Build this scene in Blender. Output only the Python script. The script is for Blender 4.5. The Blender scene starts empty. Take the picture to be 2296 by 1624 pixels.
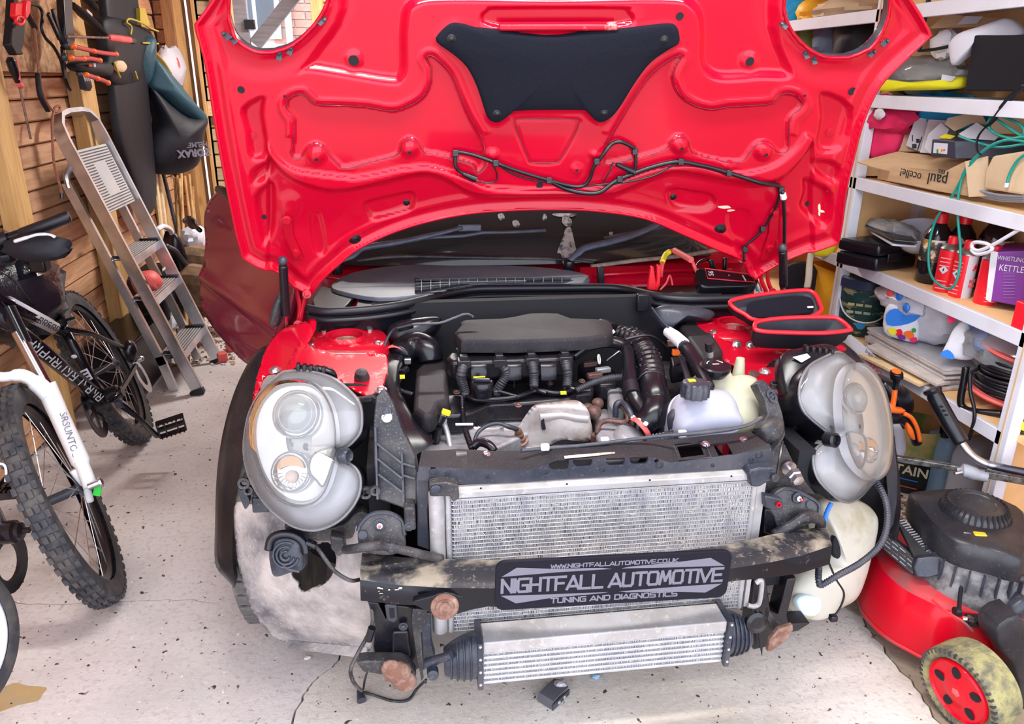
import bpy,bmesh,math,random
import numpy as np
from math import sin,cos,pi,radians as R
from mathutils import Vector as V,Matrix,noise as NZ
SC = bpy.context.scene
COL = SC.collection
random.seed(7)
# ---------------------------------------------------------------- camera
W,H,F = 2296,1624,1725.0
PITCH,YAW,ROLL = R(20.5),R(8.0),R(0.5)
CAM = V((0,0,1.45))
FW = V((sin(YAW)*cos(PITCH),cos(YAW)*cos(PITCH),-sin(PITCH)))
_r = V((cos(YAW),-sin(YAW),0)); _u = _r.cross(FW)
RT = cos(ROLL)*_r + sin(ROLL)*_u
UP = cos(ROLL)*_u - sin(ROLL)*_r
cd = bpy.data.cameras.new('camera'); cam = bpy.data.objects.new('camera',cd); COL.objects.link(cam)
cd.sensor_width = 36; cd.lens = 36*F/W; cd.clip_start = 0.02; cd.clip_end = 200
m = Matrix((RT,UP,-FW)).transposed().to_4x4(); m.translation = CAM; cam.matrix_world = m
SC.camera = cam
# ---------------------------------------------------------------- light and exposure
SC.view_settings.view_transform = 'Standard'; SC.view_settings.look = 'None'
SC.view_settings.gamma = 1.0; SC.view_settings.use_curve_mapping = False
SC.view_settings.exposure = 1.1
SC.cycles.use_denoising = True
SC.cycles.max_bounces = 7; SC.cycles.diffuse_bounces = 4; SC.cycles.glossy_bounces = 4
SC.cycles.transparent_max_bounces = 12; SC.cycles.transmission_bounces = 6
SC.cycles.caustics_reflective = False; SC.cycles.caustics_refractive = False
SC.cycles.sample_clamp_indirect = 6
wd = bpy.data.worlds.new('overcast_sky'); SC.world = wd; wd.use_nodes = True
bg = wd.node_tree.nodes['Background']
bg.inputs[0].default_value = (0.855,0.90,1.02,1); bg.inputs[1].default_value = 2.05
def area_lamp(name,loc,rot,sx,sy,power,color):
    l = bpy.data.lights.new(name,'AREA'); l.shape = 'RECTANGLE'; l.size = sx; l.size_y = sy
    l.energy = power; l.color = color
    o = bpy.data.objects.new(name,l); COL.objects.link(o); o.location = loc; o.rotation_euler = rot
    return o
# unseen fill lights added under the ceiling to lift shadows; fittings are built further down
for ly,lp in ((1.25,22),(4.6,48)):
    area_lamp('added_fill_light',(0.35,ly,2.29),(0,0,0),1.5,0.12,lp,(1.0,0.97,0.93))
# ---------------------------------------------------------------- helpers
def ray(x,y): return FW + RT*((x-W/2)/F) + UP*((H/2-y)/F)
def at(x,y,X=None,Y=None,Z=None):
    d = ray(x,y)
    t = (X-CAM.x)/d.x if X is not None else (Y-CAM.y)/d.y if Y is not None else (Z-CAM.z)/d.z
    return CAM + d*t
def atp(x,y,o,n):
    d = ray(x,y); return CAM + d*((o-CAM).dot(n)/d.dot(n))
def atl(pts,**k): return [at(a,b,**k) for a,b in pts]
def sm(pts,n=6,closed=False):
    pts = [V(p) for p in pts]; N = len(pts); out = []
    rng = N if closed else N-1
    for i in range(rng):
        if closed: a,b,c,d = (pts[(i+k) % N] for k in (-1,0,1,2))
        else: a,b,c,d = pts[max(i-1,0)],pts[i],pts[i+1],pts[min(i+2,N-1)]
        for k in range(n):
            t = k/n
            out.append(0.5*((2*b) + (c-a)*t + (2*a-5*b+4*c-d)*t*t + (3*b-a-3*c+d)*t**3))
    if not closed: out.append(pts[-1])
    return out
def frame(n,upv=None):
    n = V(n).normalized(); upv = V(upv) if upv is not None else (V((0,0,1)) if abs(n.z) < .9 else V((0,1,0)))
    x = upv.cross(n).normalized(); return x,n.cross(x),n
WL = {}
class MB:
    def __init__(s): s.v = []; s.f = []; s.mi = []; s.c = 0
    def add(s,vs,fs):
        k = len(s.v); s.v += [tuple(p) for p in vs]
        for f in fs: s.f.append(tuple(i+k for i in f)); s.mi.append(s.c)
        return s
    def hexa(s,p): return s.add(p,[(0,3,2,1),(4,5,6,7),(0,1,5,4),(1,2,6,5),(2,3,7,6),(3,0,4,7)])
    def bx(s,x0,x1,y0,y1,z0,z1):
        return s.hexa([(x0,y0,z0),(x1,y0,z0),(x1,y1,z0),(x0,y1,z0),(x0,y0,z1),(x1,y0,z1),(x1,y1,z1),(x0,y1,z1)])
    def box(s,c,sz,M=None):
        c = V(c); P = []
        for z in (-.5,.5):
            for x,y in ((-.5,-.5),(.5,-.5),(.5,.5),(-.5,.5)):
                q = V((x*sz[0],y*sz[1],z*sz[2])); P.append(c + (M @ q if M else q))
        return s.hexa(P)
    def bar(s,a,b,w,h,upv=None):   # rectangular bar from a to b
        a,b = V(a),V(b); x,y,n = frame(b-a,upv)
        P = []
        for p in (a,b):
            for i,j in ((-1,-1),(1,-1),(1,1),(-1,1)): P.append(p + x*(i*w/2) + y*(j*h/2))
        return s.hexa(P)
    def prism(s,pts,d):
        n = len(pts); d = V(d); a = [V(p) for p in pts]; b = [p+d for p in a]
        return s.add(a+b,[tuple(range(n)),tuple(range(2*n-1,n-1,-1))] + [(i,i+n,(i+1) % n+n,(i+1) % n) for i in range(n)])
    def loft(s,rings,cap=True,close=False):
        n = len(rings[0]); P = [p for r in rings for p in r]; Fs = []; m = len(rings)
        for i in range(m if close else m-1):
            j = (i+1) % m
            for k in range(n): Fs.append((i*n+k,i*n+(k+1) % n,j*n+(k+1) % n,j*n+k))
        if cap and not close: Fs += [tuple(range(n-1,-1,-1)),tuple(range((m-1)*n,m*n))]
        return s.add(P,Fs)
    def grid(s,rows):
        n = len(rows[0]); P = [p for r in rows for p in r]
        return s.add(P,[(i*n+k,i*n+k+1,(i+1)*n+k+1,(i+1)*n+k) for i in range(len(rows)-1) for k in range(n-1)])
    def tube(s,pts,r,n=8,closed=False,cap=True,flat=1.0,upv=None):
        pts = [V(p) for p in pts]; m = len(pts); rings = []; x = None
        for i,p in enumerate(pts):
            if closed: t = pts[(i+1) % m]-pts[i-1]
            else: t = pts[min(i+1,m-1)]-pts[max(i-1,0)]
            if t.length < 1e-9: t = V((0,0,1))
            t.normalize()
            if x is None: x,y,_ = frame(t,upv)
            else:
                x = x - t*x.dot(t)
                if x.length < 1e-6: x,y,_ = frame(t)
                x.normalize()
            y = t.cross(x); rr = r[i] if isinstance(r,(list,tuple)) else r
            rings.append([p + x*(rr*cos(2*pi*k/n)) + y*(rr*flat*sin(2*pi*k/n)) for k in range(n)])
        return s.loft(rings,cap,closed)
    def lathe(s,o,ax,prof,n=24,cap=True,upv=None,a0=0,a1=2*pi):
        o = V(o); x,y,z = frame(ax,upv)
        return s.loft([[o + z*h + x*(r*cos(2*pi*k/n)) + y*(r*sin(2*pi*k/n)) for k in range(n)] for r,h in prof],cap)
    def ring(s,o,ax,ro,ri,h,n=28):
        return s._ring(o,ax,[(ri,0),(ro,0),(ro,h),(ri,h)],n)
    def _ring(s,o,ax,prof,n):
        o = V(o); x,y,z = frame(ax)
        return s.loft([[o + z*h + x*(r*cos(2*pi*k/n)) + y*(r*sin(2*pi*k/n)) for k in range(n)] for r,h in prof],False,True)
    def ball(s,c,r,n=12,m=8):
        c = V(c); r = (r,r,r) if not isinstance(r,(tuple,list)) else r
        rings = [[c + V((r[0]*sin(a)*cos(2*pi*k/n),r[1]*sin(a)*sin(2*pi*k/n),r[2]*cos(a))) for k in range(n)] for a in [pi*(.02+.96*i/m) for i in range(m+1)]]
        return s.loft(rings[::-1])
    def build(s,name,mat,parent=None,smooth=38,bevel=0,label=None,kind=None,recalc=True,segs=2,subsurf=0,solid=0):
        P = np.array(s.v,dtype=float); lo,hi = P.min(0),P.max(0)
        base = V(((lo[0]+hi[0])/2,(lo[1]+hi[1])/2,lo[2]))
        P -= np.array(base)
        me = bpy.data.meshes.new(name); me.from_pydata(P.tolist(),[],s.f)
        mats = mat if isinstance(mat,(list,tuple)) else [mat]
        for q in mats: me.materials.append(q)
        if len(mats) > 1: me.polygons.foreach_set('material_index',s.mi)
        if recalc:
            b = bmesh.new(); b.from_mesh(me); bmesh.ops.recalc_face_normals(b,faces=b.faces); b.to_mesh(me); b.free()
        if smooth:
            me.shade_smooth()
            if smooth < 180: me.set_sharp_from_angle(angle=R(smooth))
        me.update()
        o = bpy.data.objects.new(name,me); COL.objects.link(o)
        put(o,base,parent)
        if solid:
            q = o.modifiers.new('solid','SOLIDIFY'); q.thickness = solid; q.offset = 0
        if bevel:
            q = o.modifiers.new('bevel','BEVEL'); q.width = bevel; q.segments = segs; q.limit_method = 'ANGLE'; q.angle_limit = R(40)
        if subsurf:
            q = o.modifiers.new('sub','SUBSURF'); q.levels = subsurf; q.render_levels = subsurf
        if label: o['label'] = label
        if kind: o['kind'] = kind
        return o
def put(o,loc,parent=None):
    loc = V(loc); WL[o.name] = loc
    if parent is not None:
        o.parent = parent; o.location = loc - WL[parent.name]
    else: o.location = loc
def tag(o,label,cat,group=None):
    o['label'] = label; o['category'] = cat
    if group: o['group'] = group
    return o
def thing(name,label,cat,loc=(0,0,0),group=None):
    o = bpy.data.objects.new(name,None); COL.objects.link(o); o.empty_display_size = .05
    put(o,loc); return tag(o,label,cat,group)
def copy_tree(o,parent=None):
    c = o.copy(); COL.objects.link(c); c.parent = parent
    WL[c.name] = WL.get(o.name,V((0,0,0)))
    for ch in list(o.children): copy_tree(ch,c)
    return c
def word(txt,o,x,y,size,mat,parent,name='lettering',depth=.0006,align='CENTER',sx=1.0,bold=0.0):
    cu = bpy.data.curves.new(name,'FONT'); cu.body = txt; cu.size = size; cu.extrude = depth; cu.align_x = align; cu.align_y = 'CENTER'
    cu.offset = bold; cu.resolution_u = 2
    t = bpy.data.objects.new('tmp',cu); COL.objects.link(t)
    me = bpy.data.meshes.new_from_object(t.evaluated_get(bpy.context.evaluated_depsgraph_get()))
    bpy.data.objects.remove(t); bpy.data.curves.remove(cu)
    x,y = V(x).normalized(),V(y).normalized(); n = x.cross(y); o = V(o)
    b = MB(); b.add([o + x*(p.co.x*sx) + y*p.co.y + n*(p.co.z+depth) for p in me.vertices],[tuple(f.vertices) for f in me.polygons])
    bpy.data.meshes.remove(me)
    return b.build(name,mat,parent,smooth=0,recalc=False)
# ---------------------------------------------------------------- materials
def pm(name,c1,rough=.5,metal=0,c2=None,scale=8,lo=.42,hi=.62,bump=0,bscale=60,dust=None,damt=.0,dscale=45,coat=0,spec=.5,stretch=None,detail=5,trans=0,alpha=1,sheen=0,rvar=0,ior=1.45):
    m = bpy.data.materials.new(name); m.use_nodes = True; nt = m.node_tree; N = nt.nodes; L = nt.links.new
    b = N['Principled BSDF']; b.inputs['Roughness'].default_value = rough; b.inputs['Metallic'].default_value = metal
    b.inputs['Coat Weight'].default_value = coat; b.inputs['Specular IOR Level'].default_value = spec; b.inputs['IOR'].default_value = ior
    b.inputs['Transmission Weight'].default_value = trans; b.inputs['Alpha'].default_value = alpha
    if coat: b.inputs['Coat Roughness'].default_value = .06
    if sheen: b.inputs['Sheen Weight'].default_value = sheen
    b.inputs['Base Color'].default_value = (*c1,1)
    tc = N.new('ShaderNodeTexCoord'); vec = tc.outputs['Object']
    if stretch:
        mp = N.new('ShaderNodeMapping'); mp.inputs['Scale'].default_value = stretch; L(vec,mp.inputs[0]); vec = mp.outputs[0]
    def noi(sc,det=detail,ro=.6):
        n = N.new('ShaderNodeTexNoise'); n.inputs['Scale'].default_value = sc; n.inputs['Detail'].default_value = det; n.inputs['Roughness'].default_value = ro
        L(vec,n.inputs['Vector']); return n.outputs['Fac']
    def ramp(src,a,z):
        r = N.new('ShaderNodeMapRange'); r.inputs[1].default_value = a; r.inputs[2].default_value = z; L(src,r.inputs[0]); return r.outputs[0]
    def mix(f,a,c):
        x = N.new('ShaderNodeMix'); x.data_type = 'RGBA'; L(f,x.inputs[0])
        (L(a,x.inputs[6]) if not isinstance(a,tuple) else setattr(x.inputs[6],'default_value',(*a,1)))
        x.inputs[7].default_value = (*c,1); return x.outputs[2]
    cur = tuple(c1)
    if c2: cur = mix(ramp(noi(scale),lo,hi),cur,c2)
    if dust:
        cur = mix(ramp(noi(dscale,8,.75),.62-damt*.25,.80-damt*.25),cur,dust)
    if not isinstance(cur,tuple): L(cur,b.inputs['Base Color'])
    if bump:
        bp = N.new('ShaderNodeBump'); bp.inputs['Strength'].default_value = bump; bp.inputs['Distance'].default_value = .01
        L(noi(bscale),bp.inputs['Height']); L(bp.outputs[0],b.inputs['Normal'])
    if rvar:
        q = N.new('ShaderNodeMapRange'); q.inputs[3].default_value = max(rough-rvar,.02); q.inputs[4].default_value = min(rough+rvar,1)
        L(noi(25),q.inputs[0]); L(q.outputs[0],b.inputs['Roughness'])
    return m
def clear(name,tint,haze,rough=.05,hz=(.9,.92,1),ior=1.45):
    """clear plastic or glass: a see-through layer, a mirror sheen by Fresnel, a little milky haze"""
    m = bpy.data.materials.new(name); m.use_nodes = True; nt = m.node_tree; N = nt.nodes; L = nt.links.new
    N.remove(N['Principled BSDF']); out = N['Material Output']
    t = N.new('ShaderNodeBsdfTransparent'); t.inputs[0].default_value = (*tint,1)
    d = N.new('ShaderNodeBsdfDiffuse'); d.inputs[0].default_value = (*hz,1)
    g = N.new('ShaderNodeBsdfGlossy'); g.inputs['Roughness'].default_value = rough
    a = N.new('ShaderNodeMixShader'); a.inputs[0].default_value = haze; L(t.outputs[0],a.inputs[1]); L(d.outputs[0],a.inputs[2])
    f = N.new('ShaderNodeFresnel'); f.inputs[0].default_value = ior
    b = N.new('ShaderNodeMixShader'); L(f.outputs[0],b.inputs[0]); L(a.outputs[0],b.inputs[1]); L(g.outputs[0],b.inputs[2])
    L(b.outputs[0],out.inputs[0]); return m
DU = (.42,.38,.36)
M = dict(
 red=pm('red_paint',(.45,.0015,.020),.2,coat=.4,spec=.2,bump=.02,bscale=6),
 redd=pm('red_paint_dusty',(.40,.002,.017),.33,coat=.3,spec=.25,dust=(.62,.42,.38),damt=.12,dscale=14),
 maroon=pm('maroon_shade',(.16,.006,.022),.28,coat=.3,dust=(.30,.14,.15),damt=.2,dscale=9),
 black=pm('black_plastic',(.006,.006,.010),.27,dust=(.22,.21,.22),damt=.05,dscale=330),
 dusty=pm('dusty_black_plastic',(.006,.006,.0095),.30,c2=(.017,.014,.018),scale=9,dust=(.24,.22,.22),damt=.13,dscale=330),
 dirty=pm('dirty_black_plastic',(.016,.016,.022),.48,c2=(.075,.067,.065),scale=9,dust=DU,damt=.18,dscale=220),
 rubber=pm('rubber',(.009,.009,.014),.42),
 navy=pm('blue_grey_plastic',(.020,.024,.040),.36,c2=(.05,.054,.066),scale=10,dust=DU,damt=.10,dscale=160),
 bar=pm('grey_painted_steel',(.024,.028,.043),.36,c2=(.06,.06,.072),scale=6,dust=(.28,.26,.25),damt=.12,dscale=140),
 satin=pm('satin_black_steel',(.006,.006,.010),.2,spec=.35,dust=(.4,.36,.3),damt=.02,dscale=20),
 beamtop=pm('dirty_beam',(.02,.02,.026),.45,c2=(.25,.215,.17),scale=14,lo=.46,hi=.62,dust=(.30,.26,.21),damt=.3,dscale=60),
 steel=pm('zinc_steel',(.62,.62,.66),.32,1),
 alu=pm('aluminium',(.56,.56,.60),.42,.55,c2=(.44,.44,.48),scale=20,bump=.05,bscale=90),
 cond=pm('oxidised_aluminium',(.44,.425,.44),.5,.25,c2=(.35,.33,.325),scale=14,dust=(.7,.66,.6),damt=.25,dscale=60),
 fin=pm('dark_fins',(.42,.41,.43),.6,.2,c2=(.62,.59,.57),scale=40,lo=.4,hi=.6),
 hshield=pm('heat_shield',(.42,.385,.38),.5,.3,c2=(.25,.16,.13),scale=9,lo=.5,hi=.68,bump=.12,bscale=30),
 rust=pm('rust',(.17,.08,.055),.85,.1,c2=(.34,.22,.175),scale=30,bump=.3,bscale=70),
 brown=pm('brown_metal',(.11,.055,.05),.5,.4,c2=(.23,.14,.12),scale=30),
 casting=pm('cast_alloy',(.38,.38,.42),.5,.35,c2=(.25,.24,.25),scale=18,bump=.1,bscale=60,dust=(.55,.53,.51),damt=.15),
 liner=pm('felt_liner',(.11,.108,.118),.95,c2=(.50,.45,.43),scale=4,lo=.36,hi=.56,bump=.5,bscale=90,dust=(.48,.43,.40),damt=.3,dscale=90),
 tyre=pm('tyre',(.03,.03,.038),.7,c2=(.075,.068,.066),scale=20,bump=.15,bscale=80),
 tyred=pm('tyre_dusty',(.10,.098,.098),.8,c2=(.19,.175,.16),scale=14,bump=.2,bscale=80),
 cream=pm('cream_plastic',(.45,.44,.33),.42,c2=(.40,.37,.26),scale=9,spec=.4),
 lav=pm('milky_plastic',(.37,.38,.47),.38,c2=(.34,.345,.44),scale=6),
 bottle=pm('stained_bottle',(.54,.52,.45),.42,c2=(.38,.35,.24),scale=9,lo=.5,hi=.66),
 white=pm('white_paint',(.66,.67,.76),.5,c2=(.56,.56,.60),scale=5,lo=.5,hi=.75),
 paper=pm('white_paper',(.60,.60,.66),.75),
 cloth=pm('white_cloth',(.60,.59,.65),.9,bump=.25,bscale=120),
 pad=pm('black_felt',(.009,.010,.018),.95,bump=.5,bscale=500,spec=.15),
 card=pm('cardboard',(.56,.37,.21),.85,c2=(.48,.31,.17),scale=6,stretch=(1,1,6)),
 cardd=pm('pale_cardboard',(.60,.45,.29),.85,c2=(.52,.37,.23),scale=5),
 orange=pm('orange_plastic',(.90,.16,.02),.4),
 brightred=pm('bright_red_plastic',(.82,.015,.03),.35),
 salmon=pm('worn_red_plastic',(.72,.12,.11),.5,c2=(.6,.08,.08),scale=10),
 yellow=pm('yellow_plastic',(.86,.74,.02),.5),
 amber=pm('amber_plastic',(.90,.45,.02),.5,c2=(.75,.33,.03),scale=5),
 green=pm('green_plastic',(.008,.27,.22),.4),
 greenp=pm('green_tin',(.05,.36,.06),.4,c2=(.04,.25,.07),scale=6),
 blue=pm('blue_print',(.03,.22,.78),.5),cyan=pm('cyan_cloth',(.02,.42,.80),.7,bump=.3,bscale=30),
 pink=pm('pink_cloth',(.78,.022,.12),.75,c2=(.60,.015,.09),scale=9,bump=.3,bscale=40),
 purple=pm('purple_print',(.17,.02,.26),.5),
 teal=pm('teal_nylon',(.016,.06,.085),.5,bump=.3,bscale=18),
 nylon=pm('black_nylon',(.004,.0045,.010),.6,bump=.2,bscale=25),
 poly=clear('thin_polythene',(.95,.95,.97),.22,.12),
 lens=clear('headlight_lens',(.95,.95,.95),.12,.03,(.62,.62,.64)),
 glass=clear('window_glass',(.50,.55,.58),.02,.01),
 chrome=pm('chrome',(.86,.87,.92),.07,1),
 reflector=pm('reflector',(.74,.74,.78),.26,.45,c2=(.62,.62,.67),scale=7),
 bowl=pm('grey_lamp_bowl',(.50,.50,.53),.34,.3,c2=(.39,.385,.41),scale=9),
 conduit=pm('black_conduit',(.022,.022,.03),.5,c2=(.05,.048,.055),scale=30),
 ink=pm('black_ink',(.012,.012,.02),.6),
 whiteink=pm('white_ink',(.64,.64,.70),.6),
 greyink=pm('lilac_grey_ink',(.145,.138,.175),.6),
 redink=pm('red_ink',(.80,.10,.10),.6),
 plate=pm('matt_black_plate',(.006,.006,.012),.6,spec=.2),
 dark=pm('shadow_black',(.006,.006,.010),.8),  # near-black standing in for shade in holes, slots and voids
 canes=pm('bamboo',(.46,.27,.10),.5,c2=(.34,.18,.06),scale=30,stretch=(1,1,.2)),
 rope=pm('red_brown_rope',(.26,.07,.05),.85,c2=(.36,.20,.12),scale=220),
 jug=pm('blue_jug',(.22,.36,.52),.4,c2=(.28,.42,.58),scale=5),greyjug=pm('grey_jug',(.30,.31,.36),.45),
 ladder=pm('bright_aluminium',(.66,.67,.72),.27,.9,c2=(.52,.53,.57),scale=14,bump=.03,bscale=60),
 scut=pm('scuttle_plastic',(.12,.135,.175),.42,c2=(.15,.16,.19),scale=12,dust=(.3,.28,.27),damt=.05,dscale=200),
 wiper=pm('wiper_blue_black',(.10,.125,.185),.35,c2=(.07,.085,.125),scale=20),
 matte=pm('matt_black_plastic',(.011,.010,.014),.62,c2=(.02,.017,.02),scale=9,dust=(.26,.24,.24),damt=.12,dscale=330,spec=.35),
 hard=pm('hardboard',(.86,.55,.27),.75,c2=(.76,.46,.21),scale=4,bump=.05),
 tile=pm('ceramic_tile_edge',(.62,.56,.52),.6,c2=(.50,.45,.42),scale=30),
 tiletop=pm('slate_tile_top',(.40,.40,.45),.35,c2=(.32,.31,.34),scale=8),
 deck=pm('mower_red',(.60,.0025,.016),.3,spec=.2,coat=.2),
 deckd=pm('mower_red_dirty',(.55,.02,.03),.5,c2=(.20,.09,.09),scale=7,lo=.45,hi=.6),
 mowblk=pm('mower_black',(.015,.015,.02),.38,dust=(.22,.20,.19),damt=.12,dscale=160,c2=(.035,.033,.038),scale=6),
 grassy=pm('grass_caked_tyre',(.14,.13,.09),.95,c2=(.34,.31,.14),scale=26,lo=.4,hi=.6,bump=.6,bscale=120,dust=(.10,.10,.09),damt=.3,dscale=200),
)
# ---------------------------------------------------------------- shape helpers
def cen(pts): return (sum(p[0] for p in pts)/len(pts),sum(p[1] for p in pts)/len(pts))
def plane_at(x,y,n=None,**k):
    o = at(x,y,**k); n = V(n if n is not None else (0,-1,0)).normalized()
    return o,n
def pillow(b,poly,o,n,depth,back=.02,round_=.5,c=None,fs=(1,.97,.90,.78,.6,.38,.15)):
    """closed lump whose outline is poly (traced on the plane o,n), swelling by depth towards n"""
    c = c or cen(poly); rings = [[atp(x,y,o,n) - n*back for x,y in poly]]
    for f in fs:
        h = depth*(1-f**(1/max(round_,.05)))**round_ if f < 1 else 0
        rings.append([atp(c[0]+(x-c[0])*f,c[1]+(y-c[1])*f,o,n) + n*h for x,y in poly])
    b.loft(rings); return b
def slabp(b,poly,o,n,t):
    """flat plate traced on the plane o,n and t thick behind it"""
    b.prism([atp(x,y,o,n) for x,y in poly],-n*t); return b
def patch(poly,holes,fn,step=6,back=None):
    """sheet over a traced outline; fn(x, y) gives the world point"""
    P = np.array(poly); x0,y0 = P.min(0)-step; x1,y1 = P.max(0)+step
    G = np.stack(np.meshgrid(np.arange(x0,x1+step,step),np.arange(y0,y1+step,step)),-1)
    s,n = sdist(G,poly); allq = s.copy(); k = np.abs(s) < step*.72; G[k] = n[k]; allq[k] = 0
    for h in holes:
        s,n = sdist(G,h); k = np.abs(s) < step*.72; G[k] = n[k]; allq = np.minimum(allq,-s); allq[k] = np.maximum(allq[k],0)*0
    b = MB(); idx = -np.ones(s.shape,int)
    for r,c in np.argwhere(allq >= -1e-6): idx[r,c] = len(b.v); b.v.append(tuple(fn(G[r,c,0],G[r,c,1])))
    for r in range(s.shape[0]-1):
        for c in range(s.shape[1]-1):
            q = [i for i in (idx[r,c],idx[r+1,c],idx[r+1,c+1],idx[r,c+1]) if i >= 0]
            if len(q) >= 3: b.f.append(tuple(q)); b.mi.append(0)
    return b
def cut(o,cutter):
    """subtract a builder's closed shape from an object's mesh for good"""
    me = bpy.data.meshes.new('cutter'); me.from_pydata(cutter.v,[],cutter.f)
    bb = bmesh.new(); bb.from_mesh(me); bmesh.ops.recalc_face_normals(bb,faces=bb.faces); bb.to_mesh(me); bb.free()
    par = o.parent; wl = WL[o.name]; loc = o.location.copy()
    o.parent = None; o.location = wl
    k = bpy.data.objects.new('cutter',me); COL.objects.link(k)
    md = o.modifiers.new('cut','BOOLEAN'); md.operation = 'DIFFERENCE'; md.object = k; md.solver = 'EXACT'
    bpy.context.view_layer.update(); dg = bpy.context.evaluated_depsgraph_get()
    nm = bpy.data.meshes.new_from_object(o.evaluated_get(dg)); o.modifiers.clear(); o.data = nm
    bpy.data.objects.remove(k); bpy.data.meshes.remove(me)
    nm.shade_smooth(); nm.set_sharp_from_angle(angle=R(35))
    o.parent = par; o.location = loc
    return o
def bolt(p,n,r,mt,parent,name='bolt',washer=True):
    b = MB(); h = r*.9
    if washer: b.lathe(p,n,[(r*1.6,0),(r*1.6,r*.25),(r*1.1,r*.3)],16)
    b.lathe(p,n,[(r,r*.2),(r,h),(r*.85,h*1.1),(.0004,h*1.1)],6)
    return b.build(name,mt,parent,bevel=0)
def crumple(b,c,sz,seed=0,amp=.18,n=20,m=14,flat=True,freq=2.2):
    """crumpled cloth or bag: a lump with ridged noise, sat flat on its underside"""
    c = V(c); rings = []
    for i in range(m+1):
        a = pi*(.03+.94*i/m); rg = []
        for k in range(n):
            t = 2*pi*k/n; d = V((sin(a)*cos(t),sin(a)*sin(t),cos(a)))
            q = d*freq + V((seed*3.1,seed*1.7,seed))
            w = 1 + amp*(1-2*abs(NZ.noise(q)))*1.1 + amp*.6*NZ.noise(q*2.7) + amp*.4*abs(NZ.noise(q*5.1))
            p = V((d.x*sz[0]/2*w,d.y*sz[1]/2*w,d.z*sz[2]/2*w))
            if flat: p.z = max(p.z,-sz[2]/2*.8)
            rg.append(c+p)
        rings.append(rg)
    b.loft(rings[::-1]); return b
def rbox(b,c,sz,r,M_=None,n=4):
    """box with rounded vertical edges"""
    c = V(c); pts = []
    for sx,sy,a0 in ((1,1,0),(-1,1,90),(-1,-1,180),(1,-1,270)):
        for k in range(n+1):
            a = R(a0+90*k/n); pts.append((sx*(sz[0]/2-r)+r*cos(a),sy*(sz[1]/2-r)+r*sin(a)))
    for z0 in (0,):
        rings = [[c + (M_ @ V((x,y,z)) if M_ else V((x,y,z))) for x,y in pts] for z in (-sz[2]/2,sz[2]/2)]
    b.loft(rings); return b
def rpoly(w,h,r,n=4):
    pts = []
    for sx,sy,a0 in ((1,1,0),(-1,1,90),(-1,-1,180),(1,-1,270)):
        for k in range(n+1):
            a = R(a0+90*k/n); pts.append((sx*(w/2-r)+r*cos(a),sy*(h/2-r)+r*sin(a)))
    return pts
def corrug(pts,r0,r1,per,amp,n=12,k=14):
    """points and radii for a corrugated hose"""
    P = sm(pts,k); L = 0; out = []; rr = []; tot = sum((P[i+1]-P[i]).length for i in range(len(P)-1))
    N = int(tot/per*4); acc = [0]
    for i in range(len(P)-1): acc.append(acc[-1]+(P[i+1]-P[i]).length)
    j = 0
    for i in range(N+1):
        s = tot*i/N
        while j < len(P)-2 and acc[j+1] < s: j += 1
        t = (s-acc[j])/max(acc[j+1]-acc[j],1e-9); out.append(P[j].lerp(P[j+1],min(t,1)))
        rr.append(r0+(r1-r0)*i/N + (amp if i % 4 in (0,1) else -amp))
    return out,rr
def inside(px_,poly):
    x,y = px_[...,0],px_[...,1]; r = np.zeros(x.shape,bool); n = len(poly)
    for i in range(n):
        (x0,y0),(x1,y1) = poly[i],poly[(i+1) % n]
        if y0 == y1: continue
        c = ((y0 > y) != (y1 > y)) & (x < (x1-x0)*(y-y0)/(y1-y0)+x0); r ^= c
    return r
def sdist(P,poly,closed=True):
    """distance to a polyline (positive inside a closed polygon) and the nearest point on it"""
    best = np.full(P.shape[:-1],1e9); near = np.zeros(P.shape); n = len(poly)
    for i in range(n if closed else n-1):
        a = np.array(poly[i],float); c = np.array(poly[(i+1) % n],float)-a; l = (c*c).sum()
        if l == 0: continue
        t = np.clip(((P-a)@c)/l,0,1)[...,None]; q = a+c*t; d = np.sqrt(((P-q)**2).sum(-1)); k = d < best
        best[k] = d[k]; near[k] = q[k]
    if closed: best = np.where(inside(P,poly),best,-best)
    return best,near
def s2(pts,n=5,closed=True): return [(p.x,p.y) for p in sm([(a,b,0) for a,b in pts],n,closed)]
def step(d,w,soft=0): t = np.clip((d+soft)/w,0,1); return t*t*(3-2*t)
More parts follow.
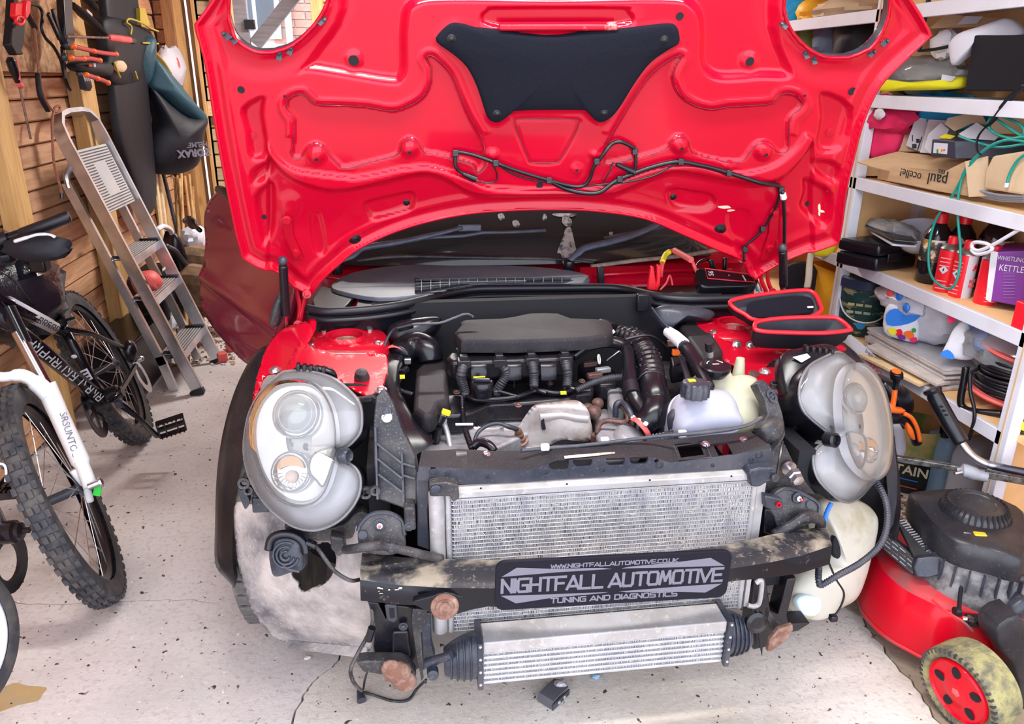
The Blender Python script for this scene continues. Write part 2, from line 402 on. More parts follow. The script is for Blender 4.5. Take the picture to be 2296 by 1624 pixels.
# ---------------------------------------------------------------- wood and concrete
def wood(name,c1,c2,c3,axis):
    m = bpy.data.materials.new(name); m.use_nodes = True; nt = m.node_tree; N = nt.nodes; L = nt.links.new
    b = N['Principled BSDF']; b.inputs['Roughness'].default_value = .62
    tc = N.new('ShaderNodeTexCoord'); oi = N.new('ShaderNodeObjectInfo')
    mp = N.new('ShaderNodeMapping'); s = [9,9,9]; s[axis] = .9; mp.inputs['Scale'].default_value = s
    ad = N.new('ShaderNodeVectorMath'); ad.operation = 'MULTIPLY_ADD'; ad.inputs[1].default_value = (13,17,11)
    L(oi.outputs['Random'],ad.inputs[0]); L(tc.outputs['Object'],ad.inputs[2]); L(ad.outputs[0],mp.inputs[0])
    n = N.new('ShaderNodeTexNoise'); n.inputs['Scale'].default_value = 7; n.inputs['Detail'].default_value = 6; n.inputs['Distortion'].default_value = .6; L(mp.outputs[0],n.inputs[0])
    r = N.new('ShaderNodeValToRGB'); e = r.color_ramp.elements
    e[0].position = .32; e[0].color = (*c2,1); e[1].position = .62; e[1].color = (*c1,1); L(n.outputs[0],r.inputs[0])
    mk = N.new('ShaderNodeMapping'); s = [6,6,6]; s[axis] = 2.2; mk.inputs['Scale'].default_value = s; L(ad.outputs[0],mk.inputs[0])
    vo = N.new('ShaderNodeTexVoronoi'); vo.inputs['Scale'].default_value = 1.0; L(mk.outputs[0],vo.inputs[0])
    kr = N.new('ShaderNodeMapRange'); kr.inputs[1].default_value = .04; kr.inputs[2].default_value = .13; kr.inputs[3].default_value = 1; kr.inputs[4].default_value = 0; L(vo.outputs[0],kr.inputs[0])
    x = N.new('ShaderNodeMix'); x.data_type = 'RGBA'; L(kr.outputs[0],x.inputs[0]); L(r.outputs[0],x.inputs[6]); x.inputs[7].default_value = (*c3,1)
    hs = N.new('ShaderNodeHueSaturation'); vr = N.new('ShaderNodeMapRange'); vr.inputs[3].default_value = .78; vr.inputs[4].default_value = 1.2
    L(oi.outputs['Random'],vr.inputs[0]); L(vr.outputs[0],hs.inputs['Value']); L(x.outputs[2],hs.inputs['Color']); L(hs.outputs[0],b.inputs['Base Color'])
    bp = N.new('ShaderNodeBump'); bp.inputs['Strength'].default_value = .2; bp.inputs['Distance'].default_value = .004; L(n.outputs[0],bp.inputs['Height']); L(bp.outputs[0],b.inputs['Normal'])
    return m
M['planky'] = wood('pine_plank',(.66,.37,.21),(.50,.25,.13),(.14,.06,.03),1)
M['plankx'] = wood('pine_board',(.74,.55,.33),(.62,.42,.22),(.25,.12,.05),0)
M['stud'] = wood('pine_stud',(.66,.42,.17),(.52,.30,.11),(.22,.10,.04),2)
M['studd'] = wood('stained_stud',(.34,.18,.075),(.24,.115,.045),(.10,.05,.02),2)
M['grey_gate'] = wood('weathered_board',(.28,.28,.31),(.20,.20,.23),(.1,.1,.1),0)
M['osb'] = pm('osb',(.55,.33,.18),.8,c2=(.34,.17,.08),scale=34,lo=.4,hi=.6,dust=(.68,.48,.28),damt=.4,dscale=50)
def concrete(name,base,dark,spots):
    m = bpy.data.materials.new(name); m.use_nodes = True; nt = m.node_tree; N = nt.nodes; L = nt.links.new
    b = N['Principled BSDF']; b.inputs['Roughness'].default_value = .88; b.inputs['Specular IOR Level'].default_value = .25
    g = N.new('ShaderNodeNewGeometry'); P = g.outputs['Position']
    def noi(sc,d=6,ro=.6,off=0):
        mp = N.new('ShaderNodeMapping'); mp.inputs['Location'].default_value = (off,off*.7,0); L(P,mp.inputs[0])
        n = N.new('ShaderNodeTexNoise'); n.inputs['Scale'].default_value = sc; n.inputs['Detail'].default_value = d; n.inputs['Roughness'].default_value = ro; L(mp.outputs[0],n.inputs[0]); return n.outputs[0]
    def rg(s,a,z):
        r = N.new('ShaderNodeMapRange'); r.inputs[1].default_value = a; r.inputs[2].default_value = z; L(s,r.inputs[0]); return r.outputs[0]
    def mix(f,a,c):
        x = N.new('ShaderNodeMix'); x.data_type = 'RGBA'; L(f,x.inputs[0])
        L(a,x.inputs[6]) if not isinstance(a,tuple) else setattr(x.inputs[6],'default_value',(*a,1))
        x.inputs[7].default_value = (*c,1); return x.outputs[2]
    c = mix(rg(noi(2.3),.42,.66),base,dark)
    c = mix(rg(noi(60,4),.52,.72),c,tuple(.72*q for q in base))
    c = mix(rg(noi(6,8,.7,3.1),.60,.70),c,(.60,.57,.56))
    c = mix(rg(noi(38,3,.5,9.3),.665,.70),c,(.075,.05,.04))
    c = mix(rg(noi(55,3,.5,17.3),.68,.71),c,(.74,.72,.70))
    c = mix(rg(noi(19,5,.7,5.3),.68,.74),c,spots)
    L(c,b.inputs['Base Color'])
    bp = N.new('ShaderNodeBump'); bp.inputs['Strength'].default_value = .5; bp.inputs['Distance'].default_value = .006; L(noi(70,8,.7),bp.inputs['Height']); L(bp.outputs[0],b.inputs['Normal'])
    return m
M['conc'] = concrete('concrete',(.69,.625,.61),(.57,.515,.50),(.26,.16,.12))
M['concr'] = concrete('oily_concrete',(.70,.64,.585),(.58,.51,.44),(.14,.09,.06))
M['concd'] = concrete('mossy_concrete',(.35,.28,.215),(.27,.20,.14),(.24,.22,.10))
M['plaster'] = pm('painted_blockwork',(.55,.52,.48),.9,c2=(.46,.43,.40),scale=3)
M['earth'] = pm('joint_dirt',(.05,.042,.036),.95)
# ---------------------------------------------------------------- floor: slabs parted by open cracks
fl = MB(); fl.bx(-6,6,-5,12,-.12,-.018); floor = fl.build('floor',M['earth'],smooth=0,kind='structure')
def jag(a,b,n,amp,seed):
    out = []
    for i in range(n+1):
        p = V(a).lerp(V(b),i/n)
        if 0 < i < n: p += V((NZ.noise(V((i*.61,seed,0))),NZ.noise(V((seed,i*.53,4))),0))*amp
        out.append(p)
    return out
c1 = [at(x,y,Z=0) for x,y in ((0,1350),(110,1356),(300,1348),(420,1345),(480,1353),(530,1341))]
c1 = [V((-6,1.93,0))] + [q for i in range(5) for q in jag(c1[i],c1[i+1],5,.016,i)[:-1]] + jag(c1[5],(6,1.9,0),40,.02,9)
jn = min(range(len(c1)),key=lambda i: abs(c1[i].x+.16))
c2 = [c1[jn]] + [at(x,y,Z=0) for x,y in ((760,1480),(738,1500),(716,1515),(690,1545),(678,1562),(655,1624))]
c2 = [q for i in range(6) for q in jag(c2[i],c2[i+1],4,.012,20+i)[:-1]] + jag(c2[6],(-.5,-5,0),30,.03,31)
c3 = [c1[min(range(len(c1)),key=lambda i: abs(c1[i].x-1.1))]] + [at(x,y,Z=0) for x,y in ((1935,1385),(1985,1465),(2050,1540),(2110,1624))]
c3 = [q for i in range(4) for q in jag(c3[i],c3[i+1],5,.02,40+i)[:-1]] + jag(c3[4],(1.15,-5,0),20,.04,51)
def slab(pts,mt,gap=.0012):
    pts = [V(p) for p in pts]; b = MB(); b.prism([p for p in pts],(0,0,-.02))
    o = b.build('concrete_slab',mt,floor,smooth=0)
    return o
def shift(pts,d): return [p+V(d) for p in pts]
i3 = min(range(len(c1)),key=lambda i: (c1[i]-c3[0]).length)
slab(shift(c1,(0,.0022,0)) + [V((6,12,0)),V((-6,12,0))],M['conc'])
slab(shift(c1[:jn+1],(0,-.0022,0)) + shift(c2[1:],(-.0028,0,0)) + [V((-6,-5,0))],M['conc'])
slab(shift(c1[jn:i3+1],(0,-.0022,0)) + shift(c3[1:],(-.0025,0,0)) + shift(c2[:0:-1],(.0028,0,0)),M['concr'])
slab(shift(c1[i3:],(0,-.0022,0)) + [V((6,-5,0))] + shift(c3[:0:-1],(.0025,0,0)),M['concd'])
b = MB(); b.prism([at(x,y,Z=.0006) for x,y in s2([(-20,1560),(30,1532),(60,1538),(104,1542),(96,1556),(84,1572),(40,1582),(-20,1600)],3)],(0,0,-.0005)); b.build('mustard_stain',pm('mustard_stain',(.46,.31,.14),.8,c2=(.40,.30,.18),scale=20),floor,smooth=0)
rnd = random.Random(3); db = MB()
for i in range(520):
    x,y = rnd.uniform(-1.2,1.6),rnd.uniform(.9,2.2) if i < 380 else rnd.uniform(2.2,4.6)
    if i >= 380: x = rnd.uniform(-1.3,-.6)
    s = rnd.choice((.0014,.002,.003,.0042)); a = rnd.uniform(0,6); k = len(db.v)
    db.c = rnd.choice((0,0,1,2))
    db.box((x,y,s*.3),(s*rnd.uniform(.7,2),s,s*.6),Matrix.Rotation(a,3,'Z'))
db.build('floor_grit',[pm('dark_chip',(.06,.04,.03),.9),pm('pale_chip',(.72,.68,.64),.9),pm('brown_chip',(.28,.17,.11),.9)],smooth=0,kind='stuff',parent=floor)['label'] = 'scattered dark and pale chips and crumbs on the concrete'
# ---------------------------------------------------------------- left wall: planks, studs, osb board
XL,YB = -1.5,5.5
b = MB(); b.bx(XL-.09,XL-.06,.3,YB+.1,0,2.5); wl = b.build('wall_left',M['studd'],smooth=0,kind='structure')
z,i = .02,0
while z < 2.45:
    h = .088
    b = MB(); b.prism([(XL-.06,.3,z),(XL-.006,.3,z),(XL,.3,z+.006),(XL-.008,.3,z+h-.010),(XL-.022,.3,z+h-.004),(XL-.06,.3,z+h-.004)],(0,YB-.32,0))
    b.build('plank',M['planky'],wl,smooth=0); z += h; i += 1
def studl(y0,y1,x=.062,mt='stud',z1=2.45):
    b = MB(); b.bx(XL,XL+x,y0,y1,0,z1); b.build('stud',M[mt],wl,smooth=0,bevel=.003)
for y0,y1 in ((3.12,3.24),(3.95,4.13),(4.95,5.03)): studl(y0,y1)
for y0,y1 in ((.5,.62),(1.4,1.5),(2.25,2.35)): studl(y0,y1)
b = MB(); q = [at(-60,158,X=XL+.02),at(130,163,X=XL+.02),at(175,160,X=XL+.02),at(176,60,X=XL+.02),at(166,36,X=XL+.02),at(150,-120,X=XL+.02),at(-60,-120,X=XL+.02)]
b.prism(q,(.012,0,0)); b.build('osb_board',M['osb'],wl,smooth=0)
# ---------------------------------------------------------------- back wall with doorway and bright gap
b = MB(); b.bx(-.42,2.15,YB+.07,YB+.1,0,2.5); b.bx(-1.6,-.42,YB+.07,YB+.1,2.05,2.5)
b.bx(-1.6,-1.365,YB+.07,YB+.1,0,2.05); b.bx(-1.31,-1.04,YB+.07,YB+.1,0,2.05); b.bx(-.52,-.42,YB+.07,YB+.1,0,2.05)
wb = b.build('wall_back',M['studd'],smooth=0,kind='structure')
def bp(x0,x1,z0,z1,mt):
    z = z0
    while z < z1-.02:
        b = MB(); t = min(z+.085,z1)
        b.prism([(x0,YB+.07,z),(x0,YB+.012,z),(x0,YB+.004,z+.006),(x0,YB+.012,t-.008),(x0,YB+.03,t-.003),(x0,YB+.07,t-.003)],(x1-x0,0,0)); b.build('plank',M[mt],wb,smooth=0); z = t
bp(-1.238,-1.155,0,2.05,'plankx'); bp(-.52,2.1,0,2.4,'planky'); bp(-1.5,-1.44,0,2.4,'planky')  # the narrow strip gets paler wood in place of light falling on it
for x0,x1,d,mt in ((-1.44,-1.375,.05,'studd'),(-1.375,-1.322,.03,'stud'),(-1.285,-1.238,.05,'studd'),(-1.255,-1.238,.08,'stud'),(-1.155,-1.10,.02,'studd'),(-1.10,-1.03,.045,'stud'),(-.535,-.46,.06,'stud')):
    b = MB(); b.bx(x0,x1,YB-d,YB+.06,0,2.4); b.build('stud',M[mt],wb,smooth=0,bevel=.002)
b = MB(); q = at(488,244,Y=YB-.03); b.bx(q.x-.062,q.x+.075,YB-.045,YB,q.z-.045,q.z+.045); b.build('noggin',M['plankx'],wb,smooth=0,bevel=.002)
b = MB(); b.bx(-1.05,-.5,YB-.03,YB+.06,2.05,2.15); b.build('lintel',M['stud'],wb,smooth=0)
# ---------------------------------------------------------------- right wall, ceiling, front wall over the open doorway
b = MB(); b.bx(2.1,2.2,.3,YB+.1,0,2.5); b.build('wall_right',M['plaster'],smooth=0,kind='structure')
b = MB(); b.bx(-1.6,2.2,.3,YB+.1,2.45,2.53); ce = b.build('ceiling',pm('dark_roof_board',(.20,.15,.11),.9),smooth=0,kind='structure')
for y in (1.1,1.9,2.7,3.5,4.3,5.1):
    b = MB(); b.bx(-1.5,2.1,y-.025,y+.025,2.32,2.45); b.build('joist',M['stud'],ce,smooth=0)
for ly in (1.25,4.6):  # fittings invented to hold the added fill lights
    t = thing('added_fill_batten','added fill light, unseen under the ceiling, %s' % ('nearer the open doorway' if ly < 3 else 'nearer the rear wall'),'lamp',(.35,ly,2.3),'added fill lights')
    b = MB(); b.bx(-.42,1.12,ly-.04,ly+.04,2.33,2.4); b.build('added_batten_body',M['white'],t,bevel=.004)
    b = MB(); b.tube([(-.4,ly,2.315),(1.1,ly,2.315)],.013,10); b.build('tube',M['paper'],t)
# ---------------------------------------------------------------- outside the rear doorway
b = MB(); b.bx(-4,2,9.0,9.2,0,5); ho = b.build('house_wall',pm('pale_render',(.62,.55,.50),.9,c2=(.55,.46,.41),scale=4),smooth=0)
tag(ho,'pale neighbouring house wall seen outside the rear doorway','house')
bm = MB(); bm.bx(0,.215,-.012,.012,0,.065); brick0 = bm.build('brick',pm('brick',(.48,.25,.19),.9,c2=(.56,.36,.28),scale=8),ho,smooth=0)
bi = 0; q0 = at(640,95,Y=8.99); q1 = at(735,30,Y=8.99)
for r in range(14):
    for k in range(6):
        o = brick0 if bi == 0 else brick0.copy()
        if bi: COL.objects.link(o); o.parent = ho
        o.location = V((q0.x + k*.228 + (r % 2)*.114,8.992,q0.z-.62 + r*.077)) - WL[ho.name]; bi += 1
q = at(568,20,Y=8.9); b = MB(); b.bx(q.x-.25,q.x+.25,8.95,9.0,q.z-.28,q.z+.6); w = b.build('window',M['paper'],ho,smooth=0)
b = MB(); b.bx(q.x-.20,q.x-.02,8.94,8.955,q.z-.2,q.z+.5); b.build('pane',M['glass'],w); b = MB(); b.bx(q.x+.02,q.x+.2,8.94,8.955,q.z-.2,q.z+.5); b.build('pane',M['glass'],w)
q = at(645,40,Y=8.9); b = MB(); b.tube([(q.x,8.93,0),(q.x,8.93,4)],.035,10); b.build('drain_pipe',M['paper'],ho)
gt = thing('garden_gate','weathered grey gate frame with a diagonal brace beyond the rear doorway','gate',(-.8,5.85,0))
def gbar(a,c,w,n):
    b = MB(); b.bar(at(*a,Y=5.85),at(*c,Y=5.85),w,.045,(0,1,0)); b.build(n,M['grey_gate'],gt,smooth=0,bevel=.003)
gbar((572,100),(668,-20),.085,'brace')
a = at(538,30,Y=5.85); b = MB(); b.bx(a.x-.07,a.x+.05,5.82,5.88,0,2.2); b.build('gate_post',M['grey_gate'],gt,smooth=0,bevel=.004)
b = MB(); b.bx(a.x,a.x+.7,5.83,5.87,1.42,1.50); b.build('rail',M['grey_gate'],gt,smooth=0,bevel=.003)
b = MB(); b.bx(a.x,a.x+.7,5.83,5.87,.15,.25); b.build('rail',M['grey_gate'],gt,smooth=0,bevel=.003)
q = at(560,55,Y=5.8); b = MB(); b.box(q,(.07,.04,.06)); b.build('latch',M['black'],gt,bevel=.004)
# ---------------------------------------------------------------- the car, one thing; its parts follow
CX = .39
car = thing('car','red hatchback with its bonnet up and front bumper taken off','car',(CX,3.0,0))
OUT = s2([(448,42),(452,62),(470,130),(490,260),(505,350),(522,440),(536,510)],4,False) + \
      s2([(549,561),(580,582),(627,603),(660,634)],3,False) + \
      s2([(697,655),(725,618),(763,584),(800,555),(870,522),(950,497),(1050,478),(1150,471),(1240,469),(1340,473),(1446,489),(1533,524),(1603,555),(1662,580),(1678,612)],4,False) + \
      s2([(1694,622),(1708,608),(1722,600),(1760,578),(1820,552)],3,False) + \
      s2([(1869,534),(1877,492),(1885,420),(1900,351),(1923,260),(1957,183),(2007,126),(2052,80)],4,False) + \
      s2([(2066,66),(2030,0),(1985,-60),(1900,-150),(1800,-225),(1600,-290),(1250,-322),(900,-292),(700,-230),(600,-170),(530,-82),(480,-2),(456,30)],4,False)
HL = s2([(517,10),(519,40),(532,76),(556,98),(586,110),(625,107),(660,93),(693,66),(718,35),(735,0),(742,-40),(735,-90),(710,-130),(660,-155),(600,-150),(550,-120),(525,-60)],4)
HR = s2([(1754,0),(1757,35),(1770,65),(1795,95),(1830,118),(1865,124),(1905,119),(1940,100),(1965,70),(1980,30),(1983,-10),(1975,-60),(1950,-105),(1900,-130),(1850,-132),(1800,-105),(1765,-55)],4)
PL = s2([(645,218),(661,207),(680,205),(693,215),(709,229),(760,232),(824,237),(879,247),(914,237),(946,218),(962,189),(965,154),(954,131),(965,123),(984,135),(1013,167),(1037,224),(1056,266),(1082,314),(1088,349),(1088,371),(1069,387),(1058,368),(984,346),(952,340),(940,323),(927,311),(914,309),(901,320),(892,343),(856,355),(776,372),(760,365),(741,346),(725,323),(706,317),(690,327),(677,346),(664,347),(655,340),(659,307),(661,282),(658,256),(645,237)],3)
PR = s2([(1527,128),(1517,126),(1485,144),(1453,173),(1421,218),(1389,272),(1360,320),(1355,339),(1355,362),(1363,368),(1424,355),(1479,339),(1498,327),(1503,317),(1522,303),(1541,313),(1551,340),(1594,355),(1644,361),(1667,355),(1686,328),(1705,315),(1724,321),(1739,336),(1755,338),(1766,324),(1764,290),(1768,260),(1789,240),(1795,225),(1781,210),(1762,206),(1747,210),(1732,227),(1694,233),(1633,237),(1594,244),(1556,235),(1526,214),(1510,179),(1514,153)],3)
PT = s2([(1155,275),(1168,267),(1230,267),(1290,269),(1298,279),(1280,320),(1258,355),(1245,365),(1194,365),(1184,355),(1168,315)],3)
PADP = s2([(978,90),(986,70),(1011,50),(1037,51),(1066,59),(1114,64),(1184,74),(1248,77),(1328,67),(1392,62),(1456,54),(1498,50),(1514,56),(1520,74),(1519,93),(1501,104),(1459,134),(1424,179),(1392,231),(1370,259),(1347,271),(1331,264),(1315,248),(1296,243),(1152,245),(1133,259),(1114,271),(1098,266),(1088,250),(1069,192),(1046,147),(1014,117)],3)
SLOTL = s2([(813,458),(831,447),(875,437),(920,429),(935,439),(933,461),(917,480),(850,496),(827,490)],3)
SLOTR = s2([(1495,431),(1518,422),(1556,427),(1594,433),(1610,447),(1606,466),(1579,481),(1526,477),(1503,466)],3)
DISH = s2([(655,168),(690,160),(760,172),(880,193),(908,180),(918,150),(919,60),(935,18),(1010,8),(1250,12),(1490,8),(1545,20),(1562,60),(1563,140),(1582,172),(1620,186),(1700,180),(1780,168),(1745,60),(1745,-140),(1600,-240),(1250,-270),(900,-240),(760,-140),(757,20),(700,110)],4)
DEEP = s2([(1075,38),(1090,20),(1110,14),(1395,14),(1415,24),(1425,45),(1400,60),(1248,78),(1100,62)],3)
SIDE = [s2(p,3) for p in ([(543,232),(598,205),(596,250),(606,338),(564,352),(552,290)],[(566,372),(612,350),(616,385),(570,410)],[(570,430),(616,400),(622,470),(616,520),(592,545),(578,500)],
        [(1832,198),(1906,232),(1884,328),(1824,333),(1830,260)],[(1822,350),(1878,360),(1868,410),(1816,380)],[(1800,395),(1862,425),(1850,510),(1790,470),(1796,430)])]
LOWP = [s2(p,3) for p in ([(690,480),(715,472),(727,500),(735,560),(720,575),(700,560)],[(1628,478),(1680,470),(1690,520),(1668,570),(1640,545)])]
RU = s2([(600,300),(625,340),(660,366),(700,376),(770,386),(800,388),(850,380),(895,371),(960,367),(1010,380),(1058,398),(1100,415),(1200,421),(1330,420),(1390,400),(1470,371),(1560,364),(1640,382),(1720,366),(1770,330),(1800,290)],4,False)
RL = s2([(600,330),(640,380),(700,409),(760,420),(850,405),(935,387),(990,395),(1055,430),(1120,438),(1240,436),(1360,436),(1420,416),(1500,384),(1570,389),(1660,405),(1740,397),(1795,345),(1820,300)],4,False)
BEAD = RU + RL[::-1]
BOSS = [(710,340,22,.011),(918,330,20,.011),(1522,323,20,.011),(1708,334,22,.011),(1105,346,13,.007),(1333,346,10,.006),(1628,370,14,.006),(1293,380,14,.004),(645,486,14,.004),(1757,470,12,.003),(650,455,30,.006),(1742,437,24,.005),(793,136,24,.006),(1683,140,24,.006)]
BO = V((CX,1.98,1.03)); BN = V((0,-.52,-.2)).normalized()
STEP = 4
gx = np.arange(436,2080,STEP); gy = np.arange(-336,668,STEP)
PX = np.stack(np.meshgrid(gx,gy),-1).astype(float)
def hood_depth(P):
    def sd(poly):     # signed distance, worked out only near the outline
        a = np.array(poly); lo,hi = a.min(0)-100,a.max(0)+100; o = np.full(P.shape[:-1],-999.0)
        r = np.where((gy >= lo[1]) & (gy <= hi[1]))[0]; c = np.where((gx >= lo[0]) & (gx <= hi[0]))[0]
        if len(r) and len(c):
            k = np.ix_(r,c); o[k] = sdist(P[k],poly)[0]
        return o
    d = np.zeros(P.shape[:-1])
    d -= .020*step(sd(DISH),26); d -= .012*step(sd(DEEP),10)
    for q in (PL,PR): d -= .009*step(sd(q),3.0)
    t = np.abs(sd(PT)); d -= .003*(1-step(t,4))
    d += .003*step(sd(PADP),20,14)
    d += .012*step(sd(BEAD),7,1)
    # the lower apron steps back below the bead
    d -= .010*step((P[...,1]-np.interp(P[...,0],[p[0] for p in RL],[p[1] for p in RL])),14)*((P[...,0] > 600) & (P[...,0] < 1820))
    for q in (SLOTL,SLOTR): d -= .013*step(sd(q),12)
    for q in SIDE: d -= .014*step(sd(q),14)
    for q in LOWP: d -= .005*step(sd(q),9)
    # raised flank running round the big pocket pressings
    for q,c in ((PL,1),(PR,1)):
        t = -sd(q); d += .0035*np.exp(-((t-12)/6.0)**2)*(P[...,1] < 300)
    for x,y,r,h in BOSS:
        t = np.sqrt(((P-(x,y))**2).sum(-1)); d += h*(1-step(t-r*.35,r*.8))
    for q in (HL,HR):
        t = -sd(q); d += .006*np.exp(-(t/14)**2) - .006*step(70-t,40)*(t > 0)
    e = sd(OUT); d += .012*(1-step(e,14)) + .004*np.exp(-((e-30)/8)**2)
    # the whole pressing is dished: flanks come forward a little
    d += .030*((P[...,0]-1258)/800)**2
    return d
DEP = hood_depth(PX)
sdo,nro = sdist(PX,OUT); s1,n1 = sdist(PX,HL); s2_,n2 = sdist(PX,HR)
sd_all = np.minimum(sdo,np.minimum(-s1,-s2_))
for s_,n_ in ((sdo,nro),(s1,n1),(s2_,n2)):
    k = np.abs(s_) < STEP*.72; PX[k] = n_[k]; sd_all[k] = np.maximum(sd_all[k],0) if False else 0
keep = sd_all >= -1e-6
def hood_pt(x,y,off=0):
    fx = min(max((x-gx[0])/STEP,0),len(gx)-1.001); fy = min(max((y-gy[0])/STEP,0),len(gy)-1.001); i,j = int(fy),int(fx); fx -= j; fy -= i
    d = float((DEP[i,j]*(1-fx)+DEP[i,j+1]*fx)*(1-fy) + (DEP[i+1,j]*(1-fx)+DEP[i+1,j+1]*fx)*fy); p = atp(x,y,BO,BN); return p + BN*(d+off)
idx = -np.ones(keep.shape,int); vs = []
ii = np.argwhere(keep)
b = MB(); bo = MB()
for n,(r,c) in enumerate(ii):
    idx[r,c] = n; p = atp(PX[r,c,0],PX[r,c,1],BO,BN)
    b.v.append(tuple(p + BN*DEP[r,c]));
    bo.v.append(tuple(p - BN*(.045 - .040*math.exp(-max(sd_all[r,c],0)/16))))
for r in range(keep.shape[0]-1):
    for c in range(keep.shape[1]-1):
        q = (idx[r,c],idx[r+1,c],idx[r+1,c+1],idx[r,c+1])
        if min(q) >= 0: b.f.append(q); b.mi.append(0)
        elif sum(i >= 0 for i in q) == 3: b.f.append(tuple(i for i in q if i >= 0)); b.mi.append(0)
bo.f = [f[::-1] for f in b.f]; bo.mi = list(b.mi)
bonnet = b.build('bonnet',M['red'],car,smooth=180,recalc=False,label='raised red bonnet seen from its pressed inner side')
bo.build('outer_skin',M['red'],bonnet,smooth=180,recalc=False)
rb = MB()
for q in (OUT,HL,HR): rb.tube([hood_pt(x,y,-.003) for x,y in q],.0042,6,closed=True)
rb.build('folded_edge',M['red'],bonnet,smooth=180)
for q in (PL,PR,PT):
    rb = MB(); rb.tube([hood_pt(x,y,.0008) for x,y in q],.0013,5,closed=True); rb.build('panel_gap_line',M['maroon'],bonnet,smooth=180)  # dark tube draws the shaded gap between inner frame and skin
# chrome-grey rims round the headlamp openings, with spring clips
for q in (HL,HR):
    rb = MB(); rb.loft([[hood_pt(x,y,.001) for x,y in q],[hood_pt(x,y,-.03) for x,y in q]],False,False); rb.build('lamp_opening_rim',M['bar'],bonnet,smooth=180)
for x,y,a in ((528,78,-.6),(628,118,.15),(652,106,.3),(722,42,.8),(1753,52,-.8),(1802,118,-.4),(1820,130,-.2),(1944,112,.7),(1972,88,.8),(512,70,-.7)):
    p = hood_pt(x,y,.004); X_ = RT*cos(a)-UP*sin(a); b = MB()
    Mx = Matrix((X_,UP*cos(a)+RT*sin(a),BN)).transposed()
    b.box(p,(.012,.018,.003),Mx); b.box(p + Mx @ V((0,.009,.003)),(.006,.006,.009),Mx)
    b.build('spring_clip',M['bar'],bonnet,bevel=.0008)
# insulation pad, its quilting edge and four clips
b = MB(); n = len(PADP); cxp,cyp = 1250,150; rings = []
for f,o in ((1,.001),(1,.010),(.985,.015),(.95,.017),(.8,.019),(.55,.021),(.3,.022),(.08,.022)):
    rings.append([hood_pt(1250+(x-1250)*f if f > .9 else 1250+(x-1250)*f,150+(y-150)*f,0)*0 + (atp(1250+(x-1250)*f,150+(y-150)*f,BO,BN) + BN*(o - .003 + .03*((x-1250)*f/800)**2)) for x,y in PADP])
b.loft(rings); pad = b.build('insulation_pad',M['pad'],bonnet,smooth=60)
for x,y in ((1011,80),(1484,83),(1113,248),(1351,247)):
    b = MB(); p = atp(x,y,BO,BN) + BN*(.012 + .03*((x-1250)/800)**2); b.lathe(p,BN,[(.010,0),(.0095,.003),(.006,.004),(.0055,.007),(.002,.009)],16); b.build('pad_clip',M['dusty'],bonnet)
# latch bracket above the pad
b = MB(); b.loft([[atp(x,y,BO,BN) + BN*o for x,y,o in ((1118,48,.0),(1118,50,.016),(1118,62,.018),(1118,72,.0))],[atp(x,y,BO,BN) + BN*o for x,y,o in ((1383,47,.0),(1383,50,.016),(1383,61,.018),(1383,71,.0))]])
b.build('latch_bracket',M['redd'],bonnet,bevel=.003)
# near-black discs painting the shade inside holes, and grommets
def plug(x,y,rpx,mt,name,dome=.002,off=.0):
    p = hood_pt(x,y,off); r = rpx*(p-CAM).dot(FW)/F
    b = MB(); b.lathe(p,BN,[(r,-.002),(r,.0012),(r*.86,.0022),(r*.6,.0012+dome*.3),(r*.32,.0012+dome),(.001,.0012+dome)],18); b.build(name,mt,bonnet)
for x,y,r in ((912,462,8),(1514,450,8),(795,535,14),(1615,516,14)): plug(x,y,r,M['black'],'rubber_buffer',.004)
for x,y,r in ((544,191,8),(593,483,6),(793,137,12),(1683,140,10),(640,207,3),(1798,208,3),(1902,197,9),(1815,460,7),(1210,415,8),(1293,380,3),(1523,35,9),(711,347,4),(918,335,4),(1525,328,4),(1711,339,4)):
    p = hood_pt(x,y,0); rr = r*(p-CAM).dot(FW)/F
    b = MB(); b.lathe(p,BN,[(rr,.0012),(rr*.9,.0016),(rr*.82,-.0002),(.0005,-.0006)],16); b.build('hole_shade_disc',M['dark'],bonnet)
for x,y,r in ((568,301,9),(1860,295,11)):
    p = hood_pt(x,y,0); rr = r*(p-CAM).dot(FW)/F; b = MB(); b.lathe(p,BN,[(rr,.001),(rr*.92,-.001),(rr*.8,.0016),(.0005,.002)],18); b.build('blanking_plug',M['redd'],bonnet)
# washer pipes and wiring clipped to the inner side
def hose(name,pts,r,mt,parent,off=.010,n=8,k=6,lab=None):
    b = MB(); b.tube(sm([hood_pt(x,y,off) for x,y in pts],k),r,n); return b.build(name,mt,parent,smooth=180,label=lab)
hose('washer_hose',[(1021,337),(1060,345),(1112,360),(1160,378),(1230,399),(1280,412),(1305,411),(1320,395),(1328,370),(1338,357),(1352,338),(1370,322),(1385,316),(1400,319),(1422,331)],.0046,M['black'],bonnet,.013)
hose('washer_hose',[(1232,401),(1262,416),(1300,424),(1340,422),(1375,402),(1410,386),(1450,371),(1490,360),(1520,356),(1560,362),(1600,371),(1650,384),(1700,397),(1735,408),(1747,418)],.0056,M['black'],bonnet,.013)
hose('washer_hose',[(1747,418),(1751,470),(1752,530),(1752,570)],.0052,M['black'],bonnet,.02)
hose('washer_hose',[(1021,340),(1020,365),(1028,378),(1045,387),(1062,393)],.0042,M['black'],bonnet)
hose('washer_hose',[(1422,333),(1424,355),(1421,378)],.0042,M['black'],bonnet)
hose('wiring_lead',[(1104,365),(1112,382),(1113,396),(1104,404),(1080,404),(1064,400)],.0018,M['black'],bonnet)
hose('wiring_lead',[(1375,362),(1366,378),(1356,395),(1348,410)],.0018,M['black'],bonnet)
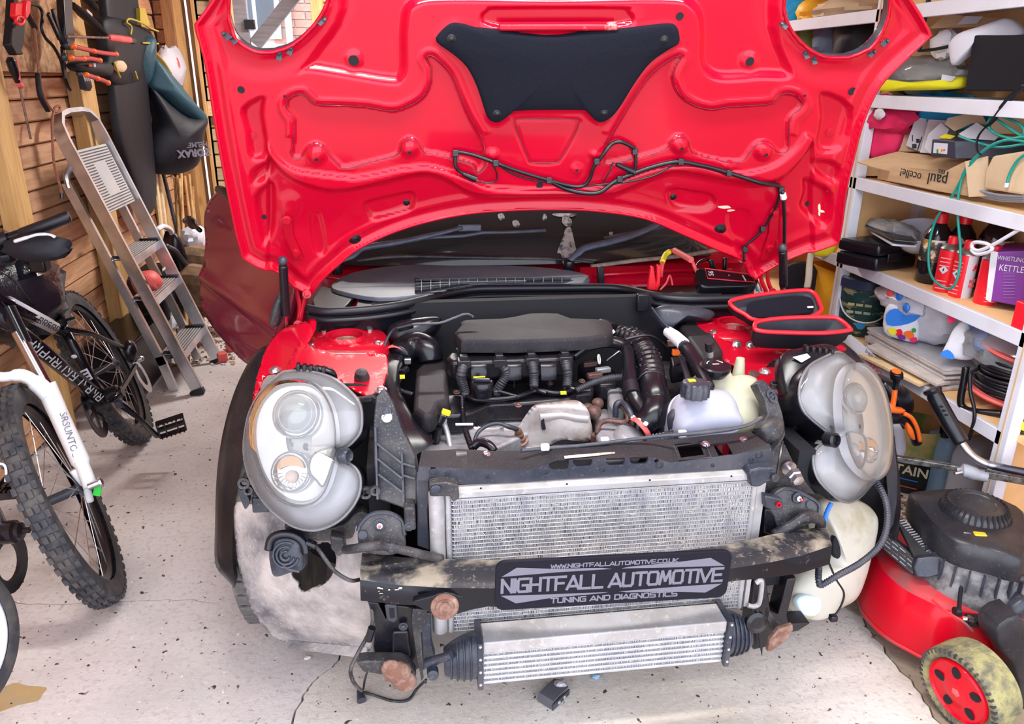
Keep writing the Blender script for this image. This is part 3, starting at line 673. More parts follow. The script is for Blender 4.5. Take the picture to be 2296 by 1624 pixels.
hose('wiring_lead',[(1115,364),(1150,386),(1200,401),(1240,405),(1290,415),(1340,410),(1400,400),(1460,384),(1500,367),(1525,358)],.0022,M['black'],bonnet)
hose('wiring_lead',[(1745,422),(1737,455),(1720,490),(1708,510),(1690,530),(1668,552),(1664,578)],.0036,M['black'],bonnet)
for x0,y0,x1,y1 in ((1036,383,1066,396),(1380,364,1418,380)):
    b = MB(); b.tube([hood_pt(x0,y0,.012),hood_pt(x1,y1,.012)],[.005,.0085],10); b.build('plug_connector',M['black'],bonnet)
for x,y in ((1021,341),(1422,338),(1110,360),(1229,399),(1335,357),(1522,356),(1627,378),(1746,418),(1706,508),(1668,556),(1386,396)):
    b = MB(); b.box(hood_pt(x,y,.013),(.015,.012,.016)); b.build('hose_clip',M['black'],bonnet,bevel=.002)
b = MB(); b.tube([hood_pt(1747,424,.02),hood_pt(1749,434,.02)],.008,8); b.build('hose_sleeve',M['whiteink'],bonnet)
# hinges
for s,pts in ((1,[(645,484),(648,520),(665,560),(672,576),(664,590)]),(-1,[(1735,470),(1732,520),(1722,552),(1712,580),(1715,596)])):
    b = MB(); b.loft([[hood_pt(x-10,y,.002),hood_pt(x-10,y,.007),hood_pt(x+10,y,.007),hood_pt(x+10,y,.002)] for x,y in pts[:4]]); h = b.build('hinge',M['redd'],bonnet,bevel=.0015)
    for x,y in (pts[0],pts[2]):
        b = MB(); b.lathe(hood_pt(x,y,.007),BN,[(.012,0),(.012,.003),(.008,.004),(.008,.009),(.004,.009)],12); b.build('hinge_bolt',M['redd'],bonnet)
# paint chips down to primer
ch = pm('bare_filler',(.75,.58,.45),.8)
for x,y,w,h in ((1625,466,22,5),(1640,474,14,4),(1836,465,4,14),(1840,472,9,4),(1836,478,3,8)):
    b = MB(); pts = [(x+w*cos(a)*(.6+.5*abs(NZ.noise(V((a,x,0))))),y+h*sin(a)*(.6+.6*abs(NZ.noise(V((a,y,3)))))) for a in [2*pi*k/12 for k in range(12)]]
    b.prism([hood_pt(u,v,.0006) for u,v in pts],BN*.0004); b.build('paint_chip',ch,bonnet,smooth=0)
# ---------------------------------------------------------------- cooling pack
def P2(pts,**k): return [at(x,y,**k) for x,y in pts]
cond = None
YC = 1.36
tl,tr = at(1012,1118,Y=YC),at(1690,1082,Y=YC)
zt,zb = (tl.z+tr.z)/2-.004,.318; x0,x1 = tl.x,tr.x
b = MB(); b.bx(x0,x1,YC+.022,YC+.034,zb,zt); cond = b.build('condenser',M['fin'],car,smooth=0)
n = 35; pitch = (zt-zb)/(n-1)
b = MB(); b.bx(x0,x1,YC,YC+.02,-.0011,.0011); tb = b.build('cooling_tube',M['alu'],cond,bevel=.0008,segs=1)
for i in range(n):
    o = tb if i == 0 else tb.copy()
    if i: COL.objects.link(o)
    o.parent = cond; o.location = V(((x0+x1)/2,YC+.01,zb+i*pitch-.0011)) - WL[cond.name]
rnd = random.Random(5); fb = MB()
for i in range(n-1):
    z0 = zb+i*pitch+.0012; z1 = z0+pitch-.0024; x = x0+.004; s = 1
    while x < x1-.004:
        bend = rnd.uniform(-.0012,.0012); d = YC+.0006+rnd.random()*.0016
        k = len(fb.v); fb.v += [(x,d,z0),(x+s*.0007+bend,d,z1),(x+s*.0007+bend,YC+.021,z1),(x,YC+.021,z0)]; fb.f.append((k,k+1,k+2,k+3)); fb.mi.append(0)
        k = len(fb.v); wq = .0012 if rnd.random() < .93 else .0004; fb.v += [(x,d,z0),(x+wq,d,z0),(x+wq+bend*.5,d,z1),(x+bend*.5,d,z1)]; fb.f.append((k,k+1,k+2,k+3)); fb.mi.append(0)
        x += .0021; s = -s
fb.build('fins',M['fin'],cond,smooth=0,kind='stuff',recalc=False)
gr = MB()
for i in range(150):
    x,z = rnd.uniform(x0+.02,x1-.02),rnd.uniform(zb,zt); a = rnd.uniform(-1,1); l = rnd.uniform(.004,.018)
    gr.bar((x,YC-.0012,z),(x+l*cos(a),YC-.002,z+l*sin(a)),.0006,.0006)
gr.build('dry_grass_bits',pm('straw',(.68,.64,.5),.8),cond,smooth=0,kind='stuff')
b = MB(); q = at(982,1110,Y=YC).z; a_ = at(981,1180,Y=YC).x; b.tube([(a_,YC+.01,zb-.005),(a_,YC+.01,zb),(a_,YC+.01,q),(a_,YC+.01,q+.004)],[.012,.0165,.0165,.012],20); b.build('receiver_drier',M['cond'],cond)
b = MB(); b.tube([(x0-.006,YC+.008,zb-.004),(x0-.006,YC+.008,zt+.012)],.0065,12); b.build('header_tube',M['cond'],cond)
b = MB(); b.tube([(x1+.006,YC+.008,zb-.004),(x1+.006,YC+.008,zt+.004)],.008,12); b.bx(x1+.012,x1+.03,YC+.003,YC+.012,zb+.1,zt); b.build('header_tube',M['cond'],cond)
b = MB()
tz = zt+.004
b.hexa([(x0+.0,YC-.004,tz+.004),(x1+.0,YC-.004,tz+.004),(x1,YC+.02,tz+.004),(x0,YC+.02,tz+.004),(x0,YC-.004,tz+.019),(x1,YC-.004,tz+.019),(x1,YC+.02,tz+.023),(x0,YC+.02,tz+.023)])
b.bx(x0+.0,x1,YC-.001,YC+.02,tz-.003,tz+.001)
b.build('top_rail',M['cond'],cond,bevel=.002)
for x in (1078,1271,1457,1640):
    p = at(x,1095-(x-1078)*.048,Y=YC-.0042); b = MB(); b.lathe(p,(0,-1,0),[(.0022,0),(.0022,.0008),(.0004,.0008)],10); b.build('rivet_hole',M['dark'],cond)
for s,x in ((1,1687),(-1,1700)):
    pass
b = MB(); q = at(1690,1330,Y=YC); b.tube(sm([(q.x,YC-.004,q.z+.03),(q.x+.012,YC-.006,q.z+.035),(q.x+.014,YC-.006,q.z-.02),(q.x+.004,YC-.006,q.z-.032),(q.x-.012,YC-.004,q.z-.03)],6),.0055,8)
b.bx(q.x-.02,q.x-.01,YC,YC+.015,zb,q.z+.05); b.build('condenser_pipe',M['cond'],cond)
# ---------------------------------------------------------------- intercooler
YI = 1.285
bl,br = at(1083,1532,Y=YI),at(1618,1487,Y=YI); tl = at(1083,1440,Y=YI)
xa,xb,za,zc = bl.x,br.x,bl.z-.001,tl.z
b = MB(); b.bx(xa,xb,YI+.03,YI+.06,za,zc-.02); ic = b.build('intercooler',M['fin'],car,smooth=0)
b = MB(); b.bx(xa,xb,YI-.004,YI+.06,zc-.028,zc); b.build('top_plate',M['cond'],ic,bevel=.003)
nt_ = 7; pz = (zc-.03-za)/(nt_-1)
b = MB(); b.bx(xa,xb,YI,YI+.055,-.0036,.0036); tb = b.build('charge_tube',M['alu'],ic,bevel=.002,segs=2)
for i in range(nt_):
    o = tb if i == 0 else tb.copy()
    if i: COL.objects.link(o)
    o.parent = ic; o.location = V(((xa+xb)/2,YI+.0275,za+i*pz-.0036)) - WL[ic.name]
fb = MB()
for i in range(nt_-1):
    z0,z1 = za+i*pz+.0036,za+(i+1)*pz-.0036; x = xa+.002; s = 1
    while x < xb-.003:
        k = len(fb.v); d = YI+.003+rnd.random()*.003; fb.v += [(x,d,z0),(x+.0015*s,d,z1),(x+.0015*s,YI+.03,z1),(x,YI+.03,z0)]; fb.f.append((k,k+1,k+2,k+3)); fb.mi.append(0); k = len(fb.v); fb.v += [(x,d,z0),(x+.0014,d,z0),(x+.0014,d,z1),(x,d,z1)]; fb.f.append((k,k+1,k+2,k+3)); fb.mi.append(0); x += .0026; s = -s
fb.build('fins',M['fin'],ic,smooth=0,kind='stuff',recalc=False)
for x in (xa-.006,xb+.006):
    b = MB(); b.bx(x-.006,x+.006,YI-.012,YI+.07,za-.008,zc+.004); e = b.build('end_plate',M['bar'],ic,bevel=.002)
    for k in range(4): bb = MB(); bb.lathe((x,YI-.012,za+.008+k*(zc-za-.01)/3),(0,-1,0),[(.0034,0),(.003,.002),(.0005,.0024)],8); bb.build('crimp',M['cond'],e)
for s,xe,w in ((-1,xa-.012,.068),(1,xb+.012,.056)):
    b = MB(); rings = []
    for i in range(9):
        t = i/8; x = xe+s*w*t; h = (zc-za)*(1-.45*t*t)/2; d = .042*(1-.35*t*t); cz = (zc+za)/2-.012*t
        rings.append([V((x,YI+.028+d*cos(2*pi*k/16),cz+h*sin(2*pi*k/16)*(1.0))) for k in range(16)])
    b.loft(rings); et = b.build('end_tank',M['navy'],ic)
    for k in range(4):
        t = .2+.2*k; x = xe+s*w*t; h = (zc-za)*(1-.45*t*t)/2+.002; d = .042*(1-.35*t*t)+.002; cz = (zc+za)/2-.012*t
        bb = MB(); bb.tube([V((x,YI+.028-d*cos(a),cz+h*sin(a))) for a in [-1.4+2.8*j/10 for j in range(11)]],.0022,6); bb.build('rib',M['navy'],et)
# ---------------------------------------------------------------- crash beam
def by(X): return 1.205+.115*((X-.395)/.5)**2
def onbeam(x,y,off=0):
    p = at(x,y,Y=1.24)
    for _ in range(6): p = at(x,y,Y=by(p.x)+off)
    return p
ftop = [(807,1293),(850,1300),(900,1306),(1000,1312),(1105,1313),(1240,1306),(1370,1298),(1500,1286),(1637,1270),(1724,1256),(1796,1240),(1864,1217)]
fbot = [(809,1349),(855,1353),(900,1358),(1000,1361),(1105,1362),(1240,1352),(1370,1342),(1500,1325),(1637,1304),(1724,1296),(1790,1288),(1858,1267)]
rtop = [(812,1240),(850,1244),(900,1250),(1000,1254),(1105,1256),(1240,1252),(1370,1246),(1500,1238),(1637,1222),(1724,1200),(1790,1188),(1850,1182)]
rings = []
for (a,c,d) in zip(ftop,fbot,rtop):
    A = onbeam(*a); C_ = onbeam(*c); D = at(*d,Y=A.y+.085)
    m1 = A.lerp(C_,.08)+V((0,-.004,0)); m2 = A.lerp(C_,.92)+V((0,-.004,0))
    rings.append([A+V((0,.006,.003)),m1,m2,C_+V((0,.008,-.002)),C_+V((0,.085,.004)),D,D.lerp(A,.5)+V((0,0,.003))])
b = MB(); b.loft(rings)
for i,f in enumerate(b.f):
    c = sum((V(b.v[j]) for j in f),V())/len(f); ns = (V(b.v[f[1]])-V(b.v[f[0]])).cross(V(b.v[f[2]])-V(b.v[f[0]])).normalized()
    b.mi[i] = 1 if abs(ns.z) > .5 else 0
beam = b.build('crash_beam',[M['satin'],M['beamtop']],car,smooth=50,label='black curved crash beam, muddy on top')
# towing eye boss, rusted
o,nn = onbeam(997,1358,-.012),V((0,-1,.1)).normalized()
b = MB(); slabp(b,s2([(925,1352),(960,1340),(1000,1330),(1040,1338),(1100,1345),(1108,1358),(1060,1368),(1025,1378),(995,1382),(965,1374)],3),o+nn*.004,nn,.02); b.build('tow_bracket',M['satin'],beam,bevel=.002)
b = MB(); b.lathe(o+nn*.004,nn,[(.028,0),(.027,.004),(.020,.006),(.0175,.003),(.0115,.003),(.0105,.011),(.0005,.013)],24); b.build('tow_eye_socket',M['rust'],beam,label='rusted round towing eye socket')
b = MB(); rr = random.Random(8)
for i in range(16):
    x = rr.choice((rr.uniform(845,900),rr.uniform(985,1030))); y = rr.uniform(1318,1332) if x < 950 else rr.uniform(1330,1345)
    p = onbeam(x,y,-.0075); b.box(p,(rr.uniform(.002,.008),.001,rr.uniform(.001,.003)))
b.build('paint_scuffs',pm('primer_scuff',(.62,.56,.45),.8),beam,smooth=0,kind='stuff')
# ---------------------------------------------------------------- tie bar over the radiator
YT = 1.372
lip = [(939,1046),(1018,1050),(1108,1054),(1190,1054),(1225,1042),(1249,1033),(1370,1028),(1453,1024),(1472,1028),(1504,1038),(1574,1028),(1645,1020),(1729,1005)]
bot = [(935,1076),(1020,1086),(1108,1085),(1180,1081),(1225,1078),(1249,1076),(1370,1069),(1453,1064),(1472,1062),(1504,1060),(1574,1057),(1645,1053),(1735,1038)]
b = MB()
b.loft([[at(a[0],a[1],Y=YT),at(c[0],c[1],Y=YT),at(c[0],c[1],Y=YT)+V((0,.006,0)),at(a[0],a[1],Y=YT)+V((0,.006,-.002))] for a,c in zip(lip,bot)])
tie = b.build('radiator_tie_bar',M['bar'],car,smooth=50)
kb = MB()
for x0_,x1_,y0_,y1_ in ((1237,1282,1038,1069),(1292,1336,1037,1061),(1367,1410,1033,1059),(1421,1463,1030,1056)):
    w_,h_ = x1_-x0_,y1_-y0_; pts = [at((x0_+x1_)/2+u,(y0_+y1_)/2+v+u*-.03,Y=YT-.03) for u,v in rpoly(w_,h_,9)]
    kb.prism(pts,(0,.07,0))
kb.lathe(at(972,1060,Y=YT-.02),(0,1,0),[(.005,0),(.005,.05)],14); kb.lathe(at(1479,1044,Y=YT-.02),(0,1,0),[(.005,0),(.005,.05)],14)
cut(tie,kb)
rear = [(946,1012),(1030,1007),(1112,1012),(1160,1012),(1225,1006),(1241,998),(1300,996),(1390,993),(1450,989),(1512,985),(1598,975),(1684,969),(1722,992)]
b = MB()
rings = []
for a,r in zip(lip,rear):
    A = at(a[0],a[1],Y=YT)
    Rr = at(r[0],r[1],Z=A.z+.012); rings.append([A,A.lerp(Rr,.5)+V((0,0,.003)),Rr,Rr-V((0,0,.012)),A-V((0,-.004,.006))])
b.loft(rings); tp = b.build('tie_bar_top',M['matte'],tie,smooth=40)
kb = MB()
for poly in ([(1518,1002),(1574,994),(1586,1022),(1528,1030)],[(1600,1000),(1634,995),(1650,1025),(1615,1030)],[(1022,1012),(1048,1012),(1052,1040),(1026,1040)]):
    kb.prism([at(x,y,Z=.78) for x,y in poly],V((0,.3,-.3)) if False else (at(poly[0][0],poly[0][1],Z=.64)-at(poly[0][0],poly[0][1],Z=.78)))
cut(tp,kb)
fr = [(1510,998),(1580,990),(1594,1026),(1523,1034)]
b = MB(); pts = [at(x,y,Z=.712) for x,y in fr]; b.tube(pts,.0022,6,closed=True); b.build('latch_surround',M['navy'],tie)
lb = [(1263,1013),(1374,1001),(1379,1017),(1330,1023),(1266,1029)]
b = MB(); b.prism([at(x,y,Z=.7165 if x < 1300 else .7165) for x,y in lb],(0,0,.0008)); b.build('worn_label',pm('scuffed_label',(.66,.62,.54),.7,c2=(.42,.30,.2),scale=60,lo=.5,hi=.6),tie,smooth=0)
for x,y in ((996,1020),(1089,1020),(1582,997),(1668,987)): bolt(at(x,y,Z=.712),(0,-.2,1),.006,M['steel'],tie)
for x,y,r in ((972,1060,.009),(1005,1062,.006),(1093,1069,.005),(1223,1058,.009),(1352,1054,.007),(1479,1044,.009),(1598,1044,.004),(1685,1031,.006),(1703,1021,.009)):
    p = at(x,y,Y=YT-.0005); b = MB(); b._ring(p,(0,-1,0),[(r*.55,0),(r,0),(r*.9,.0025),(r*.6,.0025)],18); b.build('pressed_ring',M['bar'],tie)
# uprights and mounts of the radiator frame
b = MB(); slabp(b,[(933,1074),(962,1076),(966,1112),(960,1140),(964,1235),(936,1225)],*plane_at(950,1150,Y=1.385),.03); b.build('radiator_upright',M['bar'],car,bevel=.003)
b = MB(); slabp(b,[(905,1140),(931,1140),(933,1190),(908,1192)],*plane_at(920,1160,Y=1.36),.04); br_ = b.build('bracket_block',M['dirty'],car,bevel=.004)
bolt(at(917,1181,Y=1.359),(0,-1,.2),.006,M['bar'],br_)
b = MB(); slabp(b,[(962,1086),(1000,1082),(1028,1088),(1030,1118),(1016,1128),(1010,1114),(964,1114)],*plane_at(990,1095,Y=1.345),.03); mt_ = b.build('condenser_mount',M['dirty'],car,bevel=.003)
b = MB(); b.lathe(at(977,1097,Y=1.344),(0,-1,0),[(.0105,0),(.0105,.004),(.009,.005),(.0004,.005)],18); b.build('push_pin',M['navy'],mt_)
b = MB(); slabp(b,s2([(1682,1055),(1735,1048),(1742,1062),(1735,1078),(1715,1085),(1704,1092),(1685,1092),(1680,1075)],2),*plane_at(1710,1070,Y=1.345),.035); mt_ = b.build('condenser_mount',M['navy'],car,bevel=.004)
b = MB(); b.lathe(at(1737,1071,Y=1.34),(0,-1,0),[(.009,0),(.009,.004),(.008,.005),(.0004,.005)],18); b.build('push_pin',M['dirty'],mt_)
# ---------------------------------------------------------------- sign plate in front of the beam
YS = by(.4)-.022
c4 = [at(x,y,Y=YS) for x,y in ((1104,1262),(1637,1232),(1641,1342),(1110,1370))]
so = (c4[0]+c4[1]+c4[2]+c4[3])/4; sx_ = ((c4[1]-c4[0])+(c4[2]-c4[3])).normalized(); sy_ = V((0,-1,0)).cross(sx_)*1; sw = (c4[1]-c4[0]).length; sh = (c4[0]-c4[3]).length
sy_ = -sy_ if sy_.z < 0 else sy_
b = MB(); b.prism([so + sx_*u + sy_*v for u,v in rpoly(sw,sh,.018,6)],(0,.008,0))
sign = tag(b.build('name_plate',M['plate'],bevel=.0012),'black name plate with lilac grey lettering, standing against the crash beam','sign')
GL = {'N': [[(0,0),(0,1),(1,0),(1,1)]],'I': [[(0,0),(0,1)]],'G': [[(1,1),(.15,1),(0,.85),(0,.15),(.15,0),(1,0),(1,.5),(.5,.5)]],'H': [[(0,0),(0,1)],[(1,0),(1,1)],[(0,.5),(1,.5)]],
      'T': [[(0,1),(1.05,1)],[(.5,1),(.5,0)]],'F': [[(0,0),(0,1),(1,1)],[(0,.5),(.8,.5)]],'A': [[(-.12,0),(.5,1),(1.12,0)],[(.25,.22),(.8,.22)]],'L': [[(0,1),(0,0),(1,0)]],
      'U': [[(0,1),(0,.15),(.15,0),(.85,0),(1,.15),(1,1)]],'O': [[(.15,0),(0,.15),(0,.85),(.15,1),(.85,1),(1,.85),(1,.15),(.85,0),(.15,0)]],'M': [[(-.08,0),(.12,1),(.5,.25),(.88,1),(1.08,0)]],
      'V': [[(-.1,1),(.5,0),(1.1,1)]],'E': [[(1,1),(0,1),(0,0),(1,0)],[(0,.5),(.85,.5)]],'W': [[(-.08,1),(.2,0),(.5,.75),(.8,0),(1.08,1)]],'K': [[(0,0),(0,1)],[(1,1),(.1,.5),(1,0)]],
      'C': [[(1,1),(.15,1),(0,.85),(0,.15),(.15,0),(1,0)]],'D': [[(0,0),(0,1),(.8,1),(1,.8),(1,.2),(.8,0),(0,0)]],'S': [[(1,1),(.1,1),(0,.9),(0,.6),(.1,.5),(.9,.5),(1,.4),(1,.1),(.9,0),(0,0)]],'.': [[(0,0),(0,.12)]]}
def stroke_text(txt,u0,u1,v0,v1,sw_):
    """angular lettering laid out between u0 and u1 on the plate"""
    adv = [(.32 if c == 'I' else .3 if c == '.' else .7 if c == ' ' else 1.32) for c in txt]; k = (u1-u0)/(sum(adv)-.3); h = v1-v0; b = MB(); u = u0
    nn = V((0,-1,0)); lv = 0
    for c,a in zip(txt,adv):
        for st in GL.get(c,[]):
            pts = [so + sx_*(u+p[0]*k) + sy_*(v0+p[1]*(h-sw_)+sw_/2) for p in st]
            for i in range(len(pts)-1):
                d = (pts[i+1]-pts[i]).normalized(); s_ = d.cross(nn)*(sw_/2); e = d*(sw_*.42); lv = (lv+1) % 3
                z_ = nn*(.0004+lv*.00006)
                q = [pts[i]-e-s_+z_,pts[i+1]+e-s_+z_,pts[i+1]+e+s_+z_,pts[i]-e+s_+z_]; b.prism(q,-nn*.0008)
        u += a*k
    return b
pxs = sw/534.0
def U(x): return (x-1372)*pxs
stroke_text('NIGHTFALL',U(1120),U(1344),-.0165,.0175,.0056).build('lettering',M['greyink'],sign,smooth=0)
stroke_text('AUTOMOTIVE',U(1362),U(1622),-.0165,.0175,.0056).build('lettering',M['greyink'],sign,smooth=0)
stroke_text('WWW.NIGHTFALLAUTOMOTIVE.CO.UK',U(1226),U(1512),.0335,.0435,.0021).build('lettering',M['greyink'],sign,smooth=0)
stroke_text('TUNING AND DIAGNOSTICS',U(1230),U(1520),-.0445,-.0315,.0028).build('lettering',M['greyink'],sign,smooth=0)
for tri in ([(1118,.0215),(1150,.040),(1230,.0335),(1340,.030),(1362,.0265),(1240,.0255)],[(1384,.0265),(1400,.0295),(1500,.0335),(1588,.040),(1624,.0205),(1480,.0235)],
            [(1118,-.0205),(1240,-.0235),(1360,-.0255),(1342,-.0275),(1235,-.031),(1152,-.0395)],[(1384,-.0255),(1500,-.0225),(1624,-.0205),(1588,-.0395),(1500,-.0325),(1402,-.0285)]):
    b = MB(); b.prism([so + sx_*U(x) + sy_*v + V((0,-.0004,0)) for x,v in tri],(0,.0008,0)); b.build('printed_wedge',M['greyink'],sign,smooth=0)
# ---------------------------------------------------------------- car body behind the bonnet
def sec(y,w0,w1,w2,z0,z1,z2,zr):
    L_ = [(-w0,z0),(-w1,z0+.12),(-w1,z1),(-w2,z1+.06),(-w2*.80,zr-.03),(-w2*.62,zr),(w2*.62,zr),(w2*.80,zr-.03),(w2,z1+.06),(w1,z1),(w1,z0+.12),(w0,z0)]
    return [V((CX+x,y,z)) for x,z in L_]
b = MB(); b.loft([sec(2.46,.70,.78,.74,.22,.80,.84,.86),sec(2.62,.72,.79,.74,.2,.84,.88,.92),sec(3.0,.74,.80,.74,.2,.88,.94,1.36),sec(3.5,.74,.81,.74,.2,.88,.94,1.40),sec(4.3,.74,.81,.72,.2,.88,.94,1.38),sec(4.75,.72,.79,.68,.24,.86,.92,1.32),sec(4.95,.66,.72,.58,.34,.82,.9,1.0)])
b.build('body_shell',M['red'],car,smooth=30,bevel=.01)
for s in (-1,1):
    b = MB(); x = CX+s*.742
    b.prism([(CX+s*.735,2.72,.98),(CX+s*.60,3.0,1.33),(CX+s*.60,3.85,1.35),(CX+s*.735,3.9,.98)],(s*.02,0,.004)); b.build('side_window',M['satin'],car)
for s in (-1,1):
    b = MB(); b.tube([(CX+s*.62,4.35,.29),(CX+s*.80,4.35,.29)],[.28,.29],28); w = b.build('rear_wheel',M['tyre'],car,bevel=.02)
# windscreen and scuttle
YW,ZW = 2.36,.885
def ws(u,v): return V((CX+u*(.66-.10*v),YW+.16*(abs(u)**2)*1.0+.62*v,ZW+.43*v-.02*u*u))
b = MB(); b.grid([[ws(-1+2*i/16,j/6) for i in range(17)] for j in range(7)]); scr = b.build('windscreen',clear('dark_windscreen',(.05,.05,.06),.10,.12,(.26,.25,.26)),car,smooth=180,solid=.005)
b = MB(); b.grid([[ws(-1+2*i/16,j/6)+V((0,.10,-.05)) for i in range(17)] for j in range(7)]); b.build('dashboard_shade',M['dusty'],car,smooth=180)
drop = pm('bird_droppings',(.42,.41,.40),.9,c2=(.06,.06,.07),scale=40,lo=.45,hi=.6)
def onscreen(x,y):
    n = V((0,-.43,.62)).normalized(); return atp(x,y,V((CX,YW,ZW)),n) + n*.004
for k,(pts) in enumerate([[(1268,515),(1276,512),(1284,530),(1290,555),(1296,575),(1288,588),(1276,600),(1262,596),(1258,572),(1248,568),(1256,545),(1264,530)],[(1262,487),(1272,484),(1280,496),(1276,508),(1268,510),(1260,500)],[(1150,498),(1158,496),(1166,506),(1160,512),(1152,510)],[(1216,484),(1222,482),(1224,492),(1218,496)],[(1118,484),(1126,480),(1130,492),(1122,496)],[(1366,524),(1372,522),(1373,532),(1368,534)],[(1238,481),(1290,481),(1284,488),(1246,487)]]):
    c = cen(pts); P = s2([(x+6*NZ.noise(V((x*.2,y*.2,k))),y) for x,y in pts],3); b = MB(); b.add([onscreen(*c)] + [onscreen(x,y) for x,y in P],[(0,i+1,(i+1) % len(P)+1) for i in range(len(P))]); b.build('bird_dropping',drop,scr,smooth=0,label='chalky white splash on the glass')
# muddy lower glass band and rubber lip
b = MB(); b.tube(sm([onscreen(800,585)+V((0,-.01,.0)),onscreen(900,577),onscreen(1100,580),onscreen(1250,583),onscreen(1330,590)],6),.009,8,flat=.6); b.build('screen_lip',M['dirty'],scr,smooth=180)
b = MB(); b.tube(sm([at(1325,598,Y=2.31),at(1420,585,Y=2.32),at(1520,575,Y=2.34),at(1610,560,Y=2.38)],6),.011,8,flat=.6); b.build('screen_lip',pm('mud_lip',(.34,.29,.24),.85,c2=(.2,.17,.15),scale=30),scr,smooth=180)
# wipers
for nm,arm,bl in (('near',[(757,612),(790,600),(810,583),(830,577),(900,566),(990,546),(1035,534)],[(890,550),(950,543),(1040,538),(1080,531),(1140,530),(1222,526)]),('far',[(1272,608),(1290,592),(1310,578),(1360,566),(1420,548),(1470,526),(1500,518)],[(1352,543),(1400,534),(1450,524),(1500,516)])):
    b = MB(); n = len(arm); b.tube(sm([onscreen(x,y)+V((0,-.02,.035)) for x,y in arm],4),[.012]*4+[.015]*4+[.017]*8+[.015]*4+[.011]*100,8,flat=.6)
    b.v = b.v; wp = b.build('wiper',M['wiper'],car,smooth=180)
    b = MB(); b.tube([onscreen(x,y)+V((0,-.008,.012)) for x,y in bl],.008,8,flat=.7); b.build('wiper_blade',M['wiper'],wp,smooth=180)
    b = MB(); p = onscreen(*arm[0])+V((0,-.02,.03)); b.lathe(p,(0,-.3,1),[(.017,-.03),(.017,0),(.012,.008),(.0005,.01)],14); b.build('wiper_pivot',M['black'],wp)
    if nm == 'near': b = MB(); b.box(onscreen(1052,531)+V((0,-.02,.03)),(.075,.014,.022)); b.build('blade_carrier',M['wiper'],wp,bevel=.004)
# scuttle panel with slatted intake
ZS = .872
b = MB()
pts = s2([(790,612),(900,594),(1050,594),(1200,598),(1305,612),(1308,634),(1150,637),(1060,639),(1000,649),(950,660),(850,668),(770,655),(742,640)],3)
b.prism([at(x,y,Z=ZS+.012*(1 if y < 620 else 0)) for x,y in pts],(0,0,-.012)); sc = b.build('scuttle_panel',M['scut'],car,bevel=.003)
b = MB(); b.prism([at(x,y,Z=ZS+.002) for x,y in s2([(930,622),(960,620),(1280,620),(1285,632),(1150,634),(1055,637),(1000,646),(930,656)],1)],(0,0,.004)); g = b.build('intake_recess',M['dark'],sc)
for k in range(3):
    b = MB(); b.bar(at(932,628+k*9,Z=ZS+.012),at((1280,1180,1010)[k],623+k*8,Z=ZS+.012),.004,.006); b.build('slat',M['bar'],sc)
for i in range(16):
    x = 945+i*21; b = MB(); b.bar(at(x,622,Z=ZS+.012),at(x,max(634,654-i*4),Z=ZS+.012),.002,.005); b.build('slat',M['bar'],sc)
# left-hand corner covers
for P_,mt,Z_ in (([(720,640),(775,655),(800,660),(770,692),(705,694),(700,672)],'dusty',.862),([(810,656),(948,658),(940,680),(870,688),(795,690)],'dusty',.858)):
    b = MB(); b.prism([at(x,y,Z=Z_) for x,y in P_],(0,0,-.02)); b.build('scuttle_cover',M[mt],car,bevel=.003)
# red battery bay bulkhead on the right, divider, battery with label
b = MB(); b.grid([[at(x,600-(x-1310)*.03,Y=2.30),at(x,628,Y=2.27),at(x,660,Y=2.24)] for x in range(1300,1720,30)]); b.build('rear_bulkhead',M['red'],car,smooth=60,solid=.004)
b = MB(); b.tube([at(1330,618,Y=2.27),at(1500,608,Y=2.27),at(1640,604,Y=2.275)],.006,8); b.build('bulkhead_crease',M['red'],car)
b = MB(); slabp(b,[(1340,600),(1355,598),(1356,640),(1342,640)],*plane_at(1348,620,Y=2.22),.02); b.build('divider',M['dusty'],car,bevel=.003)
b = MB(); p0 = at(1560,658,Z=.845); b.bx(p0.x-.16,p0.x+.16,p0.y-.03,p0.y+.10,.66,.845); bat = b.build('battery',M['dusty'],car,bevel=.006)
b = MB(); b.prism([at(x,y,Z=.8458) for x,y in ((1504,657),(1530,655),(1556,663),(1524,664))],(0,0,.0006)); b.build('battery_label',M['paper'],bat,smooth=0)
# bulkhead seal: a long double bead sweeping across, on a dark channel
seal = [(690,692),(730,699),(780,698),(840,693),(900,684),(950,672),(1000,659),(1060,649),(1130,647),(1250,646),(1360,645),(1410,650),(1450,659),(1490,667),(1540,671),(1620,670),(1700,668)]
SP = sm([at(x,y,Z=.86) for x,y in seal],5)
b = MB(); b.tube(SP,.0115,10); b.tube([p+V((0,-.006,-.022)) for p in SP],.008,8); b.build('bulkhead_seal',M['rubber'],car,smooth=180)
b = MB(); b.loft([[p+V((0,.012,-.002)),p+V((0,-.004,-.012)),p+V((0,-.004,-.055)),p+V((0,.03,-.11)),p+V((0,.03,-.3)),p+V((0,.06,-.3)),p+V((0,.05,-.01))] for p in SP]); b.build('bulkhead_panel',M['black'],car,smooth=50)
b = MB(); b.box(at(1440,678,Z=.85),(.035,.02,.05)); b.build('seal_clip',M['black'],car,bevel=.003)
b = MB()
for x in (1063,1103,1380,1410): b.box(at(x,683,Y=2.13),(.008,.006,.012))
b.build('tab_row',M['bar'],car,bevel=.001)
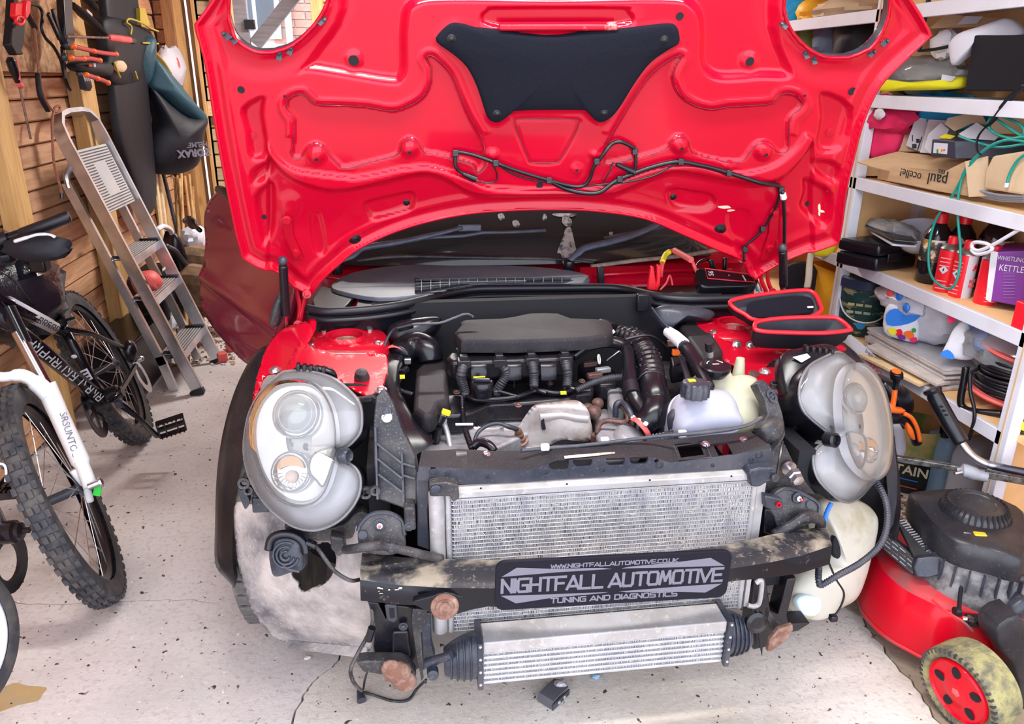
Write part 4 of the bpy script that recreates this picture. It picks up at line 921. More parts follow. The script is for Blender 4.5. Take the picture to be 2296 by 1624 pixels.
# engine bay: dark inner walls and undertray keep the floor from showing through
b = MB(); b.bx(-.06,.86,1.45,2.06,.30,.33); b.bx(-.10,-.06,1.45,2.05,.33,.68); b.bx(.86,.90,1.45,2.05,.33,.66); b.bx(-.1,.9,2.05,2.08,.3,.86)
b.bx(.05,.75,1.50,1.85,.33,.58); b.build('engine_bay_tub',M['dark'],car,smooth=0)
# strut towers
for s,cx,cy in ((1,-.165,1.935),(-1,.895,1.93)):
    b = MB()
    def el(rx,ry,z,e=3.2):
        out = []
        for k in range(28):
            a = 2*pi*k/28; c,d = cos(a),sin(a); out.append(V((cx+rx*math.copysign(abs(c)**(2/e),c),cy+ry*math.copysign(abs(d)**(2/e),d),z)))
        return out
    b.loft([el(.125,.13,.45),el(.120,.12,.70),el(.116,.105,.765),el(.113,.10,.772),el(.110,.096,.790),el(.100,.086,.802),el(.055,.05,.806,2),el(.052,.047,.816,2),el(.044,.04,.814,2),el(.042,.038,.79,2)])
    tw = b.build('strut_tower',M['redd'],car,smooth=50)
    for dx,dy in ((-.082,-.05),(.082,-.045),(-.06,.062),(.06,.062)): bolt((cx+dx,cy+dy,.80),(0,0,1),.0085,M['steel'],tw)
    b = MB(); b.lathe((cx,cy,.788),(0,0,1),[(.041,0),(.03,.012),(.0005,.014)],18); b.build('strut_top',M['rust'],tw)
    for x,y in (((805,808),(834,803)) if s > 0 else ((1652,774),(1682,776))):
        bolt(at(x,y,Y=cy-.115),(0,-1,.4),.008,M['steel'],tw)
def pxpatch(name,poly,yf,mt,holes=(),step=7,th=.004,n=3,sm_=60):
    b = patch(s2(poly,n),[s2(h,3) for h in holes],lambda x,y: at(x,y,Y=yf(x,y)),step); return b.build(name,mt,car,smooth=sm_,solid=th,recalc=False)
pxpatch('inner_wing',[(565,915),(573,860),(590,800),(612,762),(640,735),(668,728),(706,716),(704,748),(672,800),(645,838),(600,840),(580,880)],lambda x,y: 1.60+(906-y)/181*.40+.03*sin((x-560)*.035),M['red'])
pxpatch('inner_wing_slope',[(680,760),(700,782),(770,788),(860,795),(868,835),(845,890),(800,880),(740,846),(645,842),(655,800)],lambda x,y: 1.84-(y-785)*.0022,M['redd'])
pxpatch('inner_wing_slope',[(1600,745),(1640,770),(1700,778),(1735,750),(1800,770),(1880,772),(1888,790),(1760,800),(1745,830),(1740,870),(1715,900),(1690,880),(1660,830),(1610,800)],lambda x,y: 1.84-(y-765)*.0020,M['redd'])
pxpatch('arch_shade_sheet',[(1700,860),(1750,800),(1850,800),(1990,900),(2000,1200),(1900,1250),(1800,1250),(1730,1120),(1745,950)],lambda x,y: 1.72,M['dark'])  # flat black sheets colour in the shaded void behind each headlamp
pxpatch('arch_shade_sheet',[(770,860),(850,900),(880,1200),(830,1260),(740,1260),(640,1180),(600,1000),(640,860)],lambda x,y: 1.66,M['dark'])
for p,mt in (((811,832),'dirty'),((1686,836),'brown')): b = MB(); q = at(*p,Y=1.70); b.lathe(q+V((0,0,-.04)),(0,-.3,1),[(.016,0),(.018,.03),(.014,.045),(.0005,.048)],14); b.build('bump_stop',M[mt],car)
# gas struts with rods, hinge links
for (t,m_,e,yt) in (((634,585),(641,705),(644,738),(1.93,1.97,2.0)),((1755,556),(1757,640),(1758,690),(1.93,1.97,2.0))):
    A,B_,C_ = at(*t,Y=yt[0]),at(*m_,Y=yt[1]),at(*e,Y=yt[2])
    b = MB(); b.tube([A,A.lerp(B_,.08),A.lerp(B_,.1),B_],[.009,.009,.0115,.0115],14); g = b.build('gas_strut',M['black'],car)
    b = MB(); b.tube([B_,C_],.0045,10); b.build('strut_rod',M['chrome'],g)
    b = MB(); b.ball(A,.012); b.build('ball_socket',M['bar'],g)
for pts in ([(662,592),(672,618),(666,650),(672,690),(668,728)],[(680,592),(676,640),(684,660),(676,700),(672,730)],[(690,592),(692,625),(688,660)],[(1716,590),(1706,620),(1716,650),(1724,668)],[(1722,596),(1722,630),(1732,655)]):
    b = MB(); b.tube(sm([at(x,y,Y=2.02) for x,y in pts],5),.006,8,flat=.5); h = b.build('hinge_link',M['redd'],car,smooth=180)
    bolt(at(*pts[-1],Y=2.0),(0,-1,.2),.007,M['redd'],h)
# wing-top trim piece beside the left strut
o,n = plane_at(620,690,n=(-.2,-.9,.2),Y=1.98)
b = MB(); pillow(b,s2([(634,650),(640,665),(632,700),(620,730),(608,734),(606,720),(612,690),(622,662)],4),o,n,.02,.02); b.build('scuttle_end_trim',M['dirty'],car)
# open door on the left, glossy outer skin towards the camera, its red darkened for shade
H0,E0 = V((-.46,2.42,.6)),V((-.93,3.30,.6)); dd = (E0-H0).normalized(); dn = V((dd.y*-1,dd.x,0)).normalized(); dn = dn if dn.y < 0 else -dn
dpoly = s2([(462,500),(464,470),(478,443),(503,428),(560,424),(640,470),(660,700),(620,800),(584,806),(545,772),(500,716),(480,670),(474,600),(470,545)],4)
def doorpt(x,y):
    p = atp(x,y,H0,dn); zz = p.z; return p + dn*(.05*math.exp(-((zz-.62)/.22)**2) + .012*math.exp(-((zz-.75)/.02)**2))
b = patch(dpoly,[],doorpt,5); dr = b.build('front_door',pm('shaded_red_paint',(.23,.006,.04),.22,coat=.45,spec=.35),car,smooth=180,recalc=False,label='open front door with glossy red skin coloured darker for shade')
b = MB(); b.tube([doorpt(x,y)-dn*.012 for x,y in dpoly],.013,8,closed=True); b.build('door_edge',M['maroon'],dr,smooth=180)
b = MB(); b.tube(sm([doorpt(x,y)+dn*.02 for x,y in ((505,424),(518,428),(532,442),(560,470))],4),.014,8); b.build('window_seal',M['black'],dr,smooth=180)
b = MB(); b.tube(sm([doorpt(x,y)+dn*.05 for x,y in ((452,492),(458,490),(470,500),(486,513))],4),[.012]*5+[.018]*4+[.008]*10,10); b.build('door_handle',M['satin'],dr,smooth=180)
# ---------------------------------------------------------------- wheel arch trims
def arch(outer,inner,y0,y1,th):
    b = MB(); rings = []
    n = len(outer)
    for i,(a,c) in enumerate(zip(outer,inner)):
        t = i/(n-1); A = at(*a,Y=y0[0]+(y0[1]-y0[0])*t); C_ = at(*c,Y=y1[0]+(y1[1]-y1[0])*t); m_ = A.lerp(C_,.5)+V((0,-.012,.006))
        rings.append([A,A.lerp(m_,.5)+V((0,-.006,.003)),m_,C_,C_+V((0,.03,0)),m_+V((0,.02,-.01)),A+V((0,.02,0))])
    b.loft(rings); return b
so_,si_ = sm([(x,y,0) for x,y in [(594,780),(566,800),(536,853),(512,920),(494,1000),(485,1080),(482,1180),(482,1262),(500,1292),(526,1318)]],4),sm([(x,y,0) for x,y in [(600,790),(588,812),(574,858),(566,905),(556,966),(546,1020),(524,1130),(521,1200),(522,1262),(527,1312)]],4)
arch([(p.x,p.y) for p in so_],[(p.x,p.y) for p in si_],(2.02,1.60),(1.98,1.555),.01).build('wheel_arch_trim',M['dusty'],car,smooth=50)
so_,si_ = sm([(x,y,0) for x,y in [(1890,768),(1925,800),(1958,855),(1985,920),(2003,990),(2013,1060),(2016,1130),(2012,1180),(2006,1212)]],4),sm([(x,y,0) for x,y in [(1878,776),(1912,806),(1944,860),(1970,925),(1988,995),(1998,1060),(2004,1130),(2002,1180),(2000,1210)]],4)
arch([(p.x,p.y) for p in so_],[(p.x,p.y) for p in si_],(1.98,1.60),(1.94,1.55),.01).build('wheel_arch_trim',M['dusty'],car,smooth=50)
o,n = plane_at(2000,1100,n=(.5,-.8,.1),Y=1.60)
b = MB(); slabp(b,[(1992,985),(2004,985),(2012,1060),(2010,1130),(1998,1210),(1990,1200),(1996,1130),(1990,1060)],o,n,.004); b.build('arch_bracket',M['bar'],car)
# ---------------------------------------------------------------- left front wheel and felt liner with its torn opening
b = MB(); wc = V((-.372,1.95,.292)); prof = [(.20,-.09),(.262,-.096),(.281,-.088),(.291,-.06),(.292,0),(.291,.06),(.281,.088),(.262,.096),(.20,.09)]
b.lathe(wc,(-1,0,0),prof,56); whl = b.build('front_wheel',M['tyred'],car,smooth=50)
tb0 = None
for k in range(40):
    for s in (-1,1):
        a = 2*pi*k/40+s*.04;
        if -.75 < sin(a) < .3 and cos(a) < -.2:
            p = wc + V((s*.045,cos(a)*.292,sin(a)*.292)); Mx = Matrix.Rotation(a,3,'X') @ Matrix.Rotation(s*.25,3,'Z')
            bb = MB(); bb.box(p,(.07,.008,.034),Matrix.Rotation(a+pi,3,'X')); bb.build('tread_block',M['tyred'],whl,bevel=.002)
b = MB(); b.lathe(V((1.12,1.97,.292)),(1,0,0),prof,56); b.build('front_wheel',M['tyred'],car,smooth=50)
LIN = [(528,1136),(560,1130),(640,1150),(760,1170),(826,1200),(834,1320),(836,1420),(820,1462),(740,1458),(652,1440),(618,1428),(575,1380),(550,1320),(534,1245)]
HOLE = [(668,1268),(700,1225),(740,1215),(756,1250),(748,1285),(728,1310),(700,1318),(684,1328),(668,1322),(670,1308),(652,1290)]
def liny(x,y): return 1.62 - .20*((x-520)/320)**.8 + .10*((y-1290)/170)**2*(1 if y > 1290 else .3) if x > 520 else 1.62
lb = patch(s2(LIN,4),[s2(HOLE,2)],lambda x,y: at(x,y,Y=liny(x,y)-.004*NZ.noise(V((x*.012,y*.03,0)))),6)
lin = lb.build('arch_liner',M['liner'],car,smooth=60,recalc=False,solid=.006)
b = MB(); b.loft([[at(x,y,Y=liny(x,y)-.008),at(x,y+18+.04*(x-645),Y=liny(x,y)-.03),at(x,y+18+.04*(x-645),Y=liny(x,y)+.02),at(x,y,Y=liny(x,y)+.02)] for x,y in ((645,1436),(700,1441),(760,1447),(822,1452))]); b.build('liner_lip',M['liner'],lin)
# horn
o,n = plane_at(640,1240,n=(-.1,-.9,.3),Y=1.40)
b = MB(); pillow(b,s2([(604,1235),(612,1208),(632,1197),(660,1198),(680,1210),(684,1245),(680,1276),(650,1285),(616,1293),(606,1265)],4),o,n,.018,.03); hn = b.build('horn',M['navy'],car)
b = MB(); b.tube(sm([atp(x,y,o,n)+n*.012 for x,y in ((606,1230),(612,1206),(632,1195),(662,1197),(684,1214),(690,1238))],5),.009,8); b.build('horn_rim',M['black'],hn,smooth=180)
for k,r in enumerate((.026,.018,.009)):
    c_ = atp(646,1240,o,n)+n*(.017+.003*k); xx,yy,_ = frame(n); b = MB(); b.tube([c_ + xx*r*cos(a) + yy*r*sin(a) for a in [1.0+5.0*j/20 for j in range(21)]],.003,6); b.build('spiral',M['navy'],hn,smooth=180)
b = MB(); b.tube([atp(x,y,o,n)+n*.018 for x,y in ((630,1252),(650,1270),(676,1276))],.003,6); b.build('spiral',M['navy'],hn)
b = MB(); b.tube([at(688,1216,Y=1.39),at(708,1224,Y=1.385)],.008,8); b.build('horn_plug',M['black'],hn)
b = MB(); b.tube(sm([at(708,1224,Y=1.385),at(724,1246,Y=1.36),at(752,1282,Y=1.35),at(786,1302,Y=1.34),at(806,1300,Y=1.36)],6),.0042,7); b.build('wiring_lead',M['dirty'],car,smooth=180)
# ---------------------------------------------------------------- chassis ends and lower legs
for P_,Yp,bs in (([(803,1190),(812,1170),(835,1152),(870,1150),(900,1165),(906,1190),(908,1230),(870,1245),(812,1236),(803,1215)],1.37,[(852,1176,'red'),(814,1198,'m')]),([(1722,1130),(1740,1105),(1765,1095),(1800,1108),(1832,1128),(1834,1150),(1828,1168),(1800,1180),(1750,1190),(1730,1165)],1.40,[(1785,1116,'red'),(1812,1130,'m')])):
    o,n = plane_at(P_[0][0],P_[0][1],n=(0,-.9,.3),Y=Yp)
    b = MB(); pillow(b,s2(P_,4),o,n,.006,.02,fs=(1,.96,.9,.86,.4)); pl = b.build('crash_mount_plate',M['dirty'],car)
    q = s2(P_,4); b = MB(); b.tube([atp(x,y,o,n)+n*.003 for x,y in q[:len(q)*5//9]],.004,6); b.build('flange_edge',M['bar'],pl)
    for x,y,k in bs:
        p = atp(x,y,o,n)+n*.007
        if k == 'red':
            b = MB(); b.lathe(p,n,[(.013,0),(.013,.003),(.0105,.004),(.0105,.001),(.004,.001)],18); b.build('stud_washer',M['bar'],pl)
            b = MB(); b.lathe(p,n,[(.006,0),(.006,.008),(.003,.008),(.003,.015)],8); b.build('stud',M['steel'],pl); b = MB(); b.lathe(p+n*.015,n,[(.0035,0),(.003,.004),(.0003,.005)],8); b.build('stud_tip',M['redink'],pl)
        else:
            b = MB(); b.lathe(p,n,[(.009,0),(.009,.002),(.0003,.002)],16); b.build('plate_disc',M['bar'],pl)
def steel(name,P_,Yp,mt='bar',t=.02,bev=.003,n=None,par=None):
    o,nn_ = plane_at(P_[0][0],P_[0][1],n=n,Y=Yp); b = MB(); slabp(b,P_,o,nn_,t); return b.build(name,M[mt],par or car,bevel=bev)
lg = steel('lower_leg',[(824,1350),(848,1352),(866,1390),(888,1358),(926,1362),(934,1400),(940,1500),(900,1520),(842,1500),(836,1450),(840,1400)],1.345,'black',.06)
steel('lower_leg_face',[(880,1418),(916,1416),(922,1470),(908,1484),(880,1482)],1.335,'dusty',.012,.004)
steel('slotted_link',[(862,1358),(870,1356),(890,1358),(893,1390),(884,1398),(868,1394)],1.338,'bar',.01,.003)
steel('slot',[(872,1364),(884,1363),(886,1386),(874,1388)],1.3375,'dark',.01,.001)
bolt(at(904,1405,Y=1.335),(0,-1,.1),.006,M['bar'],lg)
lg2 = steel('lower_leg',[(1690,1300),(1718,1298),(1728,1370),(1745,1380),(1765,1300),(1786,1296),(1765,1380),(1770,1400),(1818,1398),(1790,1416),(1740,1426),(1726,1450),(1690,1458),(1680,1440)],1.42,'dusty',.05)
steel('deflector_flap',[(925,1366),(958,1368),(952,1400),(940,1430),(950,1520),(945,1528),(934,1470),(924,1400)],1.325,'dirty',.004,0)
steel('deflector_flap',[(1700,1412),(1712,1396),(1710,1450),(1709,1472),(1704,1450)],1.40,'black',.004,0)
rp = steel('undertray_bracket',[(798,1486),(820,1484),(900,1484),(918,1492),(934,1515),(926,1530),(900,1526),(868,1516),(815,1508)],1.30,'dirty',.03)
for c_,r_ in (((890,1500),.022),((906,1520),.02),((876,1492),.016)):
    b = MB(); crumple(b,at(*c_,Y=1.285)-V((0,0,r_*.5)),(r_*2.2,r_*1.4,r_*2),3,.2,14,9,False); b.build('rust_scab',M['rust'],rp,smooth=50)
rp2 = steel('rusty_bracket',[(1724,1450),(1726,1436),(1745,1412),(1778,1402),(1779,1414),(1760,1440),(1732,1460),(1720,1462)],1.33,'rust',.012,.002)
steel('rusty_bracket_arm',[(1726,1372),(1746,1400),(1760,1404),(1740,1420),(1734,1420),(1722,1390)],1.36,'dirty',.02,.003)
b = MB(); b.lathe(at(1692,1392,Y=1.30),(0,-1,.2),[(.024,0),(.024,.012),(.016,.016),(.008,.014),(.0005,.016)],20); b.build('rubber_bush',M['black'],car)
b = MB(); b.tube([at(958,1488,Y=1.30),at(1012,1468,Y=1.28)],[.012,.008],10); b.lathe(at(970,1502,Y=1.29),(0,-1,.1),[(.012,0),(.012,.02),(.009,.022),(.0005,.022)],16); b.build('tray_arm',M['navy'],car)
steel('front_upright',[(942,1375),(966,1375),(968,1440),(976,1470),(960,1500),(948,1505)],1.335,'navy',.02)
b = MB(); b.tube(sm([at(775,1233,Y=1.37),at(800,1230,Y=1.34),at(850,1224,Y=1.33),at(880,1228,Y=1.32),at(930,1240,Y=1.33),at(990,1254,Y=1.35)],5),.0095,10); b.build('coolant_pipe',M['dirty'],car,smooth=180)
b = MB(); b.tube([at(872,1226,Y=1.322),at(882,1229,Y=1.322)],.0115,10); b.build('hose_clip',M['bar'],car)
b = MB(); b.tube(sm([at(1732,1200,Y=1.36),at(1775,1178,Y=1.36),at(1800,1162,Y=1.365),at(1825,1160,Y=1.38),at(1840,1172,Y=1.40),at(1838,1188,Y=1.42)],5),[.011]*10+[.014]*6+[.012]*20,10); b.build('coolant_pipe',M['dirty'],car,smooth=180)
steel('duct_flap',[(1714,1145),(1726,1142),(1738,1160),(1744,1190),(1725,1200),(1712,1195)],1.38,'black',.01)
bk = steel('sensor_bracket',[(1715,1112),(1736,1116),(1756,1122),(1756,1142),(1740,1145),(1716,1140)],1.345,'bar',.02)
b = MB(); b._ring(at(1745,1131,Y=1.343),(0,-1,0),[(.003,0),(.006,0),(.006,.004),(.003,.004)],16); b.build('bracket_screw',M['redd'],bk)
p = at(1778,1062,Y=1.40); ax = (p-at(1758,1036,Y=1.44)).normalized()
b = MB(); b.tube([p-ax*.05,p],.004,8); b.tube([p-ax*.022,p-ax*.016],.017,14); b.lathe(p,ax,[(.016,0),(.016,.012),(.014,.014),(.013,.014),(.013,.026),(.002,.028)],6); b.build('long_bolt',M['steel'],car)
steel('carrier_end',[(1705,1075),(1725,1020),(1752,990),(1762,1000),(1790,1060),(1830,1110),(1800,1108),(1765,1094),(1730,1130),(1716,1130)],1.43,'dirty',.02)
# fog lamp loom hanging to the floor at the left
b = MB(); lo_ = [at(826,1330,Y=1.36),at(836,1390,Y=1.34),at(822,1430,Y=1.32),at(800,1470,Y=1.29),at(786,1505,Y=1.27),at(796,1535,Y=1.26),at(812,1550,Z=.02)]
b.tube(sm(lo_,6),.0042,7); lm = b.build('fog_lamp_loom',M['dirty'],car,smooth=180)
b = MB(); b.tube(sm([at(812,1552,Z=.006),at(840,1560,Z=.005),at(880,1572,Z=.005),at(915,1570,Z=.005),at(935,1545,Z=.02),at(955,1525,Z=.07)],6),.0036,7); b.tube(sm([at(815,1545,Z=.02),at(818,1525,Z=.08),at(824,1505,Z=.16)],4),.003,7); b.build('loom_tail',M['dirty'],lm,smooth=180)
b = MB(); b.tube([at(806,1548,Z=.016),at(811,1572,Z=.010)],[.007,.012],10); b.build('loom_plug',M['bar'],lm)
b = MB(); b.tube([at(834,1408,Y=1.31),at(826,1436,Y=1.31)],.008,10); b.build('loom_plug',M['black'],lm)
# ---------------------------------------------------------------- headlamps
def headlamp(outer,oval,o,n,proj,indi,cres,bulge,label,tilt=(0,0),ovc=None,c=None):
    n = V(n).normalized(); O = s2(outer,4); Q = s2(oval,5); c = c or cen(outer); ovc = ovc or cen(oval)
    k = (o-CAM).dot(FW)/F
    b = MB(); b.loft([[atp(c[0]+(x-c[0])*f,c[1]+(y-c[1])*f,o,n)-n*h for x,y in O] for f,h in ((1.0,.006),(1.0,.03),(.93,.05),(.86,.10),(.5,.115))]); b.f = [f for f in b.f if not (len(f) > 4 and 0 in f)]; b.mi = b.mi[:len(b.f)]
    hl = b.build('headlamp',M['black'],car,smooth=50,label=label)
    # silver bowl inside
    b = MB(); b.loft([[atp(c[0]+(x-c[0])*f,c[1]+(y-c[1])*f,o,n)-n*h for x,y in O] for f,h in ((.985,.003),(.9,.02),(.7,.028),(.4,.032),(.05,.033))],cap=False); b.build('reflector_bowl',M['bowl'],hl,smooth=60,recalc=False)
    b = MB(); b.tube([atp(x,y,o,n)+n*.001 for x,y in O],.0035,8,closed=True); b.build('lens_rim',clear('lens_rim',(.8,.8,.82),.25,.1,(.5,.5,.53)),hl,smooth=180)
    # inner oval trim, standing proud, and its collar
    up_ = lambda x,y: tilt[0]*(x-ovc[0])*k + tilt[1]*(y-ovc[1])*k
    b = MB(); b.loft([[atp(x,y,o,n)-n*.01 for x,y in Q],[atp(x,y,o,n)+n*(bulge*.35+up_(x,y)) for x,y in Q],[atp(ovc[0]+(x-ovc[0])*.93,ovc[1]+(y-ovc[1])*.93,o,n)+n*(bulge*.3+up_(x,y)) for x,y in Q],[atp(ovc[0]+(x-ovc[0])*.90,ovc[1]+(y-ovc[1])*.90,o,n)-n*.004 for x,y in Q],[atp(ovc[0]+(x-ovc[0])*.3,ovc[1]+(y-ovc[1])*.3,o,n)-n*.012 for x,y in Q]],cap=False)
    b.build('oval_bezel',M['reflector'],hl,smooth=40,recalc=False)
    def disc(x,y,r,prof,mt,name,h=0,sq=1.0,nn=None):
        b = MB(); p = atp(x,y,o,n)+n*h; b.lathe(p,nn or n,[(a*r*k,q*k) for a,q in prof],32); return b.build(name,mt,hl,smooth=60)
    x,y,r = proj
    disc(x,y,r*1.38,[(1.0,-6),(1.0,6),(.94,9),(.88,4),(.84,-8)],M['chrome'],'projector_surround',.004)
    disc(x,y,r*1.1,[(1.0,-8),(1.0,10),(.94,13),(.88,8)],M['reflector'],'projector_ring',.006)
    disc(x,y,r,[(1.0,2),(.94,8),(.8,14),(.55,19),(.25,22),(.02,22.5)],pm('projector_glass',(.40,.44,.47),.04,spec=.8,coat=1),'projector_lens',.007)
    x,y,r = indi
    disc(x,y,r*1.16,[(1.0,-4),(1.0,4),(.93,6),(.88,0),(.5,-10),(.02,-12)],M['chrome'],'indicator_bowl',.006)
    b = MB(); pts = s2([(x-r*.78,y-r*.1),(x-r*.6,y-r*.62),(x-r*.1,y-r*.86),(x+r*.45,y-r*.75),(x+r*.72,y-r*.2),(x+r*.3,y-r*.3),(x-r*.3,y-r*.3)],3); b.prism([atp(u,v,o,n)+n*.0085 for u,v in pts],n*.0015); b.build('amber_reflection',pm('amber_reflection_tint',(.85,.33,.03),.25),hl)  # amber shape stands in for the bulb's reflection in the bowl
    disc(x,y+r*.28,r*.36,[(1,0),(.9,6),(.5,10),(.02,11)],pm('amber_bulb',(.85,.55,.42),.15),'indicator_bulb',.007)
    for q in range(11):
        a = pi*(.05+.9*q/10); b = MB(); b.bar(atp(x+r*.98*cos(a),y+r*.98*sin(a),o,n)+n*.009,atp(x+r*.55*cos(a),y+r*.55*sin(a),o,n)+n*.004,.0014,.0014); b.build('indicator_flute',M['reflector'],hl)
    b = MB(); b.prism([atp(u,v,o,n)+n*(bulge*.35) for u,v in s2(cres,5)],n*.002); b.build('side_lamp_mirror',M['chrome'],hl)
    b = MB(); b.tube([atp(u,v,o,n)+n*(bulge*.35+.003) for u,v in s2(cres,5)],.0022,6,closed=True); b.build('side_lamp_edge',M['bar'],hl,smooth=180)
    # lens: clear outer skin, domed
    b = MB(); rings = []
    for f in (1,.985,.95,.88,.76,.6,.4,.2,.03):
        h = bulge*(1-f**2.2)**.55 + .002
        rings.append([atp(c[0]+(x-c[0])*f,c[1]+(y-c[1])*f,o,n)+n*(h+up_(c[0]+(x-c[0])*f,c[1]+(y-c[1])*f)*(1-f)) for x,y in O])
    b.loft(rings,cap=False); b.build('lens',M['lens'],hl,smooth=180,label='clear, slightly yellowed headlamp lens')
    b = MB(); b.loft([[atp(ovc[0]+(x-ovc[0])*f,ovc[1]+(y-ovc[1])*f,o,n)+n*(bulge*.62*(1-f**3)**.5+bulge*.36+up_(x,y)) for x,y in Q] for f in (1,.97,.9,.75,.5,.2,.03)],cap=False)
    b.build('oval_cover',clear('hazed_oval',(.95,.945,.91),.13,.07,(.70,.70,.68)),hl,smooth=180,recalc=False)
    return hl
oL = at(672,1000,Y=1.47)
nL = V((-.22,-.84,.50))
headlamp([(600,862),(630,838),(646,833),(693,833),(746,848),(779,872),(803,900),(811,926),(809,966),(793,989),(778,1002),(764,1008),(762,1020),(769,1032),(796,1049),(808,1072),(806,1106),(789,1139),(759,1169),(719,1187),(686,1188),(650,1176),(610,1146),(576,1102),(556,1059),(548,1016),(550,973),(560,926),(580,888)],
         [(660,851),(700,856),(730,880),(750,920),(758,965),(758,1015),(750,1060),(733,1105),(705,1132),(668,1138),(628,1122),(596,1088),(574,1040),(563,985),(566,935),(585,890),(620,860)],
         oL,nL,(667,930,40),(656,1058,40),[(757,1008),(748,1048),(731,1090),(716,1078),(702,1062),(700,1042),(708,1022),(728,1010)],.040,'large round headlamp seen nearly face on',c=(672,1000))
oR = at(1890,965,Y=1.52)
nR = V((.40,-.80,.44))
headlamp([(1815,820),(1846,802),(1877,790),(1902,803),(1925,822),(1948,845),(1966,876),(1980,918),(1988,965),(1987,1020),(1972,1062),(1950,1090),(1930,1112),(1906,1126),(1883,1122),(1859,1103),(1834,1076),(1823,1042),(1825,1014),(1838,998),(1856,986),(1858,974),(1846,963),(1818,940),(1800,919),(1791,888),(1796,850)],
         [(1912,815),(1896,824),(1882,848),(1876,888),(1877,931),(1882,968),(1894,1017),(1914,1050),(1938,1072),(1957,1078),(1975,1063),(1984,1030),(1987,980),(1981,925),(1968,872),(1950,839),(1931,820)],
         oR,nR,(1912,894,27),(1942,1010,26),[(1884,972),(1902,970),(1922,978),(1929,1000),(1926,1030),(1915,1052),(1902,1036),(1892,1008)],.040,'round headlamp seen from its side',c=(1892,960))
# lugs and rubbers on the lamps
def lug(pts,Y,ax=(0,-1,.2),r=.0125,col='dirty',neck=None):
    p = at(*pts,Y=Y); b = MB(); b._ring(p,ax,[(r*.55,-.006),(r,-.006),(r,.006),(r*.55,.006)],18); o = b.build('lamp_lug',M[col],car)
    if neck: b = MB(); b.bar(p+V((0,.004,0)),at(*neck,Y=Y+.012),.014,.012); b.build('lug_arm',M[col],o,bevel=.002)
    return o
lug((547,1083),1.50,neck=(556,1062)); lug((557,1099),1.50,r=.010,neck=(575,1110)); lug((820,1105),1.42,neck=(804,1098)); lug((842,1100),1.41,r=.010,neck=(822,1100))
lug((846,892),1.56,(0,-.3,1),.012,'dirty',(800,898)); lug((1735,863),1.60,(0,-.3,1),.010,'dirty')
for x,y,Y in ((854,876,1.55),(1715,834,1.60),(617,831,1.60)):
    bolt(at(x,y,Y=Y),(0,-.2,1),.0085,M['steel'],car)
b = MB(); b.lathe(at(766,1022,Y=1.42),V((.9,-.6,.2)),[(.016,0),(.016,.014),(.012,.02),(.008,.012),(.0005,.012)],18); b.build('lamp_plug',M['navy'],car)
b = MB(); b.lathe(at(1862,986,Y=1.44),V((.3,-.9,.3)),[(.017,-.01),(.017,.014),(.012,.018),(.009,.008),(.0005,.008)],18); b.build('lamp_plug',M['black'],car)
# ribbed housing tops above both lamps, with a printed label
for P_,Y,lab in (([(650,838),(672,822),(700,824),(745,828),(752,845),(700,842)],1.56,None),([(1748,800),(1800,780),(1850,772),(1880,786),(1850,808),(1812,822),(1800,850),(1792,890),(1760,880)],1.62,1)):
    o,n = plane_at(*P_[0],n=(0,-.6,.7),Y=Y); b = MB(); pillow(b,s2(P_,3),o,n,.02,.03); h = b.build('lamp_housing_top',M['black'],car)
    for q in range(5):
        x0 = P_[1][0]+q*14; y0 = P_[1][1]+4+q*2; b = MB(); b.box(atp(x0,y0+6,o,n)+n*.018,(.008,.018,.016)); b.build('housing_tab',M['dusty'],h,bevel=.002)
    if lab:
        b = MB(); b.prism([atp(x,y,o,n)+n*.023 for x,y in ((1768,812),(1800,804),(1808,812),(1788,824))],n*.001); b.build('printed_label',M['paper'],h,smooth=0)
b = MB(); slabp(b,s2([(542,1100),(550,1105),(560,1125),(552,1142),(545,1135),(535,1105)],3),*plane_at(550,1120,Y=1.53),.02); b.build('wing_bracket',M['bar'],car,bevel=.003)
b = MB(); slabp(b,[(563,1118),(600,1120),(604,1150),(566,1152)],*plane_at(580,1135,Y=1.54),.05); b.build('wing_foam_block',M['navy'],car,bevel=.004)
b = MB(); slabp(b,s2([(640,1178),(700,1188),(770,1178),(800,1150),(830,1160),(815,1200),(760,1212),(700,1214),(650,1200)],3),*plane_at(730,1190,Y=1.45),.04); b.build('lamp_carrier',M['dirty'],car,bevel=.006)
o,n = plane_at(756,1222,Y=1.40); b = MB(); slabp(b,[(740,1203),(770,1210),(776,1240),(758,1250),(742,1232)],o,n,.03); b.build('sensor_block',M['dirty'],car,bevel=.004)
# ---------------------------------------------------------------- washer bottle, hose and wires at the right
o,n = plane_at(1860,1280,n=(.25,-.9,.25),Y=1.56)
P_ = [(1838,1128),(1880,1118),(1930,1122),(1962,1148),(1966,1180),(1952,1240),(1936,1300),(1915,1345),(1880,1366),(1840,1392),(1800,1386),(1775,1362),(1772,1330),(1788,1296),(1812,1270),(1840,1250),(1852,1222),(1846,1180)]
b = MB(); pillow(b,s2(P_,4),o,n,.055,.07,round_=.6); wbt = b.build('washer_bottle',M['bottle'],car,label='stained cream washer bottle with a little blue fluid',subsurf=1)
o2 = o + n*.056; b = MB(); pillow(b,s2([(1785,1350),(1800,1335),(1835,1338),(1842,1360),(1828,1380),(1800,1378)],4),o + n*.032,n,.012,.01); b.build('blue_fluid_patch',pm('blue_fluid',(.62,.76,.82),.35),wbt)
b = MB(); pillow(b,s2([(1870,1205),(1892,1195),(1896,1225),(1882,1255),(1868,1240)],4),o + n*.034,n,.008,.01); b.build('moulded_boss',M['dark'],wbt)
